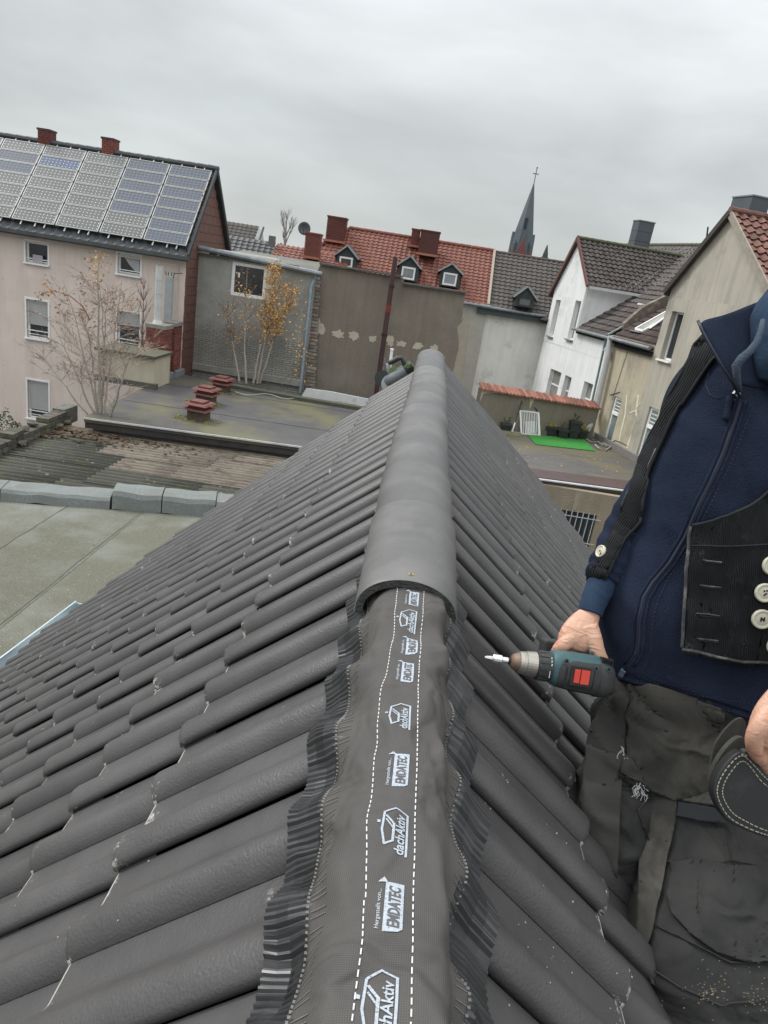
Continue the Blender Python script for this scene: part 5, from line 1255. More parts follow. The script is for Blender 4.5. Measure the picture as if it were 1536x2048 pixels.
# big beige gable on the right
bg_m = mat('gable_render', (.44, .41, .345), (.37, .345, .29), scale=.9, streak=.5, streakc=(.16, .15, .13), rough=.95, bump=.12, bscale=25, c3=(.17, .165, .15), m3=(.52, .75), s3=.5)
gab = thing('beige_gable_house', 'tall beige rendered gable house with red brown pantiles at the right edge', 'building', tuple(PP(5.2, -7.6)))
GA, GZ = (2.93, 1.28), (8.2, 1.05); AP_ = (5.04, 3.42)
w_on('front_wall', gab, 2.93, 8.2, -7.6, 1.0, [drs[1], (3.33, 4.02, .58, -.98)], bg_m, -.014)
fixn(MB().prism([PP(2.93, 1.0, -.014), PP(8.2, 1.0, -.014), PP(AP_[0], AP_[1], -.014), PP(2.93, 1.28, -.014)], qP*.25).obj('gable', bg_m, gab))
door(gab, *drs[1])
window(gab, PP(3.33, -.98, -.014), dP, qP, .69, 1.56, inset=.17, fr=.07, g_=glass_d, sill=True)
fixn(MB().prism([PP(2.93, -7.6), PP(2.93, -7.6, 5), PP(2.93, 1.2, 5), PP(2.93, 1.2, 0)], dP*.2).obj('side_wall', bg_m, gab))
MB().bar(PP(2.78, 1.12, -.14), PP(5.04, 3.50, -.14), .10, .16).obj('verge_board', mat('dark_verge', (.055, .045, .04)), gab)
MB().bar(PP(2.80, 1.24, .10), PP(5.04, 3.58, .10), .35, .05).obj('verge_tiles', mat('brown_verge_tile', (.13, .10, .085), (.08, .06, .055), scale=5), gab)
MB().bar(PP(8.45, .88, -.12), PP(5.04, 3.48, -.12), .06, .19).obj('verge_board', mat('pale_worn_board', (.34, .31, .26), (.24, .21, .17), scale=5), gab)
rpt = mat('red_brown_pantile', (.20, .085, .062), (.11, .06, .048), scale=3.5, rough=.8, c3=(.30, .16, .12), m3=(.58, .72), s3=5, rvar=.3)
e_ = PP(8.45, .92, -.1); upg = PP(5.04, 3.52, 0)-PP(8.45, .92, 0); Lg2 = upg.length
tilefield('roof_tile', gab, e_, qP, upg, 18, 14, .31, Lg2/14, rpt, amp=.055, lift=.06, seg=6, single=True, jit=.006)
fixn(MB().prism([PP(5.04, 3.48, -.1), PP(2.7, 1.1, -.1), PP(2.7, 1.1, 5.5), PP(5.04, 3.48, 5.5)], -ZV*.08).obj('left_roof_slope', mossyt, gab))
ridge_caps(gab, PP(5.04, 3.58, -.15), PP(5.04, 3.58, 5.5), rpt, .10, .36)
cladchim('wide_chimney', 'wide slate blue clad chimney behind the peak of the beige gable', 4.15, 1.05, .95, .62, 2.2, 4.12, 3)
MB().tube([onP(1413, 478, 1.6), onP(1416, 454, 1.6)], .03, 6).obj('antenna_pole', dark, gab)
cladchim('low_chimney', 'small grey clad chimney at the far ridge left of the beige gable', 1.55, 3.4, .55, .5, 2.5, 3.72, 2)

# ------------------------------------------------------------------ things on the terrace
gm_ = mat('artificial_grass', (.035, .24, .035), (.025, .18, .03), scale=6, rough=.95, bump=.4, bscale=140)
gp = [atZ(x, y, TZ) for x, y in ((1054, 871), (1167, 877), (1190, 903), (1072, 890))]
m_ = tag(MB().prism([p+ZV*.006 for p in gp][::-1], ZV*.022).obj('grass_mat', gm_), 'bright green artificial grass mat lying on the terrace', 'mat')
fp = [atZ(1042, 868, TZ), atZ(1079, 872, TZ)]; fu = (fp[1]-fp[0]).normalized(); fn_ = Vector((-fu.y, fu.x, 0)); fW = (fp[1]-fp[0]).length
lean = (ZV*1.0+fn_*.28-fu*.17).normalized(); fH = .86
fr2 = thing('slatted_frame', 'white slatted bed frame leaning against the terrace wall', 'slatted frame', tuple(fp[0]))
bx = lambda a, b_, w_, h_: MB().bar(a, b_, w_, h_, tuple(fn_))
off = ZV*.02
for u in (0, 1): MB().bar(fp[0]+fu*fW*u+off, fp[0]+fu*fW*u+lean*fH, .05, .05, fn_).obj('side_rail', white_p, fr2)
for v in (.02, 1): MB().bar(fp[0]+lean*fH*v, fp[1]+lean*fH*v, .05, .05, fn_).obj('cross_rail', white_p, fr2)
for i in range(11): u = (i+.6)/11.2; MB().bar(fp[0]+fu*fW*u+lean*.05, fp[0]+fu*fW*u+lean*(fH-.03), .024, .02, fn_).obj('slat', white_p, fr2)
MB().bar(fp[0]+fu*fW*.5+lean*.05+fn_*.03, fp[0]+fu*fW*.5+lean*.5+fn_*.03, .38, .012, fn_).obj('backing_sheet', mat('white_sheet', (.55, .56, .55)), fr2)
hp = [fp[0]+fu*fW*.04+lean*.86, fp[0]+fu*fW*.06+lean*.96, fp[0]+fu*fW*.3+lean*1.05, fp[0]+fu*fW*.75+lean*1.04, fp[0]+fu*fW*.92+lean*.95, fp[0]+fu*fW*.92+lean*.86]
MB().tube(hp, .028, 6).obj('black_handle', mat('black_plastic', (.02, .02, .022), rough=.5), fr2)
br_ = thing('broom', 'broom with white lower handle leaning on the terrace wall', 'broom', tuple(atZ(1024, 866, TZ)))
a = atZ(1024, 864, TZ+.1); b_ = atY(1044, 802, a.y+.55); md_ = a.lerp(b_, .3)
MB().tube([a, md_], .028, 6).obj('lower_handle', white_p, br_); MB().tube([md_, b_], .022, 6).obj('upper_handle', mat('dark_handle', (.05, .045, .04)), br_); MB().box(a-ZV*.04, (.72, .14, .12)).obj('broom_head', mat('mossy_broom', (.3, .3, .2), (.2, .19, .1), scale=7), br_)
potm = mat('black_pot', (.028, .032, .033), (.02, .023, .024), rough=.6)
plm = mat('dry_yellow_leaf', (.38, .30, .05), (.2, .2, .06), scale=9)
for i, (px, py, w_, h_, tall, lb) in enumerate(((1010, 866, .36, .34, 0, 'small dark planter farthest left, behind the broom'), (1100, 871, .38, .34, 0, 'low black pot right beside the white slatted frame'), (1123, 876, .38, .34, 0, 'low black pot left of the tall stacked black planter'), (1144, 877, .40, .66, 1, 'tall black planter standing highest among the terrace pots'), (1163, 878, .34, .34, 0, 'low black pot with yellow twigs next to the grey pipe elbow'))):
    p = atZ(px, py, TZ); pt_ = thing('plant_pot', lb, 'plant pot', tuple(p), 'pots along the terrace wall')
    mb = MB(); a, c_ = w_/2*.78, w_/2
    mb.hexa([p+Vector((x, y, 0)) for x, y in ((-a, -a), (a, -a), (a, a), (-a, a))]+[p+Vector((x, y, h_)) for x, y in ((-c_, -c_), (c_, -c_), (c_, c_), (-c_, c_))]); mb.obj('pot_body', potm, pt_)
    mb = MB(); mb.box(p+ZV*(h_-.02), (w_+.05, w_+.05, .06)); mb.obj('rim', potm, pt_)
    if tall: MB().box(p+ZV*h_*.52, (w_*.95, w_*.95, .05)).obj('rim', potm, pt_)
    mb = MB()
    for q in range((4, 6, 3, 5, 9)[i]):
        d_ = Vector((random.uniform(-.2, .2), random.uniform(-.1, .1), random.uniform(.08, .28))); a0 = p+ZV*h_; mb.tube([a0, a0+d_], .006, 3)
        for k in range(4): s_ = .035; c = a0+d_*random.uniform(.5, 1)+Vector((random.uniform(-.04, .04), 0, random.uniform(-.03, .03))); mb.add([c-Vector((s_, 0, 0)), c+Vector((0, 0, s_)), c+Vector((s_, 0, 0)), c-Vector((0, 0, s_))], [(0, 1, 2, 3)])
    if mb.V: mb.obj('dry_stems', plm if i in (1, 4) else mat('dull_green', (.06, .09, .03)), pt_)
hs_ = [(1172, 878), (1182, 884), (1196, 884), (1206, 890), (1214, 886), (1222, 893), (1212, 900), (1198, 897), (1190, 889)]
tag(MB().tube([atZ(x, y, TZ+.05) for x, y in hs_], .03, 6).obj('hose', mat('pale_hose', (.33, .32, .3))), 'pale grey hose looped on the terrace by the first door', 'hose')
cx_ = thing('concrete_slab', 'small loose concrete slab lying in the terrace corner near the hose', 'slab', tuple(atZ(1216, 893, TZ)))
MB().box(atZ(1214, 892, TZ)+ZV*.04, (.5, .35, .06), (dP, qP, ZV)).obj('slab', mat('slab_grey', (.22, .21, .19)), cx_)
mb = MB()
for i in range(220):
    if i % 2: p = atZ(random.uniform(1000, 1290), random.uniform(880, 945), TZ)
    else: p = atZ(random.uniform(1085, 1200), random.uniform(874, 885), TZ)
    s_ = random.uniform(.02, .045); a = random.random()*3; e1 = Vector((math.cos(a), math.sin(a), .3))*s_; e2 = Vector((-math.sin(a), math.cos(a), -.2))*s_; p += ZV*.02
    mb.add([p-e1, p+e2, p+e1, p-e2], [(0, 1, 2, 3)])
tag(mb.obj('fallen_leaves', mat('fallen_leaf', (.36, .27, .10), (.16, .09, .04), scale=11), kind='stuff'), 'yellow and brown fallen leaves scattered over the terrace', 'leaves')

# ------------------------------------------------------------------ cream box and twin brick chimneys on the left flat roof
cbx = thing('cream_roof_box', 'cream rendered box with mossy flat top on the felt roof', 'roof box', tuple(atZ(300, 778, VZ)))
p0 = atZ(307, 778, VZ); p1 = atY(309, 717, p0.y); wB = 1.75
crm = mat('cream_box_render', (.50, .45, .34), (.43, .39, .3), scale=1.5, streak=.3, streakc=(.3, .28, .22))
MB().box((p0.x-wB/2, p0.y+.65, (VZ+p1.z)/2), (wB, 1.3, p1.z-VZ)).obj('box_body', crm, cbx)
MB().box((p0.x-wB/2, p0.y+.62, p1.z+.03), (wB+.12, 1.5, .08)).obj('box_cap', mat('mossy_cap2', (.10, .10, .06), (.06, .06, .05), scale=4), cbx); MB().box((p0.x-wB/2, p0.y+.0, VZ+.08), (wB+.2, .2, .16)).obj('felt_skirt', felt, cbx)
for i, (x0, x1, yb, yt, lb, sg) in enumerate(((292.5, 331, 760, 653, 'nearer of two red brick chimneys on the flat roof, with round white flue', 0), (332, 351, 750, 648, 'rear red brick chimney on the flat roof, with square grey metal flue', 1))):
    Yc = 22.25+.75*i; a = atY(x0, yt, Yc); b_ = atY(x1, yt, Yc); w_ = b_.x-a.x; cz = (a.z+b_.z)/2
    ct_ = thing('brick_chimney', lb, 'chimney', (a.x+w_/2, Yc+.3, VZ), 'pair of brick chimneys on the flat roof')
    brick_stack(ct_, (a.x+w_/2, Yc+.33, 0), w_, .66, VZ+.02, cz-.06, brickr, mortar, 17, 3 if i == 0 else 2, 2)
    MB().box((a.x+w_/2, Yc+.33, cz), (w_+.05, .7, .12)).obj('concrete_cap', mat('cap_concrete', (.25, .24, .22)), ct_)
    MB().box((a.x+w_/2, Yc+.33, VZ+.1), (w_+.25, .9, .2)).obj('lead_skirt', mat('lead_grey', (.2, .21, .21)), ct_)
    if i == 0:
        p = atY(315, 640, Yc+.3); q = atY(318.5, 531, Yc+.3); MB().tube([Vector((p.x, p.y, cz)), p, p+ZV*.001], [.19, .115, .115], 12).tube([p, Vector((p.x, p.y, q.z))], .105, 12).obj('flue', mat('white_flue', (.55, .57, .55)), ct_)
        for k in (.25, .5, .75, 1.0): z = p.z+(q.z-p.z)*k; MB().tube([Vector((p.x, p.y, z-.03)), Vector((p.x, p.y, z))], .112, 12).obj('flue_joint', mat('white_flue_joint', (.5, .52, .5)), ct_)
    else:
        p = atY(336, 640, Yc+.3); q = atY(339, 557, Yc+.3); MB().box((p.x, p.y, (p.z-.15+q.z)/2), (.22, .2, q.z-p.z+.3)).obj('flue', mat('grey_flue', (.36, .38, .38)), ct_)
        mb = MB()
        for s_ in (-.1, -.04, .04, .1): mb.tube([(p.x+s_, p.y, q.z), (p.x+s_*1.5, p.y, q.z+.2)], .012, 4)
        mb.tube([(p.x+.12, p.y, q.z+.18), (p.x+.42, p.y, q.z+.22)], .01, 4); mb.obj('crown_spikes', dark, ct_)

# ------------------------------------------------------------------ trees
barkw = mat('birch_bark', (.42, .39, .34), (.26, .22, .18), scale=9, c3=(.08, .07, .06), m3=(.6, .7), s3=14, stretch=(1, 1, 3))
twigm = mat('reddish_twig', (.20, .13, .10), (.13, .085, .07), scale=4)
orl = mat('orange_birch_leaf', (.70, .42, .10), (.58, .30, .07), scale=3, rough=.7, rvar=.1); brl = mat('brown_birch_leaf', (.30, .13, .06), (.45, .22, .07), scale=3, rough=.8)
def branch(mb, tips, p, d, L_, r, depth, droop=0.0, spread=.5, nseg=5, kids=3, tmb=None):
    pts = [p]; dd_ = d.normalized()
    for i in range(nseg):
        dd_ = (dd_ + Vector((random.uniform(-1, 1), random.uniform(-1, 1), random.uniform(-1, 1)))*.11 + Vector((0, 0, -droop))).normalized(); pts.append(pts[-1]+dd_*L_/nseg)
    (mb if depth > 1 or tmb is None else tmb).tube(pts, [max(.004, r*(1-.8*i/nseg)) for i in range(nseg+1)], 5 if depth > 1 else 3, cap=False)
    if depth <= 1: tips += pts[1:]
    if depth > 0:
        for k in range(kids):
            u = random.uniform(.25, 1); i = min(nseg-1, int(u*nseg)); q = pts[i].lerp(pts[i+1], u*nseg-i)
            a = random.uniform(0, 6.28); side_ = Vector((math.cos(a), math.sin(a), 0)); nd = (dd_*(1-spread*.5)+side_*spread+Vector((0, 0, .25))).normalized()
            branch(mb, tips, q, nd, L_*random.uniform(.45, .65), r*.45, depth-1, droop*1.3, spread, max(3, nseg-1), kids, tmb)
def leaves(tips, n, m, parent, size, fil=None, name='crown'):
    mb = MB(); k = 0; tr = 0
    while k < n and tr < n*6:
        tr += 1; p = random.choice(tips)+Vector((random.gauss(0, .07), random.gauss(0, .07), random.gauss(0, .07)))
        if fil and not fil(p): continue
        s_ = size*random.uniform(.6, 1.3); e1 = Vector((random.gauss(0, 1), random.gauss(0, 1), random.gauss(0, 1))).normalized(); e2 = e1.cross(Vector((random.gauss(0, 1), random.gauss(0, 1), random.gauss(0, 1)))).normalized()
        mb.add([p-e1*s_, p+e2*s_*.6, p+e1*s_, p-e2*s_*.6], [(0, 1, 2, 3)]); k += 1
    mb.obj(name, m, parent, kind='stuff')
# yellow birches against the grey wall
data = [((491, 779), (489, 690), (494, 545), 130, 'birch with a thick white stem rising straight past the white window'), ((478, 777), (468, 700), (452, 600), 110, 'leftmost thin birch with sparse amber leaves by the vents'), ((505, 781), (521, 690), (538, 600), 260, 'birch leaning right with a dense amber crown below the window'), ((512, 781), (534, 660), (548, 529), 520, 'tallest birch of the group with a pointed orange crown'), ((518, 783), (546, 680), (580, 590), 620, 'rightmost leaning birch with orange leaves hanging over the blue downpipe')]
for i, (b0, b1, b2, nl, lb) in enumerate(data):
    Yt = 24.0+.12*i; p0, p1, p2 = [atY(x, y, Yt+k*.1) for k, (x, y) in enumerate((b0, b1, b2))]; p0.z = VZ
    tr_ = thing('birch_tree', lb, 'tree', tuple(p0), 'yellow birches on the flat roof'); mb = MB(); tm = MB(); tips = []
    pts = [p0.lerp(p1, k/5) for k in range(5)]+[p1.lerp(p2, k/6) for k in range(7)]
    pts = [p+Vector((random.uniform(-.02, .02), 0, 0)) for p in pts]
    mb.tube(pts, [.045*(1-.85*k/(len(pts)-1)) for k in range(len(pts))], 6, cap=False)
    for k in range(26):
        u = random.uniform(.35, 1)**.8; f_ = u*(len(pts)-1); q = pts[min(int(f_), len(pts)-2)]; a = random.uniform(0, 6.28)
        branch(mb, tips, q, Vector((math.cos(a)*.55, math.sin(a)*.4, .9)), random.uniform(.35, 1.0)*(1.15-u*.5), .007, 1, .05, .45, 4, 3, tm)
    mb.obj('trunk', barkw, tr_, smooth=True); tm.obj('twigs', twigm, tr_, kind='stuff')
    lim = p0.z+1.3
    leaves(tips, int(nl*1.25), orl, tr_, .036, lambda p: p.z > lim-.3)
    if i == 4:
        tips2 = [atY(random.gauss(596, 16), random.uniform(600, 770), Yt-.1) for _ in range(200)]; leaves(tips2, 170, orl, tr_, .036, name='low_leaves')
# bare multi-stem birch at the gutter corner
bt = thing('bare_birch', 'large nearly leafless multi stemmed birch in front of the pink house', 'tree', tuple(atZ(200, 838, CZ1)))
mb = MB(); tm = MB(); tips = []
rt_ = atZ(200, 836, VZ-.1)
stems = [((200, 836), (196, 700), (197, 505), .06), ((197, 834), (175, 720), (128, 560), .04), ((205, 836), (228, 700), (243, 560), .045), ((195, 836), (150, 740), (100, 640), .035), ((202, 836), (215, 740), (200, 560), .05), ((190, 838), (140, 790), (80, 700), .03), ((208, 838), (245, 770), (270, 690), .03), ((198, 835), (185, 700), (160, 590), .04), ((215, 845), (235, 790), (262, 700), .045), ((203, 836), (208, 660), (215, 570), .03)]
for (a, b_, c_, r_) in stems:
    yy = random.uniform(16.3, 17.4); p0, p1, p2 = atY(*a, 16.9), atY(*b_, yy), atY(*c_, yy+random.uniform(-.3, .3)); p0.z = min(p0.z, VZ)-.1
    pts = [(p0*(1-t_)**2+p1*2*t_*(1-t_)*1.0+p2*t_*t_)+Vector((random.uniform(-.03, .03), 0, random.uniform(-.02, .02))) for t_ in [k/11 for k in range(12)]]
    mb.tube(pts, [r_*.8*(1-.85*k/11) for k in range(12)], 6, cap=False)
    for k in range(13):
        u = random.uniform(.25, 1); q = pts[min(10, int(u*11))]; an = random.uniform(0, 6.28)
        branch(mb, tips, q, Vector((math.cos(an)*.8, math.sin(an)*.5, .7)), random.uniform(.4, 1.1)*(1.2-.6*u), .0065, 2, .07, .5, 4, 3, tm)
mb.obj('trunk', barkw, bt, smooth=True); tm.obj('twigs', mat('pale_twig', (.36, .28, .23), (.26, .20, .17), scale=3), bt, kind='stuff')
tp = [q for q in tips if q.z > -2.2]; leaves(tp, 330, brl, bt, .035, name='last_leaves')
arc = [atY(75+60*math.sin(a*1.4)*1.0+a*30, 596-26*math.sin(a*2.2), 16.6) for a in [k/30 for k in range(30)]]
mb = MB().tube([atY(x, y, 16.6) for x, y in ((180, 640), (165, 612), (140, 592), (110, 582), (85, 586), (72, 596))], [.02, .016, .012, .009, .006, .004], 4, cap=False); mb.obj('arching_branch', twigm, bt)
leaves([atY(x, y, 16.6) for x, y in ((165, 612), (140, 592), (125, 588), (110, 582), (95, 584), (85, 586), (76, 592))], 90, brl, bt, .032, name='arch_leaves')
leaves([atY(random.uniform(180, 215), random.uniform(500, 560), 16.8) for _ in range(30)], 60, orl, bt, .038, name='top_leaves')
st = thing('slim_birch', 'slim bare sapling standing against the pink wall beside the brick chimneys', 'tree', tuple(atZ(285, 760, VZ)))
mb = MB(); tips = []; p0 = atY(283, 762, 23.3); p1 = atY(288, 555, 23.3); pts = [p0.lerp(p1, k/9) for k in range(10)]
mb.tube(pts, [.04*(1-.9*k/9) for k in range(10)], 5, cap=False)
for k in range(60):
    u = random.uniform(.15, 1); s_ = random.choice((-1, 1)); branch(mb, tips, pts[min(8, int(u*9))], Vector((s_*.35, random.uniform(-.3, .3), 1)), random.uniform(.4, .9)*(1.1-u*.7), .009, 1, 0, .3, 3, 2)
mb.obj('trunk', twigm, st)
# weeds and the conifer hedge by the left edge
hg = thing('conifer_bush', 'dark green conifer bush showing over the rubble wall at the left edge', 'bush', tuple(atY(10, 900, 22)))
mb = MB()
for i in range(9):
    p = atY(-22+i*7.5, 905, 22+random.uniform(-.4, .4)); tpz = atY(-20+i*7.5, 818+abs(i-5)*9+random.uniform(-4, 8), 22).z
    for k in range(90):
        z = p.z+(tpz-p.z)*random.random()**.8; w_ = .30*(1-(z-p.z)/(tpz-p.z+.01))+.03; a = random.uniform(0, 6.28); c = Vector((p.x+math.cos(a)*w_, p.y+math.sin(a)*w_, z)); s_ = .035
        mb.add([c-Vector((s_*.3, 0, s_*.4)), c+Vector((s_*.4, .02, 0)), c+Vector((math.cos(a)*.06, 0, s_*1.2)), c-Vector((s_*.4, .02, 0))], [(0, 1, 2, 3)])
mb.obj('foliage', mat('conifer_green', (.09, .15, .05), (.05, .09, .035), scale=4), hg, kind='stuff'); MB().tube([atY(10, 960, 22), atY(10, 860, 22)], .06, 6).obj('stem', barkw, hg)
far_t = thing('far_bare_tree', 'faint bare grey treetop far away behind the red hipped roof', 'tree', tuple(atY(567, 520, 70)))
mb = MB(); tips = []; branch(mb, tips, atY(567, 510, 70), Vector((0, 0, 1)), 2.6, .15, 3, 0, .35, 5, 6); mb.obj('trunk', mat('hazy_twig', (.28, .25, .24)), far_t)

# ------------------------------------------------------------------ saw left on the roof, on the scaffold beyond the gable
sw0 = atY(795, 745, 5.5)
deck = thing('scaffold_deck', 'wooden scaffold board on a steel tube beyond the far gable', 'scaffold', (-.55, 5.7, sw0.z-.32))
zD = atY(775, 812, 5.8).z
MB().box((-.12, 5.8, zD-.03), (.62, .4, .045)).obj('board', mat('scaffold_wood', (.32, .24, .15), (.22, .17, .11), scale=4), deck)
for x in (.02, .15): MB().tube([(x, 5.9, zD-.08), (x, 5.9, -7.6)], .024, 8).obj('standard', zincd, deck)
saw = thing('circular_saw', 'grey and green battery circular saw standing beyond the far end of the ridge', 'power saw', (sw0.x, 5.62, zD))
sg = mat('saw_grey', (.22, .24, .25), (.17, .18, .19), rough=.45); sgn = mat('saw_green', (.13, .26, .04), rough=.5); sbk = mat('saw_black', (.035, .04, .038), rough=.55)
def SA(x, y, d=0): return atY(x, y, 5.62+d)
ax_ = (SA(825, 735)-SA(770, 765)).normalized()
up2 = Vector((-ax_.z, 0, ax_.x)).normalized()
c = SA(795, 752)
MB().tube([SA(772, 766), SA(790, 755), SA(812, 741), SA(824, 733)], [.042, .055, .052, .045], 12).obj('motor_housing', sg, saw, smooth=True)
MB().tube([SA(812, 741), SA(826, 731)], [.0535, .047], 12).obj('battery', sbk, saw); MB().tube([SA(815, 732, -.05), SA(815.5, 732.3, -.06)], .017, 10).obj('green_badge', sgn, saw)
MB().tube([SA(776, 727), SA(783, 724), SA(795, 717), SA(804, 716), SA(808, 726), SA(809, 738)], [.017, .02, .022, .021, .018, .017], 10).obj('handle', sbk, saw, smooth=True)
MB().tube([SA(776, 726), SA(778, 745), SA(782, 760)], [.018, .016, .02], 8).obj('front_grip', sg, saw, smooth=True)
MB().box(SA(784, 737), (.06, .03, .02), (ax_, Vector((0, 1, 0)), up2)).obj('green_panel', sgn, saw)
MB().tube([SA(765, 757, -.02), SA(765, 757, .03)], .065, 20).obj('blade_guard', sbk, saw, smooth=False); MB().tube([SA(781, 768, -.03), SA(781, 768, -.026)], .075, 28).obj('saw_blade', mat('steel', (.5, .52, .53), rough=.3, metal=.8), saw)
MB().tube([SA(769, 727, .02), SA(770, 716, .02)], .004, 5).tube([SA(766, 770, .02), SA(767, 735, .02)], .005, 5).obj('guide_rod', zincd, saw)
MB().box((c.x+.03, 5.66, zD+.006), (.26, .14, .01)).bar(SA(790, 768), Vector((c.x+.05, 5.62, zD)), .05, .06).obj('base_plate', zincd, saw)
# ================================================================== THE WORKER
per = thing('person', 'kneeling roofer in navy fleece, black corduroy vest and dark work trousers holding a cordless drill', 'person', (.72, 1.45, -.75))
def cr_interp(rows, n):
    """Catmull-Rom through rows of numbers"""
    out_ = []; k = len(rows)
    for i in range(k-1):
        a, b_, c, d = rows[max(i-1, 0)], rows[i], rows[i+1], rows[min(i+2, k-1)]
        for j in range(n):
            t_ = j/n; out_.append([.5*((2*q)+(-p+r_)*t_+(2*p-5*q+4*r_-s_)*t_*t_+(-p+3*q-3*r_+s_)*t_**3) for p, q, r_, s_ in zip(a, b_, c, d)])
    out_.append(list(rows[-1])); return out_
def loft(rows, n=8, seg=56, wr=None, ex=2.3, cap=True):
    """rows: left edge, right edge (as seen), distance, thickness"""
    R_ = cr_interp(rows, n); cs = [atD((r_[0]+r_[2])/2, (r_[1]+r_[3])/2, r_[4]) for r_ in R_]
    V = []; F = []
    for i, r_ in enumerate(R_):
        W = (atD(r_[2], r_[3], r_[4])-atD(r_[0], r_[1], r_[4]))/2
        ax_ = cs[min(i+1, len(cs)-1)]-cs[max(i-1, 0)]
        T = W.cross(ax_).normalized()
        if T.dot(fw) > 0: T = -T
        T = T*r_[5]
        for j in range(seg):
            a = 2*math.pi*j/seg; c_, s_ = math.cos(a), math.sin(a)
            c2 = math.copysign(abs(c_)**(2/ex), c_); s2 = math.copysign(abs(s_)**(2/ex), s_)
            p = cs[i]+W*c2+T*s2
            if wr: p = p + (W*c2+T*s2).normalized()*wr(p, i/(len(R_)-1), a)
            V.append(p)
    for i in range(len(R_)-1):
        for j in range(seg):
            F.append((i*seg+j, i*seg+(j+1) % seg, (i+1)*seg+(j+1) % seg, (i+1)*seg+j))
    if cap: F.append(tuple(range(seg))[::-1]); F.append(tuple((len(R_)-1)*seg+j for j in range(seg)))
    return V, F
fleece = mat('navy_fleece', (.025, .034, .062), (.017, .024, .044), rough=1, scale=14, bump=.9, bscale=420, spec=.12, fleck=((.30, .33, .38), 95, .765))
blues = mat('blue_hoodie', (.036, .062, .105), (.026, .046, .082), rough=1, scale=8, bump=.5, bscale=500, spec=.15)
skin = mat('skin', (.62, .39, .275), (.56, .31, .215), rough=.5, scale=22, c3=(.50, .20, .14), m3=(.5, .75), s3=16, bump=.06, bscale=140)
skin.node_tree.nodes['Principled BSDF'].inputs['Subsurface Weight'].default_value = .12; skin.node_tree.nodes['Principled BSDF'].inputs['Subsurface Radius'].default_value = (.01, .004, .002); skin.node_tree.nodes['Principled BSDF'].inputs['Subsurface Scale'].default_value = .3
trou = mat('work_trousers', (.042, .042, .041), (.026, .026, .027), rough=.95, scale=9, bump=.35, bscale=600, c3=(.06, .058, .052), m3=(.5, .75), s3=5, spec=.15, fleck=((.22, .19, .15), 45, .775))
olive = mat('worn_canvas', (.060, .058, .052), (.036, .035, .032), rough=.95, scale=7, bump=.35, bscale=600, c3=(.115, .11, .098), m3=(.5, .75), s3=5, spec=.15, fleck=((.3, .28, .24), 70, .77))
leather = mat('black_leather', (.022, .023, .024), (.014, .014, .015), rough=.55, scale=8, bump=.08, bscale=200, c3=(.05, .05, .046), m3=(.55, .75), s3=9)
cord = mat('black_corduroy', (.030, .031, .033), (.016, .017, .018), rough=.95, scale=12, c3=(.10, .10, .095), m3=(.60, .78), s3=11, spec=.15)
def add_ribs(m, direction, per_, amt=.0012):
    t, b, N, L = mnodes(m); tcn = N('ShaderNodeTexCoord'); mp_ = N('ShaderNodeMapping', {0: tcn.outputs['UV']})
    s = N('ShaderNodeSeparateXYZ', {0: mp_.outputs[0]}); ml = N('ShaderNodeMath', {0: s.outputs[0], 1: 2*math.pi/per_}, operation='MULTIPLY'); nzz = N('ShaderNodeTexNoise', {0: tcn.outputs['Object'], 'Scale': 30.0}); ad = N('ShaderNodeMath', {0: nzz.outputs[0], 1: 2.2, 2: ml.outputs[0]}, operation='MULTIPLY_ADD')
    si = N('ShaderNodeMath', {0: ad.outputs[0]}, operation='SINE'); bp_ = N('ShaderNodeBump', {'Strength': 1.0, 'Distance': amt, 'Height': si.outputs[0]}); L(bp_.outputs[0], b.inputs['Normal'])
    base = b.inputs['Base Color'].links[0].from_socket; mr_ = N('ShaderNodeMapRange', {0: si.outputs[0], 1: -1.0, 2: 1.0, 3: .65, 4: 1.2}); vm = N('ShaderNodeVectorMath', {0: base, 3: mr_.outputs[0]}, operation='SCALE'); L(vm.outputs[0], b.inputs['Base Color'])
folds(fleece, 4.2, .007, (1, 1, .55), .7); folds(trou, 6, .010, (1, 1, 1.6), .5); folds(olive, 6, .007, (1, 1, 1.4), .4); folds(blues, 8, .005); folds(skin, 34, .0009, (1, 1, 1.5), .4)
add_ribs(cord, 0, .0036)
# ---- body under the clothes: one continuous skinned figure with head
def skin_figure(name, verts, edges, radii, m, parent, sub=2, root=0):
    me = bpy.data.meshes.new(name); c = vmean(verts); me.from_pydata([tuple(Vector(v)-c) for v in verts], edges, []); me.materials.append(m)
    o = bpy.data.objects.new(name, me); place(o, parent, c)
    md = o.modifiers.new('skin', 'SKIN'); md.use_smooth_shade = True
    for i, r_ in enumerate(radii): me.skin_vertices[0].data[i].radius = (r_, r_) if not isinstance(r_, tuple) else r_
    me.skin_vertices[0].data[root].use_root = True
    s_ = o.modifiers.new('sub', 'SUBSURF'); s_.levels = sub; s_.render_levels = sub
    return o
pel = atD(1420, 1430, 1.46); che = atD(1500, 960, 1.41); nk = atD(1560, 660, 1.36); hd = atD(1665, 470, 1.34)
shR, elR, wrR = atD(1445, 765, 1.38), atD(1308, 1002, 1.445), atD(1190, 1200, 1.418)
shL, elL, wrL = atD(1690, 800, 1.30), atD(1745, 1180, 1.2), atD(1580, 1395, 1.16)
hpR, knR, anR = atD(1300, 1470, 1.46), atD(1240, 1690, 1.37), atD(1420, 1730, 1.75)
hpL, knL, anL = atD(1520, 1540, 1.44), atD(1440, 2010, 1.17), atD(1640, 2080, 1.40)
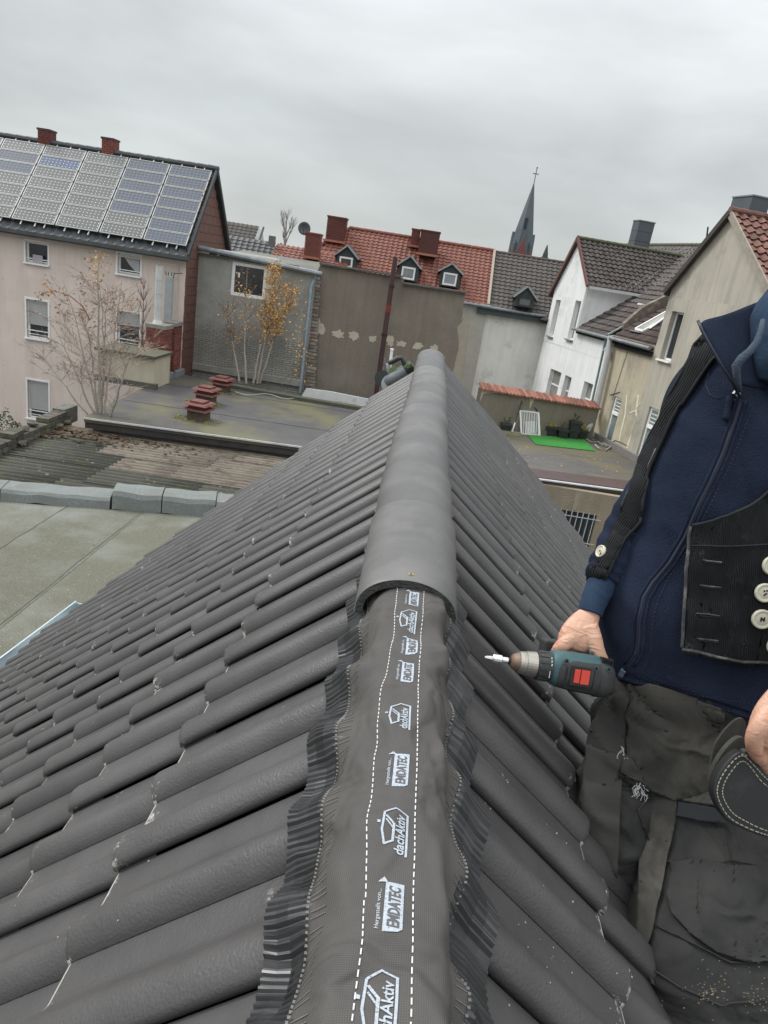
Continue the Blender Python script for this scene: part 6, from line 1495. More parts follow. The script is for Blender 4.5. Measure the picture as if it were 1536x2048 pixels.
skin_figure('body', [pel, che, nk, hd-(hd-nk)*.45, shR, elR, wrR, shL, elL, wrL, hpR, knR, anR, hpL, knL, anL],
            [(0, 1), (1, 2), (2, 3), (1, 4), (4, 5), (5, 6), (1, 7), (7, 8), (8, 9), (0, 10), (10, 11), (11, 12), (0, 13), (13, 14), (14, 15)],
            [.075, .085, .05, .045, .035, .026, .017, .035, .026, .018, .045, .03, .02, .05, .035, .02], skin, per, 2)
# head with face, outside the frame
hup = (hd-nk).normalized(); hfw = (-fw*.8-cr*.5); hfw = (hfw-hup*hfw.dot(hup)).normalized(); hrt = hfw.cross(hup)
bm = bmesh.new(); bmesh.ops.create_uvsphere(bm, u_segments=32, v_segments=24, radius=1)
V = []
for v in bm.verts:
    x, y, z = v.co; jaw = 1-.25*max(0, -z); yy = y*(.098 if y > 0 else .092); 
    p = hd+hrt*x*.075*jaw+hfw*yy*jaw+hup*z*.115
    if y > 0: p += hfw*(.022*math.exp(-((x/.16)**2+((z+.08)/.2)**2)))-hfw*.010*math.exp(-(((abs(x)-.38)/.2)**2+((z-.08)/.12)**2))
    V.append(p)
bm.verts.index_update(); F = [tuple(v.index for v in f.verts) for f in bm.faces]; bm.free()
head = obj('head', V, F, skin, per, smooth=True)
bm = bmesh.new(); bmesh.ops.create_uvsphere(bm, u_segments=24, v_segments=16, radius=1); V = []
for v in bm.verts: x, y, z = v.co; V.append(hd+hrt*x*.083+hfw*(y*.10-.016)+hup*(z*.10+.030))
bm.verts.index_update(); F = [tuple(v.index for v in f.verts) for f in bm.faces]; bm.free(); obj('hair', V, F, mat('brown_hair', (.06, .04, .03), bump=.8, bscale=200), head, smooth=True)
for s_ in (-1, 1):
    q = hd+hrt*s_*.030+hfw*.083+hup*.008; MB().tube([q, q+hfw*.008], [.012, .009], 12).obj('eye', mat('eye_white', (.7, .7, .68)), head); MB().tube([q+hfw*.007, q+hfw*.0095], [.005, .005], 10).obj('iris', dark, head)
    q = hd+hrt*s_*.076-hfw*.0; MB().tube([q-hup*.025, q+hup*.0+hrt*s_*.012, q+hup*.028], [.008, .014, .008], 8).obj('ear', skin, head, smooth=True)
MB().tube([hd+hfw*.088-hup*.052-hrt*.022, hd+hfw*.096-hup*.055, hd+hfw*.088-hup*.052+hrt*.022], [.003, .006, .003], 8).obj('mouth', mat('lips', (.4, .16, .13)), head)

# ---- fleece jacket
def wr_j(p, u, a):
    low = max(0, 1-u*2.2)
    return .008*wnoise(p, 6, 1)+.004*wnoise(p, 18, 2)+(.3+low)*(.014*wnoise(Vector((p.x*9+p.z*7, p.y*6, p.z*3-p.x*5)), 1, 3))+.010*(.25+low)*max(0, 1-abs(wnoise((p.x*6+p.z*3, p.y*4, p.z*7-p.x*6), 1, 31))*3.4)**2
jr = [(1222, 1356, 1660, 1500, 1.47, .125), (1207, 1322, 1665, 1465, 1.475, .135), (1188, 1250, 1668, 1390, 1.475, .143), (1200, 1180, 1672, 1310, 1.465, .147), (1240, 1080, 1690, 1200, 1.45, .150), (1272, 980, 1705, 1085, 1.43, .152), (1308, 885, 1720, 960, 1.41, .150), (1352, 800, 1730, 850, 1.39, .135), (1402, 735, 1715, 765, 1.375, .110), (1462, 690, 1665, 705, 1.365, .085), (1500, 655, 1630, 668, 1.36, .065)]
V, F = loft(jr, 9, 72, wr_j, 2.25)
jk = obj('fleece_jacket', V, F, fleece, per, smooth=True)
def bvh_of(*pairs):
    V_, F_ = [], []
    for v, f in pairs: k = len(V_); V_ += [Vector(x) for x in v]; F_ += [tuple(i+k for i in q) for q in f]
    return BVHTree.FromPolygons(V_, F_)
Bj = bvh_of((V, F))
def hit(B, x, y):
    d = ray(x, y).normalized(); r_ = B.ray_cast(CAM, d, 6)
    if r_[0] is None:
        for k in range(1, 60):
            for sx_, sy_ in ((k*3, 0), (-k*3, 0), (0, k*3), (0, -k*3)):
                r_ = B.ray_cast(CAM, ray(x+sx_, y+sy_).normalized(), 6)
                if r_[0] is not None:
                    dep = (r_[0]-CAM).dot(fw); return atD(x, y, dep+.00035*k*3), r_[1]
        return atD(x, y, 1.3), -fw
    return r_[0], (r_[1] if r_[1].dot(d) < 0 else -r_[1])
def cloth_piece(name, poly, B, m, parent, off=.006, th=.003, step=9, wav=.0, uvdir=(1, 0), lift=None, smooth=True, seed=0):
    """a separate piece of cloth laid on the body: outline given where it shows, shape taken from the surface beneath"""
    xs = [p[0] for p in poly]; ys = [p[1] for p in poly]
    bm = bmesh.new(); vv = []; n = len(poly)
    for i in range(n):
        (x0, y0), (x1, y1) = poly[i], poly[(i+1) % n]; k = max(1, int(math.hypot(x1-x0, y1-y0)/step))
        for j in range(k): vv.append(bm.verts.new((x0+(x1-x0)*j/k, y0+(y1-y0)*j/k, 0)))
    f = bm.faces.new(vv); bmesh.ops.triangulate(bm, faces=[f])
    for ax_ in (0, 1):
        lo, hi = (min(xs), max(xs)) if ax_ == 0 else (min(ys), max(ys)); q = lo+step
        while q < hi:
            co = (q+.013, 0, 0) if ax_ == 0 else (0, q+.017, 0); no = (1, 0, 0) if ax_ == 0 else (0, 1, 0)
            bmesh.ops.bisect_plane(bm, geom=bm.verts[:]+bm.edges[:]+bm.faces[:], plane_co=co, plane_no=no); q += step
    bmesh.ops.remove_doubles(bm, verts=bm.verts[:], dist=1.2)
    bmesh.ops.triangulate(bm, faces=bm.faces[:])
    bm.verts.index_update(); bm.normal_update(); flip = sum(f.normal.z*f.calc_area() for f in bm.faces) > 0
    V_ = []; uv = {}
    for v in bm.verts:
        x, y = v.co.x, v.co.y; p, nn = hit(B, x, y); l_ = lift(x, y) if lift else 0
        p2 = p + nn*(off+l_+wav*wnoise(p, 14, seed)); V_.append(p2); s_ = 1.3/FPX; uv[v.index] = ((x*uvdir[0]+y*uvdir[1])*s_, (y*uvdir[0]-x*uvdir[1])*s_)
    F_ = []
    for f in bm.faces:
        a = [v.index for v in f.verts]
        if f.calc_area() < .05: continue
        F_.append(tuple(a[::-1] if flip else a))
    bm.free()
    o = obj(name, V_, F_, m, parent, smooth=smooth)
    ul = o.data.uv_layers.new(name='uv')
    for lp in o.data.loops: ul.data[lp.index].uv = uv[lp.vertex_index]
    sd_ = o.modifiers.new('t', 'SOLIDIFY'); sd_.thickness = th; sd_.offset = 1
    return o
def line_on(name, pts, B, r_, m, parent, off=.002, n=6, closed=False, kind=None):
    P3 = []
    for (x0, y0), (x1, y1) in zip(pts, pts[1:]):
        k = max(1, int(math.hypot(x1-x0, y1-y0)/8))
        for j in range(k): p, nn = hit(B, x0+(x1-x0)*j/k, y0+(y1-y0)*j/k); P3.append(p+nn*off)
    p, nn = hit(B, *pts[-1]); P3.append(p+nn*off)
    return MB().tube(P3, r_, n).obj(name, m, parent, smooth=True, kind=kind)
def dashes_on(name, pts, B, m, parent, off=.003, ln=5, gap=3.4, r_=.0009):
    mb = MB(); L_ = 0; tot = [(0, pts[0])]
    for p, q in zip(pts, pts[1:]): L_ += math.hypot(q[0]-p[0], q[1]-p[1]); tot.append((L_, q))
    def at(s_):
        for (a, p), (b_, q) in zip(tot, tot[1:]):
            if a <= s_ <= b_: t_ = (s_-a)/max(b_-a, 1e-6); return p[0]+(q[0]-p[0])*t_, p[1]+(q[1]-p[1])*t_
        return tot[-1][1]
    s_ = 0
    while s_ < L_-ln:
        a, na = hit(B, *at(s_)); b_, nb_ = hit(B, *at(s_+ln)); mb.bar(a+na*off, b_+nb_*off, r_*2, r_*1.4, tuple(na)); s_ += ln+gap
    return mb.obj(name, m, parent, kind='stuff')
# hem band and zip
zipm = mat('navy_zip', (.012, .018, .035), rough=.45); tape = mat('zip_tape', (.022, .03, .055), rough=.8)
zp = [(1482, 800), (1466, 850), (1447, 905), (1425, 955), (1398, 1010), (1370, 1075), (1340, 1125), (1306, 1165), (1288, 1195), (1278, 1240), (1277, 1280), (1274, 1305), (1258, 1330), (1248, 1340)]
line_on('zip_fold', [(x-9, y-2) for x, y in zp[:-1]], Bj, .0035, fleece, jk, -.0008, 8); line_on('zip_fold', [(x+11, y+2) for x, y in zp[:-1]], Bj, .0035, fleece, jk, -.0008, 8)
line_on('zip_tape', zp, Bj, .0048, tape, jk, -.0022, 8); line_on('zip_teeth', zp, Bj, .0016, zipm, jk, .0018, 6)
p, nn = hit(Bj, 1249, 1339); MB().bar(p+nn*.003, hit(Bj, 1243, 1350)[0]+nn*.003, .010, .005, tuple(nn)).obj('zip_stop', mat('grey_blue_plastic', (.16, .20, .28), rough=.4), jk)
p, nn = hit(Bj, 1476, 790); MB().tube([p+nn*.012, hit(Bj, 1469, 797)[0]+nn*.014], [.0085, .007], 10).obj('zip_slider', mat('dark_metal', (.25, .26, .27), rough=.25, metal=.9), jk)
line_on('zip_pull', [(1460, 795), (1456, 815), (1454, 835), (1450, 842)], Bj, .0062, fleece, jk, .008, 8)
dashes_on('seam_stitches', [(1500, 830), (1480, 880), (1458, 935), (1430, 990), (1400, 1050), (1370, 1105), (1335, 1160), (1318, 1195), (1305, 1240), (1303, 1290), (1290, 1335)], Bj, tape, jk, .0006)
dashes_on('hem_stitches', [(1275, 1352), (1330, 1372), (1400, 1392), (1480, 1405), (1536, 1412)], Bj, tape, jk, .0008)
# pocket welt
line_on('seam', [(1417, 745), (1412, 770), (1420, 790), (1440, 798)], Bj, .0012, tape, jk, .0004)
# ---- sleeve (his right arm)
def px_r(px, D): return px*D/FPX
def wr_s(p, u, a): return .003*math.sin(u*95+2*math.sin(a)+4*wnoise(p, 9, 4))*smooth01(.35, .9, u)*(.6+wnoise(p, 20, 3))+.003*wnoise(p, 12, 7)
def limb(rows, wr=None, seg=40, n=8):
    """rows: centre x, y, distance, half width (pixels of the photo's scale)"""
    R_ = cr_interp(rows, n); cs = [atD(r_[0], r_[1], r_[2]) for r_ in R_]; V = []; F = []; prev = None
    for i, r_ in enumerate(R_):
        d = (cs[min(i+1, len(cs)-1)]-cs[max(i-1, 0)]).normalized(); x = d.cross(fw) if prev is None else prev-d*prev.dot(d); x.normalize(); prev = x; y = d.cross(x); rad = px_r(r_[3], r_[2])
        for j in range(seg):
            a = 2*math.pi*j/seg; q = x*math.cos(a)+y*math.sin(a)*(r_[4] if len(r_) > 4 else 1); p = cs[i]+q*rad
            if wr: p = p+q*wr(p, i/(len(R_)-1), a)
            V.append(p)
    for i in range(len(R_)-1):
        for j in range(seg): F.append((i*seg+j, i*seg+(j+1) % seg, (i+1)*seg+(j+1) % seg, (i+1)*seg+j))
    F.append(tuple(range(seg))[::-1]); F.append(tuple((len(R_)-1)*seg+j for j in range(seg)))
    return V, F
Vs, Fs = limb([(1462, 722, 1.375, 52), (1420, 762, 1.385, 60), (1390, 812, 1.395, 62), (1372, 880, 1.41, 62), (1340, 950, 1.43, 60), (1300, 1010, 1.43, 60), (1262, 1070, 1.45, 55), (1224, 1135, 1.445, 46), (1207, 1166, 1.435, 38)], wr_s)
slv = obj('sleeve', Vs, Fs, fleece, per, smooth=True)
def wr_c(p, u, a): return .0006*math.sin(a*46)
Vc, Fc = limb([(1212, 1150, 1.435, 30), (1196, 1184, 1.418, 27), (1184, 1214, 1.404, 24), (1180, 1228, 1.399, 23.5)], wr_c, seg=184, n=3)
obj('hoodie_cuff', Vc, Fc, blues, per, smooth=True)
# left sleeve, outside the picture
Vl, Fl = limb([(1665, 770, 1.33, 60), (1720, 900, 1.28, 66), (1755, 1060, 1.22, 62), (1745, 1200, 1.19, 56), (1680, 1310, 1.17, 50), (1612, 1375, 1.155, 42)], wr_s)
obj('sleeve', Vl, Fl, fleece, per, smooth=True)
Vl, Fl = limb([(1625, 1362, 1.16, 40), (1585, 1398, 1.15, 37)], wr_c, seg=184, n=4); obj('hoodie_cuff', Vl, Fl, blues, per, smooth=True)
# ---- collar and hood
def sheet(name, rows, m, parent, th=.004, wr=.0, sub=2):
    V = []; F = []; k = len(rows[0])
    for r_ in rows:
        for (x, y, D) in r_: p = atD(x, y, D); V.append(p+Vector((1, 1, 1))*wr*wnoise(p, 18, 2))
    for i in range(len(rows)-1):
        for j in range(k-1): F.append((i*k+j, i*k+j+1, (i+1)*k+j+1, (i+1)*k+j))
    o = obj(name, V, F, m, parent, smooth=True); s_ = o.modifiers.new('s', 'SUBSURF'); s_.levels = s_.render_levels = sub; q = o.modifiers.new('t', 'SOLIDIFY'); q.thickness = th; q.offset = 0
    return o
sheet('collar', [[(1396, 642, 1.225), (1440, 634, 1.24), (1478, 620, 1.27), (1512, 606, 1.32), (1560, 590, 1.37)],
                 [(1404, 660, 1.22), (1446, 662, 1.232), (1488, 650, 1.262), (1525, 640, 1.31), (1565, 625, 1.36)],
                 [(1420, 690, 1.215), (1456, 700, 1.225), (1500, 695, 1.255), (1535, 690, 1.30), (1580, 680, 1.34)],
                 [(1442, 728, 1.212), (1468, 735, 1.222), (1502, 738, 1.25), (1538, 735, 1.28), (1580, 730, 1.33)],
                 [(1464, 762, 1.218), (1480, 768, 1.226), (1505, 775, 1.248), (1535, 780, 1.27), (1575, 775, 1.31)]], fleece, jk, .006, .004)
P3 = [atD(x, y, d) for x, y, d in ((1396, 641, 1.221), (1404, 661, 1.216), (1420, 691, 1.211), (1442, 729, 1.208), (1464, 763, 1.213), (1480, 795, 1.225))]
MB().tube(P3, .0028, 8).obj('collar_zip', zipm, jk, smooth=True)
Vh, Fh = limb([(1672, 545, 1.31, 84, .9), (1632, 610, 1.28, 98, .9), (1598, 670, 1.26, 98, .9), (1578, 725, 1.25, 78, .9), (1560, 772, 1.255, 50, .8)], lambda p, u, a: .006*wnoise(p, 10, 8)+.003*wnoise(p, 30, 1))
obj('hood', Vh, Fh, blues, per, smooth=True)
P3 = [atD(x, y, d) for x, y, d in ((1526, 640, 1.195), (1522, 662, 1.188), (1514, 684, 1.184), (1500, 702, 1.184), (1484, 716, 1.186), (1472, 732, 1.190), (1474, 756, 1.198), (1480, 782, 1.215))]
MB().tube(P3, [.004, .0055, .006, .0065, .0075, .0075, .006, .004], 10).obj('hood_edge', mat('hood_rib', (.062, .085, .12), (.042, .062, .092), rough=1, scale=60, bump=.5, bscale=300), per, smooth=True)

# ---- corduroy vest
Bv = bvh_of((V, F), (jk.data and [(v.co+WL[jk.name]) for v in jk.data.vertices], [tuple(p.vertices) for p in jk.data.polygons])) if False else bvh_of(([v.co+WL[jk.name] for v in jk.data.vertices], [tuple(p.vertices) for p in jk.data.polygons]), (Vs, Fs))
strip = [(1412, 676), (1432, 690), (1440, 706), (1418, 732), (1398, 762), (1372, 800), (1352, 838), (1336, 872), (1320, 905), (1306, 938), (1294, 975), (1287, 1010), (1284, 1025), (1287, 1036), (1270, 1055), (1255, 1073), (1240, 1098), (1228, 1122), (1214, 1150), (1208, 1185), (1205, 1215), (1192, 1190), (1182, 1160), (1178, 1148), (1200, 1120), (1214, 1092), (1228, 1058), (1246, 1020), (1262, 985), (1276, 950), (1288, 915), (1308, 872), (1328, 835), (1340, 800), (1362, 760), (1384, 722), (1394, 695)]
v1 = cloth_piece('vest_front', strip, Bv, cord, per, off=.005, th=.005, step=8, wav=.006, uvdir=(.85, .5), seed=3)
line_on('vest_edge', strip[2:13], Bv, .0032, cord, v1, .009, 8); line_on('vest_edge', strip[13:20], Bv, .0030, cord, v1, .009, 8); line_on('vest_edge', [strip[i] for i in (0, 36, 35, 34, 33, 32, 31, 30, 29, 28, 27)], Bv, .0028, cord, v1, .009, 8)
rag = mat('frayed_lining', (.30, .24, .25), (.1, .08, .08), scale=80); line_on('torn_lining', [(1318, 900), (1304, 930), (1296, 960), (1285, 985), (1286, 1005)], Bv, .0014, rag, v1, .0085, 5)
panel = [(1382, 1052), (1394, 1046), (1425, 1040), (1460, 1028), (1495, 1012), (1520, 995), (1545, 970), (1600, 930), (1690, 880), (1700, 1420), (1600, 1334), (1536, 1324), (1480, 1320), (1430, 1312), (1390, 1303), (1362, 1296), (1364, 1250), (1368, 1200), (1371, 1150), (1376, 1095), (1377, 1065)]
v2 = cloth_piece('vest_front', panel, Bv, cord, per, off=.015, th=.006, step=8, wav=.006, uvdir=(1, .05), seed=5, lift=lambda x, y: .012*smooth01(1450, 1362, x)+.01*smooth01(1250, 1310, y))
Bp = bvh_of(([v.co+WL[v2.name]+Vector((0, 0, 0)) for v in v2.data.vertices], [tuple(p.vertices) for p in v2.data.polygons]))
cord2 = mat('worn_corduroy_edge', (.06, .06, .06), (.025, .025, .026), rough=.95, scale=40, c3=(.2, .2, .19), m3=(.5, .7), s3=30)
line_on('vest_edge', [(1382, 1052), (1377, 1070), (1376, 1095), (1371, 1150), (1368, 1200), (1364, 1250), (1363, 1296)], Bp, .0030, cord2, v2, .006, 8)
line_on('vest_edge', [(1363, 1297), (1390, 1303), (1430, 1312), (1480, 1320), (1536, 1324), (1590, 1330)], Bp, .0030, cord2, v2, .006, 8)
line_on('vest_edge', [(1384, 1050), (1425, 1041), (1460, 1029), (1495, 1013), (1520, 996), (1545, 972)], Bp, .0028, cord, v2, .006, 8)
line_on('vest_seam', [(1378, 1092), (1440, 1091), (1500, 1090), (1560, 1086)], Bp, .0014, cord, v2, .0065, 6)
dashes_on('vest_seam_stitches', [(1378, 1096), (1440, 1095), (1500, 1094), (1560, 1090)], Bp, dark, v2, .007, 4, 3, .0006)
for (a, b_) in (((1403, 1120), (1442, 1123)), ((1396, 1169), (1440, 1173)), ((1390, 1226), (1438, 1230)), ((1390, 1276), (1434, 1281))):
    line_on('buttonhole', [a, b_], Bp, .0017, cord2, v2, .0066, 6); line_on('buttonhole', [(a[0]+2, a[1]+4), (b_[0]-1, b_[1]+4)], Bp, .0013, dark, v2, .0064, 6)
ivory = mat('ivory_button', (.62, .59, .47), (.52, .49, .38), rough=.28, scale=40)
def button(B, x, y, r_, parent, tilt=0, marks='N', off=.008):
    p, nn = hit(B, x, y); nn = (nn*.55-fw*.45).normalized() if tilt == 0 else (nn*.7-cr*.6).normalized()
    ux = nn.cross(cu).normalized(); ux = ux if ux.dot(cr) > 0 else -ux; uy = nn.cross(ux); uy = uy if uy.dot(cu) > 0 else -uy
    c = p+nn*off; V = []; F = []; seg = 28
    prof = [(1, -.002), (1.0, .0012), (.93, .0030), (.80, .0031), (.72, .0020), (.66, .0012), (.60, .0016), (.0, .0017)]
    for rr_, h in prof:
        for j in range(seg): a = 2*math.pi*j/seg; V.append(c+ux*math.cos(a)*r_*rr_+uy*math.sin(a)*r_*rr_+nn*h)
    for i in range(len(prof)-1):
        for j in range(seg): F.append((i*seg+j, i*seg+(j+1) % seg, (i+1)*seg+(j+1) % seg, (i+1)*seg+j))
    o = obj('button', V, F, ivory, parent, smooth=True); fixn(o)
    mb = MB(); th_ = .0022
    def seg_(a, b_): mb.bar(c+ux*a[0]*r_+uy*a[1]*r_+nn*.0024, c+ux*b_[0]*r_+uy*b_[1]*r_+nn*.0024, th_, .0012, tuple(nn))
    if marks == 'N': seg_((-.17, -.2), (-.13, .2)); seg_((-.13, .2), (.13, -.16)); seg_((.13, -.16), (.17, .22))
    elif marks == 'L': seg_((-.15, -.28), (.0, -.1)); seg_((0, -.1), (.15, -.05)); seg_((.12, -.05), (.12, .02)); mb.box(c+ux*-.1*r_+uy*.2*r_+nn*.0022, (.0028, .0028, .001), (ux, uy, nn)); mb.box(c+ux*.16*r_+uy*.24*r_+nn*.0022, (.0028, .0028, .001), (ux, uy, nn))
    else: seg_((-.1, 0), (.1, .1))
    mb.obj('thread', dark, o); return o
button(Bp, 1521, 1236, .0188, v2, marks='N'); button(Bp, 1526, 1184, .0180, v2, marks='L'); button(Bp, 1540, 1130, .0178, v2, marks='-'); button(Bp, 1548, 1292, .018, v2, marks='N'); button(Bv, 1207, 1105, .0135, v1, tilt=1, marks='-', off=.0075)

# ---- trousers
def wr_t(p, u, a): return .013*max(0, 1-abs(wnoise((p.x*5+p.z*4, p.y*4, p.z*12-p.x*6), 1, 21))*3.2)**2+.014*wnoise(Vector((p.x*5, p.y*5, p.z*13)), 1, 11)+.005*wnoise(p, 22, 12)+.008*math.sin(p.z*55+p.x*25+5*wnoise(p, 6, 4))*max(0, wnoise(p, 5, 2)+.35)
pv_ = [(1235, 1330, 1640, 1450, 1.475, .115), (1216, 1385, 1650, 1510, 1.47, .12), (1192, 1450, 1655, 1580, 1.465, .125), (1178, 1520, 1660, 1650, 1.46, .12), (1190, 1580, 1650, 1700, 1.455, .10)]
Vp, Fp = loft(pv_, 8, 64, wr_t, 2.3)
rl = [(1182, 1490, 1330, 1530, 1.455, .085), (1166, 1560, 1318, 1595, 1.445, .085), (1160, 1610, 1308, 1650, 1.42, .08), (1168, 1665, 1300, 1705, 1.40, .075), (1200, 1730, 1296, 1765, 1.40, .065), (1240, 1790, 1320, 1810, 1.43, .05)]
Vr, Fr = loft(rl, 8, 48, wr_t, 2.2)
ll = [(1285, 1480, 1690, 1640, 1.45, .115), (1278, 1590, 1690, 1730, 1.42, .12), (1272, 1690, 1690, 1810, 1.37, .125), (1266, 1790, 1680, 1890, 1.31, .125), (1262, 1880, 1660, 1975, 1.26, .12), (1276, 1965, 1650, 2060, 1.22, .115), (1312, 2050, 1650, 2140, 1.20, .105), (1370, 2130, 1640, 2210, 1.20, .08)]
Vk, Fk = loft(ll, 10, 72, wr_t, 2.25)
tr = obj('trousers', Vp, Fp, trou, per, smooth=True)
obj('trouser_leg', Vr, Fr, trou, tr, smooth=True); obj('trouser_leg', Vk, Fk, trou, tr, smooth=True)
sh = limb([(1260, 1790, 1.42, 55), (1350, 1790, 1.55, 50), (1440, 1760, 1.75, 42)], wr_t); obj('trouser_leg', *sh, trou, tr, smooth=True)
sh = limb([(1460, 2120, 1.24, 90), (1600, 2110, 1.42, 70), (1700, 2050, 1.7, 52)], wr_t); obj('trouser_leg', *sh, trou, tr, smooth=True)
bootm = mat('boot_leather', (.03, .025, .02), rough=.7)
for pts in (((1440, 1760, 1.75, 44), (1475, 1750, 1.83, 48), (1500, 1720, 1.88, 34)), ((1700, 2050, 1.7, 52), (1745, 2030, 1.8, 54), (1770, 1990, 1.86, 38))): obj('boot', *limb(list(pts)), bootm, per, smooth=True)
Bt = bvh_of((Vp, Fp), (Vr, Fr), (Vk, Fk))
Bk = bvh_of((Vk, Fk)); Brp = bvh_of((Vp, Fp), (Vr, Fr))
# worn canvas flap over the hip and thigh, frayed at its edge
flap = [(1262, 1372), (1300, 1368), (1400, 1400), (1436, 1415), (1446, 1440), (1452, 1500), (1440, 1560), (1430, 1614), (1400, 1608), (1352, 1602), (1300, 1576), (1275, 1560), (1250, 1548), (1240, 1540), (1247, 1525), (1258, 1510), (1256, 1480), (1262, 1455), (1256, 1430), (1264, 1405)]
fl_ = cloth_piece('canvas_flap', flap, Bt, olive, tr, off=.009, th=.003, step=6, wav=.004, seed=8)
line_on('flap_edge', [(1262, 1374), (1264, 1405), (1256, 1430), (1262, 1455), (1256, 1480), (1258, 1510), (1247, 1525), (1240, 1540)], Bt, .0022, olive, fl_, .009, 6)
line_on('flap_edge', [(1250, 1548), (1275, 1560), (1300, 1576), (1352, 1602), (1400, 1608), (1430, 1614)], Bt, .0020, olive, fl_, .009, 6)
cloth_piece('thigh_strip', [(1300, 1590), (1320, 1590), (1354, 1604), (1350, 1650), (1342, 1700), (1333, 1750), (1322, 1800), (1312, 1850), (1300, 1900), (1308, 1945), (1315, 1975), (1298, 1950), (1286, 1925), (1280, 1880), (1280, 1800), (1286, 1700), (1294, 1640)], Bk, olive, tr, off=.0065, th=.002, step=6, wav=.003, seed=9)
cloth_piece('thigh_panel', [(1246, 1385), (1258, 1400), (1254, 1470), (1250, 1530), (1244, 1560), (1240, 1640), (1238, 1700), (1236, 1752), (1217, 1745), (1194, 1700), (1175, 1655), (1169, 1610), (1171, 1560), (1178, 1500), (1188, 1450), (1202, 1415), (1217, 1395)], Brp, mat('worn_black_canvas', (.044, .043, .039), (.029, .029, .027), rough=.95, scale=8, bump=.35, bscale=600, fleck=((.3, .28, .24), 60, .775)), tr, off=.006, th=.002, step=6, wav=.003, seed=10)
cloth_piece('pocket_band', [(1356, 1606), (1400, 1612), (1432, 1620), (1450, 1650), (1400, 1645), (1352, 1634)], Bt, mat('navy_black_cloth', (.022, .025, .03), rough=.95), tr, off=.008, th=.002, step=7)
cloth_piece('knee_patch', [(1345, 1730), (1385, 1722), (1470, 1735), (1560, 1740), (1560, 1930), (1490, 1925), (1430, 1905), (1380, 1870), (1345, 1830), (1335, 1790)], Bt, trou, tr, off=.008, th=.0025, step=7, wav=.006, seed=12)
for pts in ([(1335, 1725), (1400, 1738), (1460, 1722), (1536, 1738)], [(1310, 1850), (1350, 1870), (1400, 1895), (1460, 1925), (1536, 1928)], [(1300, 1590), (1275, 1620), (1300, 1700)], [(1186, 1450), (1215, 1500), (1250, 1545)], [(1302, 1935), (1360, 1975), (1440, 2010), (1536, 2000)]):
    line_on('seam_ridge', pts, Bt, .0016, trou, tr, .004, 6)
threads = mat('white_thread', (.6, .6, .6), rough=.9)
mb = MB()
for (x, y, n) in ((1254, 1515, 9), (1248, 1500, 5), (1272, 1570, 16), (1280, 1580, 8)):
    for i in range(n):
        a, na = hit(Bt, x+random.uniform(-4, 4), y+random.uniform(-6, 6)); pts = [a+na*.009]
        for k in range(5): pts.append(pts[-1]+Vector((random.uniform(-1, 1), random.uniform(-1, .2), random.uniform(-1.6, .5)))*.0045)
        mb.tube(pts, .0006, 4)
mb.obj('loose_threads', threads, fl_, kind='stuff')
mb = MB()
for i in range(130):
    x = random.uniform(1238, 1300); y = 1545+(x-1240)*.55+random.uniform(-5, 9); a, na = hit(Bt, x, y); pts = [a+na*.007]
    for k in range(4): pts.append(pts[-1]+Vector((random.uniform(-1, 1), random.uniform(-1, .2), random.uniform(-1.4, .4)))*.004)
    mb.tube(pts, .0011, 4)
mb.obj('frayed_hem', trou, fl_, kind='stuff')
mud = mat('dried_mud', (.30, .25, .17), (.18, .15, .1), scale=30, rough=1); mb = MB()
for (cx, cy, sp, n) in ((1420, 1985, 14, 60), (1375, 1812, 14, 22), (1500, 2000, 16, 40), (1320, 2010, 10, 12), (1455, 1960, 60, 50), (1340, 1450, 40, 12), (1200, 1350, 10, 6)):
    for i in range(n):
        a, na = hit(Bt, random.gauss(cx, sp), random.gauss(cy, sp*.7)); s_ = random.uniform(.0004, .0011); mb.box(a+na*.0066, (s_*2, s_, s_*.8), (cr, cu, -fw))
mb.obj('mud_specks', mud, tr, kind='stuff')
# ---- leather pouch on the belt
def strap(name, poly, D0, th, m, parent, bend=0, tiltx=0, tilty=0):
    """stiff leather plate with real thickness; D0 distance at the middle"""
    cx = sum(p[0] for p in poly)/len(poly); cy = sum(p[1] for p in poly)/len(poly)
    f = lambda x, y: atD(x, y, D0+tiltx*(x-cx)/1000+tilty*(y-cy)/1000)
    P_ = [f(x, y) for x, y in poly]; o = fixn(MB().prism(P_, fw*th).obj(name, m, parent)); bevel(o, min(.003, th*.35), 3); return o, f
pouch = thing('tool_pouch', 'black leather tool pouch with pale double stitching hanging on the belt of the roofer', 'tool pouch', tuple(atD(1490, 1580, 1.24)))
def rnd(poly, n=2):
    for _ in range(n):
        q = []
        for i in range(len(poly)):
            a, b_ = poly[i], poly[(i+1) % len(poly)]; q += [(a[0]*.75+b_[0]*.25, a[1]*.75+b_[1]*.25), (a[0]*.25+b_[0]*.75, a[1]*.25+b_[1]*.75)]
        poly = q
    return poly
suede = mat('worn_suede', (.05, .05, .045), (.028, .028, .026), rough=.95, scale=14, c3=(.09, .09, .078), m3=(.5, .72), s3=12)
strap('belt_flap', rnd([(1470, 1438), (1490, 1434), (1494, 1470), (1470, 1500), (1444, 1540), (1425, 1585), (1418, 1560), (1424, 1500), (1440, 1470)]), 1.262, .006, suede, pouch, tiltx=-.05)
strap('inner_holster', rnd([(1468, 1478), (1486, 1472), (1500, 1490), (1504, 1512), (1480, 1525), (1450, 1555), (1430, 1590), (1420, 1575), (1422, 1545), (1440, 1510)]), 1.235, .012, suede, pouch, tiltx=-.05)
strap('holster_lip', rnd([(1484, 1505), (1500, 1500), (1504, 1515), (1560, 1570), (1560, 1590), (1500, 1530)]), 1.215, .016, suede, pouch, tiltx=-.05)
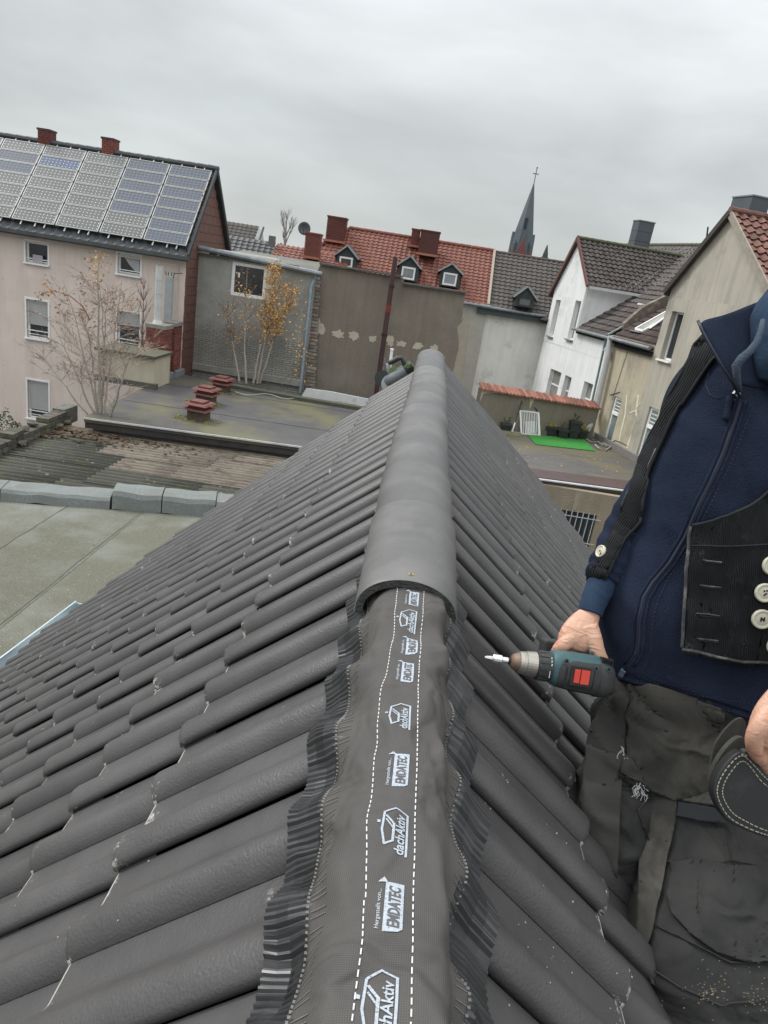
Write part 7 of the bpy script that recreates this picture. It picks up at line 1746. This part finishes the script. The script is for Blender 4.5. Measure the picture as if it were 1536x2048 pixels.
body = rnd([(1478, 1500), (1498, 1512), (1540, 1556), (1600, 1600), (1610, 1690), (1540, 1678), (1490, 1662), (1450, 1640), (1428, 1600), (1426, 1570), (1444, 1535)], 2)
o, fP = strap('pouch_face', body, 1.205, .022, leather, pouch, tiltx=-.06)
thr = mat('pale_stitch', (.42, .40, .32), rough=.8); mb = MB()
for inset_ in (6, 15):
    cx = sum(p[0] for p in body)/len(body); cy = sum(p[1] for p in body)/len(body); pts = []
    for (x, y) in body: d = math.hypot(x-cx, y-cy); pts.append((x+(cx-x)*inset_/d*1.2, y+(cy-y)*inset_/d*1.2))
    pts.append(pts[0]); acc = 0
    for a, b_ in zip(pts, pts[1:]):
        L_ = math.hypot(b_[0]-a[0], b_[1]-a[1]); n = max(1, int(L_/6.2))
        for k in range(n):
            p = fP(a[0]+(b_[0]-a[0])*(k+.15)/n, a[1]+(b_[1]-a[1])*(k+.15)/n)-fw*.0008; q = fP(a[0]+(b_[0]-a[0])*(k+.8)/n, a[1]+(b_[1]-a[1])*(k+.8)/n)-fw*.0008; mb.bar(p, q, .0014, .0012, tuple(-fw))
mb.obj('stitching', thr, pouch, kind='stuff')
for x, y in ((1483, 1508), (1490, 1510)): q = fP(x, y)-fw*.002; MB().tube([q, q-fw*.0018], .0022, 8).obj('rivet', mat('rivet_metal', (.5, .48, .42), rough=.3, metal=.8), pouch)

# ---- hands: each one continuous surface grown from palm, four fingers and a thumb
def hand(parts, bumps=()):
    V_, F_ = [], []
    for rows in parts:
        e0, e1 = list(rows[0]), list(rows[-1]); a_, b_ = rows[0], rows[1]; c_, d_ = rows[-2], rows[-1]
        e1x = [d_[0]+(d_[0]-c_[0])*.35, d_[1]+(d_[1]-c_[1])*.35, d_[2]+(d_[2]-c_[2])*.35, d_[3]*.45]+list(d_[4:])
        v, f = limb(list(rows)+[e1x], seg=20, n=6); k = len(V_); V_ += v; F_ += [tuple(i+k for i in q) for q in f]
    for (x, y, D_, r_) in bumps:
        bm = bmesh.new(); bmesh.ops.create_icosphere(bm, subdivisions=2, radius=px_r(r_, D_)); k = len(V_); c_ = atD(x, y, D_); V_ += [v.co+c_ for v in bm.verts]; F_ += [tuple(v.index+k for v in f.verts) for f in bm.faces]; bm.free()
    o = obj('hand', V_, F_, skin, per, smooth=True); r_ = o.modifiers.new('r', 'REMESH'); r_.mode = 'VOXEL'; r_.voxel_size = .0014; r_.use_smooth_shade = True
    m_ = o.modifiers.new('s', 'SMOOTH'); m_.factor = .5; m_.iterations = 5; return o
hand([[(1196, 1185, 1.414, 18, .8), (1181, 1224, 1.400, 20.5, .78), (1167, 1250, 1.389, 31, .6), (1154, 1274, 1.38, 36, .5), (1146, 1292, 1.382, 32, .45)],
      [(1144, 1276, 1.376, 17, .9), (1126, 1290, 1.374, 14.5, .9), (1115, 1304, 1.382, 13, .9), (1115, 1322, 1.398, 12, .9), (1128, 1338, 1.42, 10, .9)],
      [(1156, 1284, 1.384, 16, .9), (1141, 1301, 1.392, 14, .9), (1135, 1320, 1.408, 13, .9), (1145, 1343, 1.43, 11, .9)],
      [(1166, 1288, 1.394, 15, .9), (1158, 1308, 1.408, 13, .9), (1154, 1330, 1.428, 11.5, .9), (1164, 1349, 1.44, 10, .9)],
      [(1174, 1286, 1.398, 13.5, .9), (1172, 1310, 1.416, 11, .9), (1172, 1332, 1.436, 10, .9)],
      [(1176, 1254, 1.38, 21, .8), (1187, 1280, 1.371, 18, .85), (1196, 1304, 1.367, 14.5, .9), (1207, 1326, 1.371, 13, .85), (1217, 1344, 1.378, 11, .8)]])
hand([[(1612, 1360, 1.155, 36, .8), (1578, 1398, 1.158, 42, .62), (1552, 1440, 1.162, 48, .5), (1540, 1482, 1.172, 42, .45)],
      [(1544, 1425, 1.155, 24, .8), (1520, 1452, 1.152, 20, .9), (1508, 1478, 1.158, 17, .9), (1510, 1502, 1.172, 14.5, .85), (1522, 1520, 1.19, 12, .8)],
      [(1530, 1480, 1.18, 18, .9), (1532, 1520, 1.205, 16, .9), (1545, 1560, 1.235, 13, .9)], [(1552, 1485, 1.175, 18, .9), (1558, 1530, 1.20, 15, .9), (1568, 1572, 1.232, 13, .9)],
      [(1572, 1480, 1.17, 17, .9), (1582, 1525, 1.195, 14, .9), (1590, 1565, 1.225, 12, .9)], [(1590, 1470, 1.168, 15, .9), (1606, 1510, 1.19, 12, .9), (1612, 1540, 1.215, 10, .9)]])

# ================================================================== THE DRILL
DD = 1.335
def dr(x, y, d=0.0): return atD(x, y, DD+d)
dA, dB = dr(1022, 1322), dr(1204, 1349, .015)     # axis of the tool
dx_ = (dB-dA).normalized(); dz_ = (fw - dx_*fw.dot(dx_)).normalized(); dy_ = dz_.cross(dx_); dy_ = dy_ if dy_.dot(cu) > 0 else -dy_
Ld = (dB-dA).length; K = 1.335/FPX
drill = thing('cordless_drill', 'worn teal and black cordless drill with red label held in the hand of the roofer', 'drill', tuple(dA))
def DP(u, v=0, w=0): return dA+dx_*u*K+dy_*v*K-dz_*w*K       # photo-scale millimetres along, up and towards us
steel_w = mat('worn_chuck_steel', (.42, .40, .36), (.26, .24, .21), rough=.38, metal=.75, scale=16, stretch=(1, 1, 1)); rustyc = mat('rusty_chuck', (.25, .17, .12), (.15, .11, .09), rough=.5, metal=.5, scale=14)
bitm = mat('bright_bit', (.75, .76, .77), (.6, .6, .6), rough=.25, metal=.85, scale=20); rub_ = mat('drill_rubber', (.035, .038, .038), (.022, .024, .024), rough=.7, scale=9, c3=(.08, .085, .082), m3=(.6, .8), s3=12, bump=.2, bscale=300)
teal = mat('drill_teal', (.04, .10, .11), (.028, .07, .08), rough=.5, scale=8, c3=(.09, .15, .155), m3=(.55, .75), s3=10, bump=.1, bscale=200)
redl = mat('red_label', (.75, .07, .04), (.55, .045, .03), rough=.4, scale=12, c3=(.2, .03, .02), m3=(.66, .74), s3=18)
def lathe(name, prof, m, parent, seg=32, **k): return MB().tube([DP(u) for u, r_ in prof], [r_*K for u, r_ in prof], seg).obj(name, m, parent, smooth=False, **k)
lathe('bit_tip', [(-54, 1.5), (-50, 3.2), (-42, 4.0), (-38, 4.2)], bitm, drill, 6); lathe('bit_holder', [(-38, 7.5), (-36, 8.8), (-20, 8.8), (-18, 7), (-17.5, 6), (-7, 6)], bitm, drill, 12); lathe('bit_shank', [(-7.5, 5), (2, 5)], mat('dark_steel', (.03, .03, .03), rough=.3, metal=.6), drill, 6)
lathe('chuck_nose', [(-1, 8), (0, 11), (3, 15), (14, 19.5)], rustyc, drill); lathe('chuck_sleeve', [(14, 19), (15, 21), (22, 22.5), (28, 22.5), (29, 24), (49, 25.5), (50, 24)], steel_w, drill)
mb = MB(); mb.tube([DP(50), DP(50.5), DP(78), DP(80)], [25*K, 28*K, 30*K, 29*K], 32); tq = mb.obj('torque_collar', rub_, drill)
mb = MB()
for i in range(14): a = 2*math.pi*i/14; c = DP(63, math.sin(a)*29.3, math.cos(a)*29.3); o_ = (dy_*math.sin(a)-dz_*math.cos(a)); mb.box(c, (20*K, 5*K, 2.2*K), (dx_, dx_.cross(o_), o_))
mb.obj('collar_rib', rub_, tq, kind='stuff')
mb = MB()
for i in range(3): a = R(18+i*13); c = DP(74, math.sin(a)*30.2, math.cos(a)*30.2); mb.box(c, (2*K, 4*K, .6*K), (dx_, dy_, dz_))
a = R(-14); mb.box(DP(72, math.sin(a)*30.3, math.cos(a)*30.3), (1.2*K, 18*K, .6*K), (dx_, dy_, dz_)); mb.obj('collar_mark', white_p, tq)
def dbody(us, m, name, grow=0, yshift=0, a0=0, a1=6.2832, parent=None, full=True, seg=48):
    V = []; F = []
    n = seg if full else seg+1
    for (u, hy, hz, oy) in us:
        for j in range(n):
            a = a0+(a1-a0)*j/seg; c_, s_ = math.cos(a), math.sin(a); ex_ = 2.6
            V.append(DP(u, oy+(hy+grow)*math.copysign(abs(s_)**(2/ex_), s_), (hz+grow)*math.copysign(abs(c_)**(2/ex_), c_)))
    for i in range(len(us)-1):
        for j in range(seg if full else seg): F.append((i*n+j, i*n+(j+1) % n if full else i*n+j+1, (i+1)*n+((j+1) % n if full else j+1), (i+1)*n+j))
    if full: F.append(tuple(range(n))[::-1]); F.append(tuple((len(us)-1)*n+j for j in range(n)))
    o = obj(name, V, F, m, parent or drill, smooth=True); fixn(o); return o
prof = [(79, 29, 29, 0), (83, 33, 30, 0), (95, 36, 31, -1), (120, 38, 32, -2), (150, 39, 32, -3), (175, 39.5, 32, -4), (190, 38, 31, -5), (200, 33, 28, -6), (207, 24, 21, -7), (210, 12, 12, -8)]
db = dbody(prof, teal, 'drill_body')
# black rubber side shell covering most of the near side and the back
V = []; F = []; us = [(92, 30, -1), (97, 33, -1), (120, 35, -2), (150, 36, -3), (172, 36, -4)]
sd = [(88, 31, 30.2, -2), (93, 34, 31.5, -2.5), (120, 37, 33.4, -3), (150, 38, 33.4, -4), (176, 38.8, 33.4, -5), (191, 37, 32.4, -6), (201, 32, 29, -7), (208, 24, 22.5, -8), (211, 12, 13, -9)]
dbody(sd, rub_, 'rubber_shell', a0=R(-95), a1=R(62), full=False, parent=db)
dbody([(174, 40.5, 34, -5), (190, 39, 33, -6), (202, 33.5, 29.5, -7), (209, 25, 22.5, -8), (213, 12, 13, -9)], rub_, 'rear_bumper', parent=db)
lb_ = MB().box(DP(132, -4, 34.6), (40*K, 39*K, 2*K), (dx_, dy_, dz_)); o = lb_.obj('label_frame', mat('label_frame', (.015, .015, .015), rough=.6), db); bevel(o, .0006)
o = MB().box(DP(125, -4, 36.2), (12*K, 27*K, 2*K), (dx_, dy_, dz_)).obj('red_switch', redl, db); bevel(o, .0008, 2); o = MB().box(DP(141, -4, 35.9), (18*K, 28*K, 1.4*K), (dx_, dy_, dz_)).obj('red_plate', redl, db); MB().box(DP(131.5, -4, 36.4), (1.2*K, 27*K, 2.6*K), (dx_, dy_, dz_)).obj('switch_gap', dark, db)
for (u, v) in ((100, 22), (162, 16), (188, 18)):
    MB().tube([DP(u, v, 33.2 if u < 180 else 31.5), DP(u, v, 34.3 if u < 180 else 33)], [5.2*K, 5.2*K], 16).obj('screw_boss', teal, db); MB().tube([DP(u, v, 34.2 if u < 180 else 32.9), DP(u, v, 34.8 if u < 180 else 33.6)], [3.4*K, 3.4*K], 12).obj('screw_hole', dark, db)
for i in range(5): MB().box(DP(176+i*5.2, 33-i*.5, 19), (2.2*K, 10*K, 14*K), (dx_, dy_, dz_)).obj('vent_slot', dark, db)
for (u0, v0, u1, v1) in ((104, -34, 168, -38), (104, 14, 104, -34), (160, 24, 160, -36)): MB().bar(DP(u0, v0*.86, 33.6), DP(u1, v1*.86, 33.6), 1.6*K, .8*K, tuple(-dz_)).obj('shell_groove', dark, db)
# grip and battery running away behind the body
gp0 = DP(150, 0, -18); gp1 = DP(160, 10, -62); gp2 = DP(158, 6, -110)
MB().tube([gp0, gp0.lerp(gp1, .5), gp1, gp2], [21*K, 18*K, 18*K, 20*K], 16).obj('grip', rub_, drill, smooth=True)
o = MB().box(gp2-dz_*-0+(gp2-gp1).normalized()*22*K, (110*K, 62*K, 42*K), (dx_, dy_, dz_)).obj('battery', rub_, drill); bevel(o, .005, 2)
MB().tube([DP(128, 4, -30), DP(126, 4, -44)], [8*K, 7*K], 8).obj('trigger', rub_, drill)
mb = MB(); mb.bar(DP(166, 40, -8), DP(166, 45, -20), 8*K, 5*K); mb.obj('clip', zincd, drill)
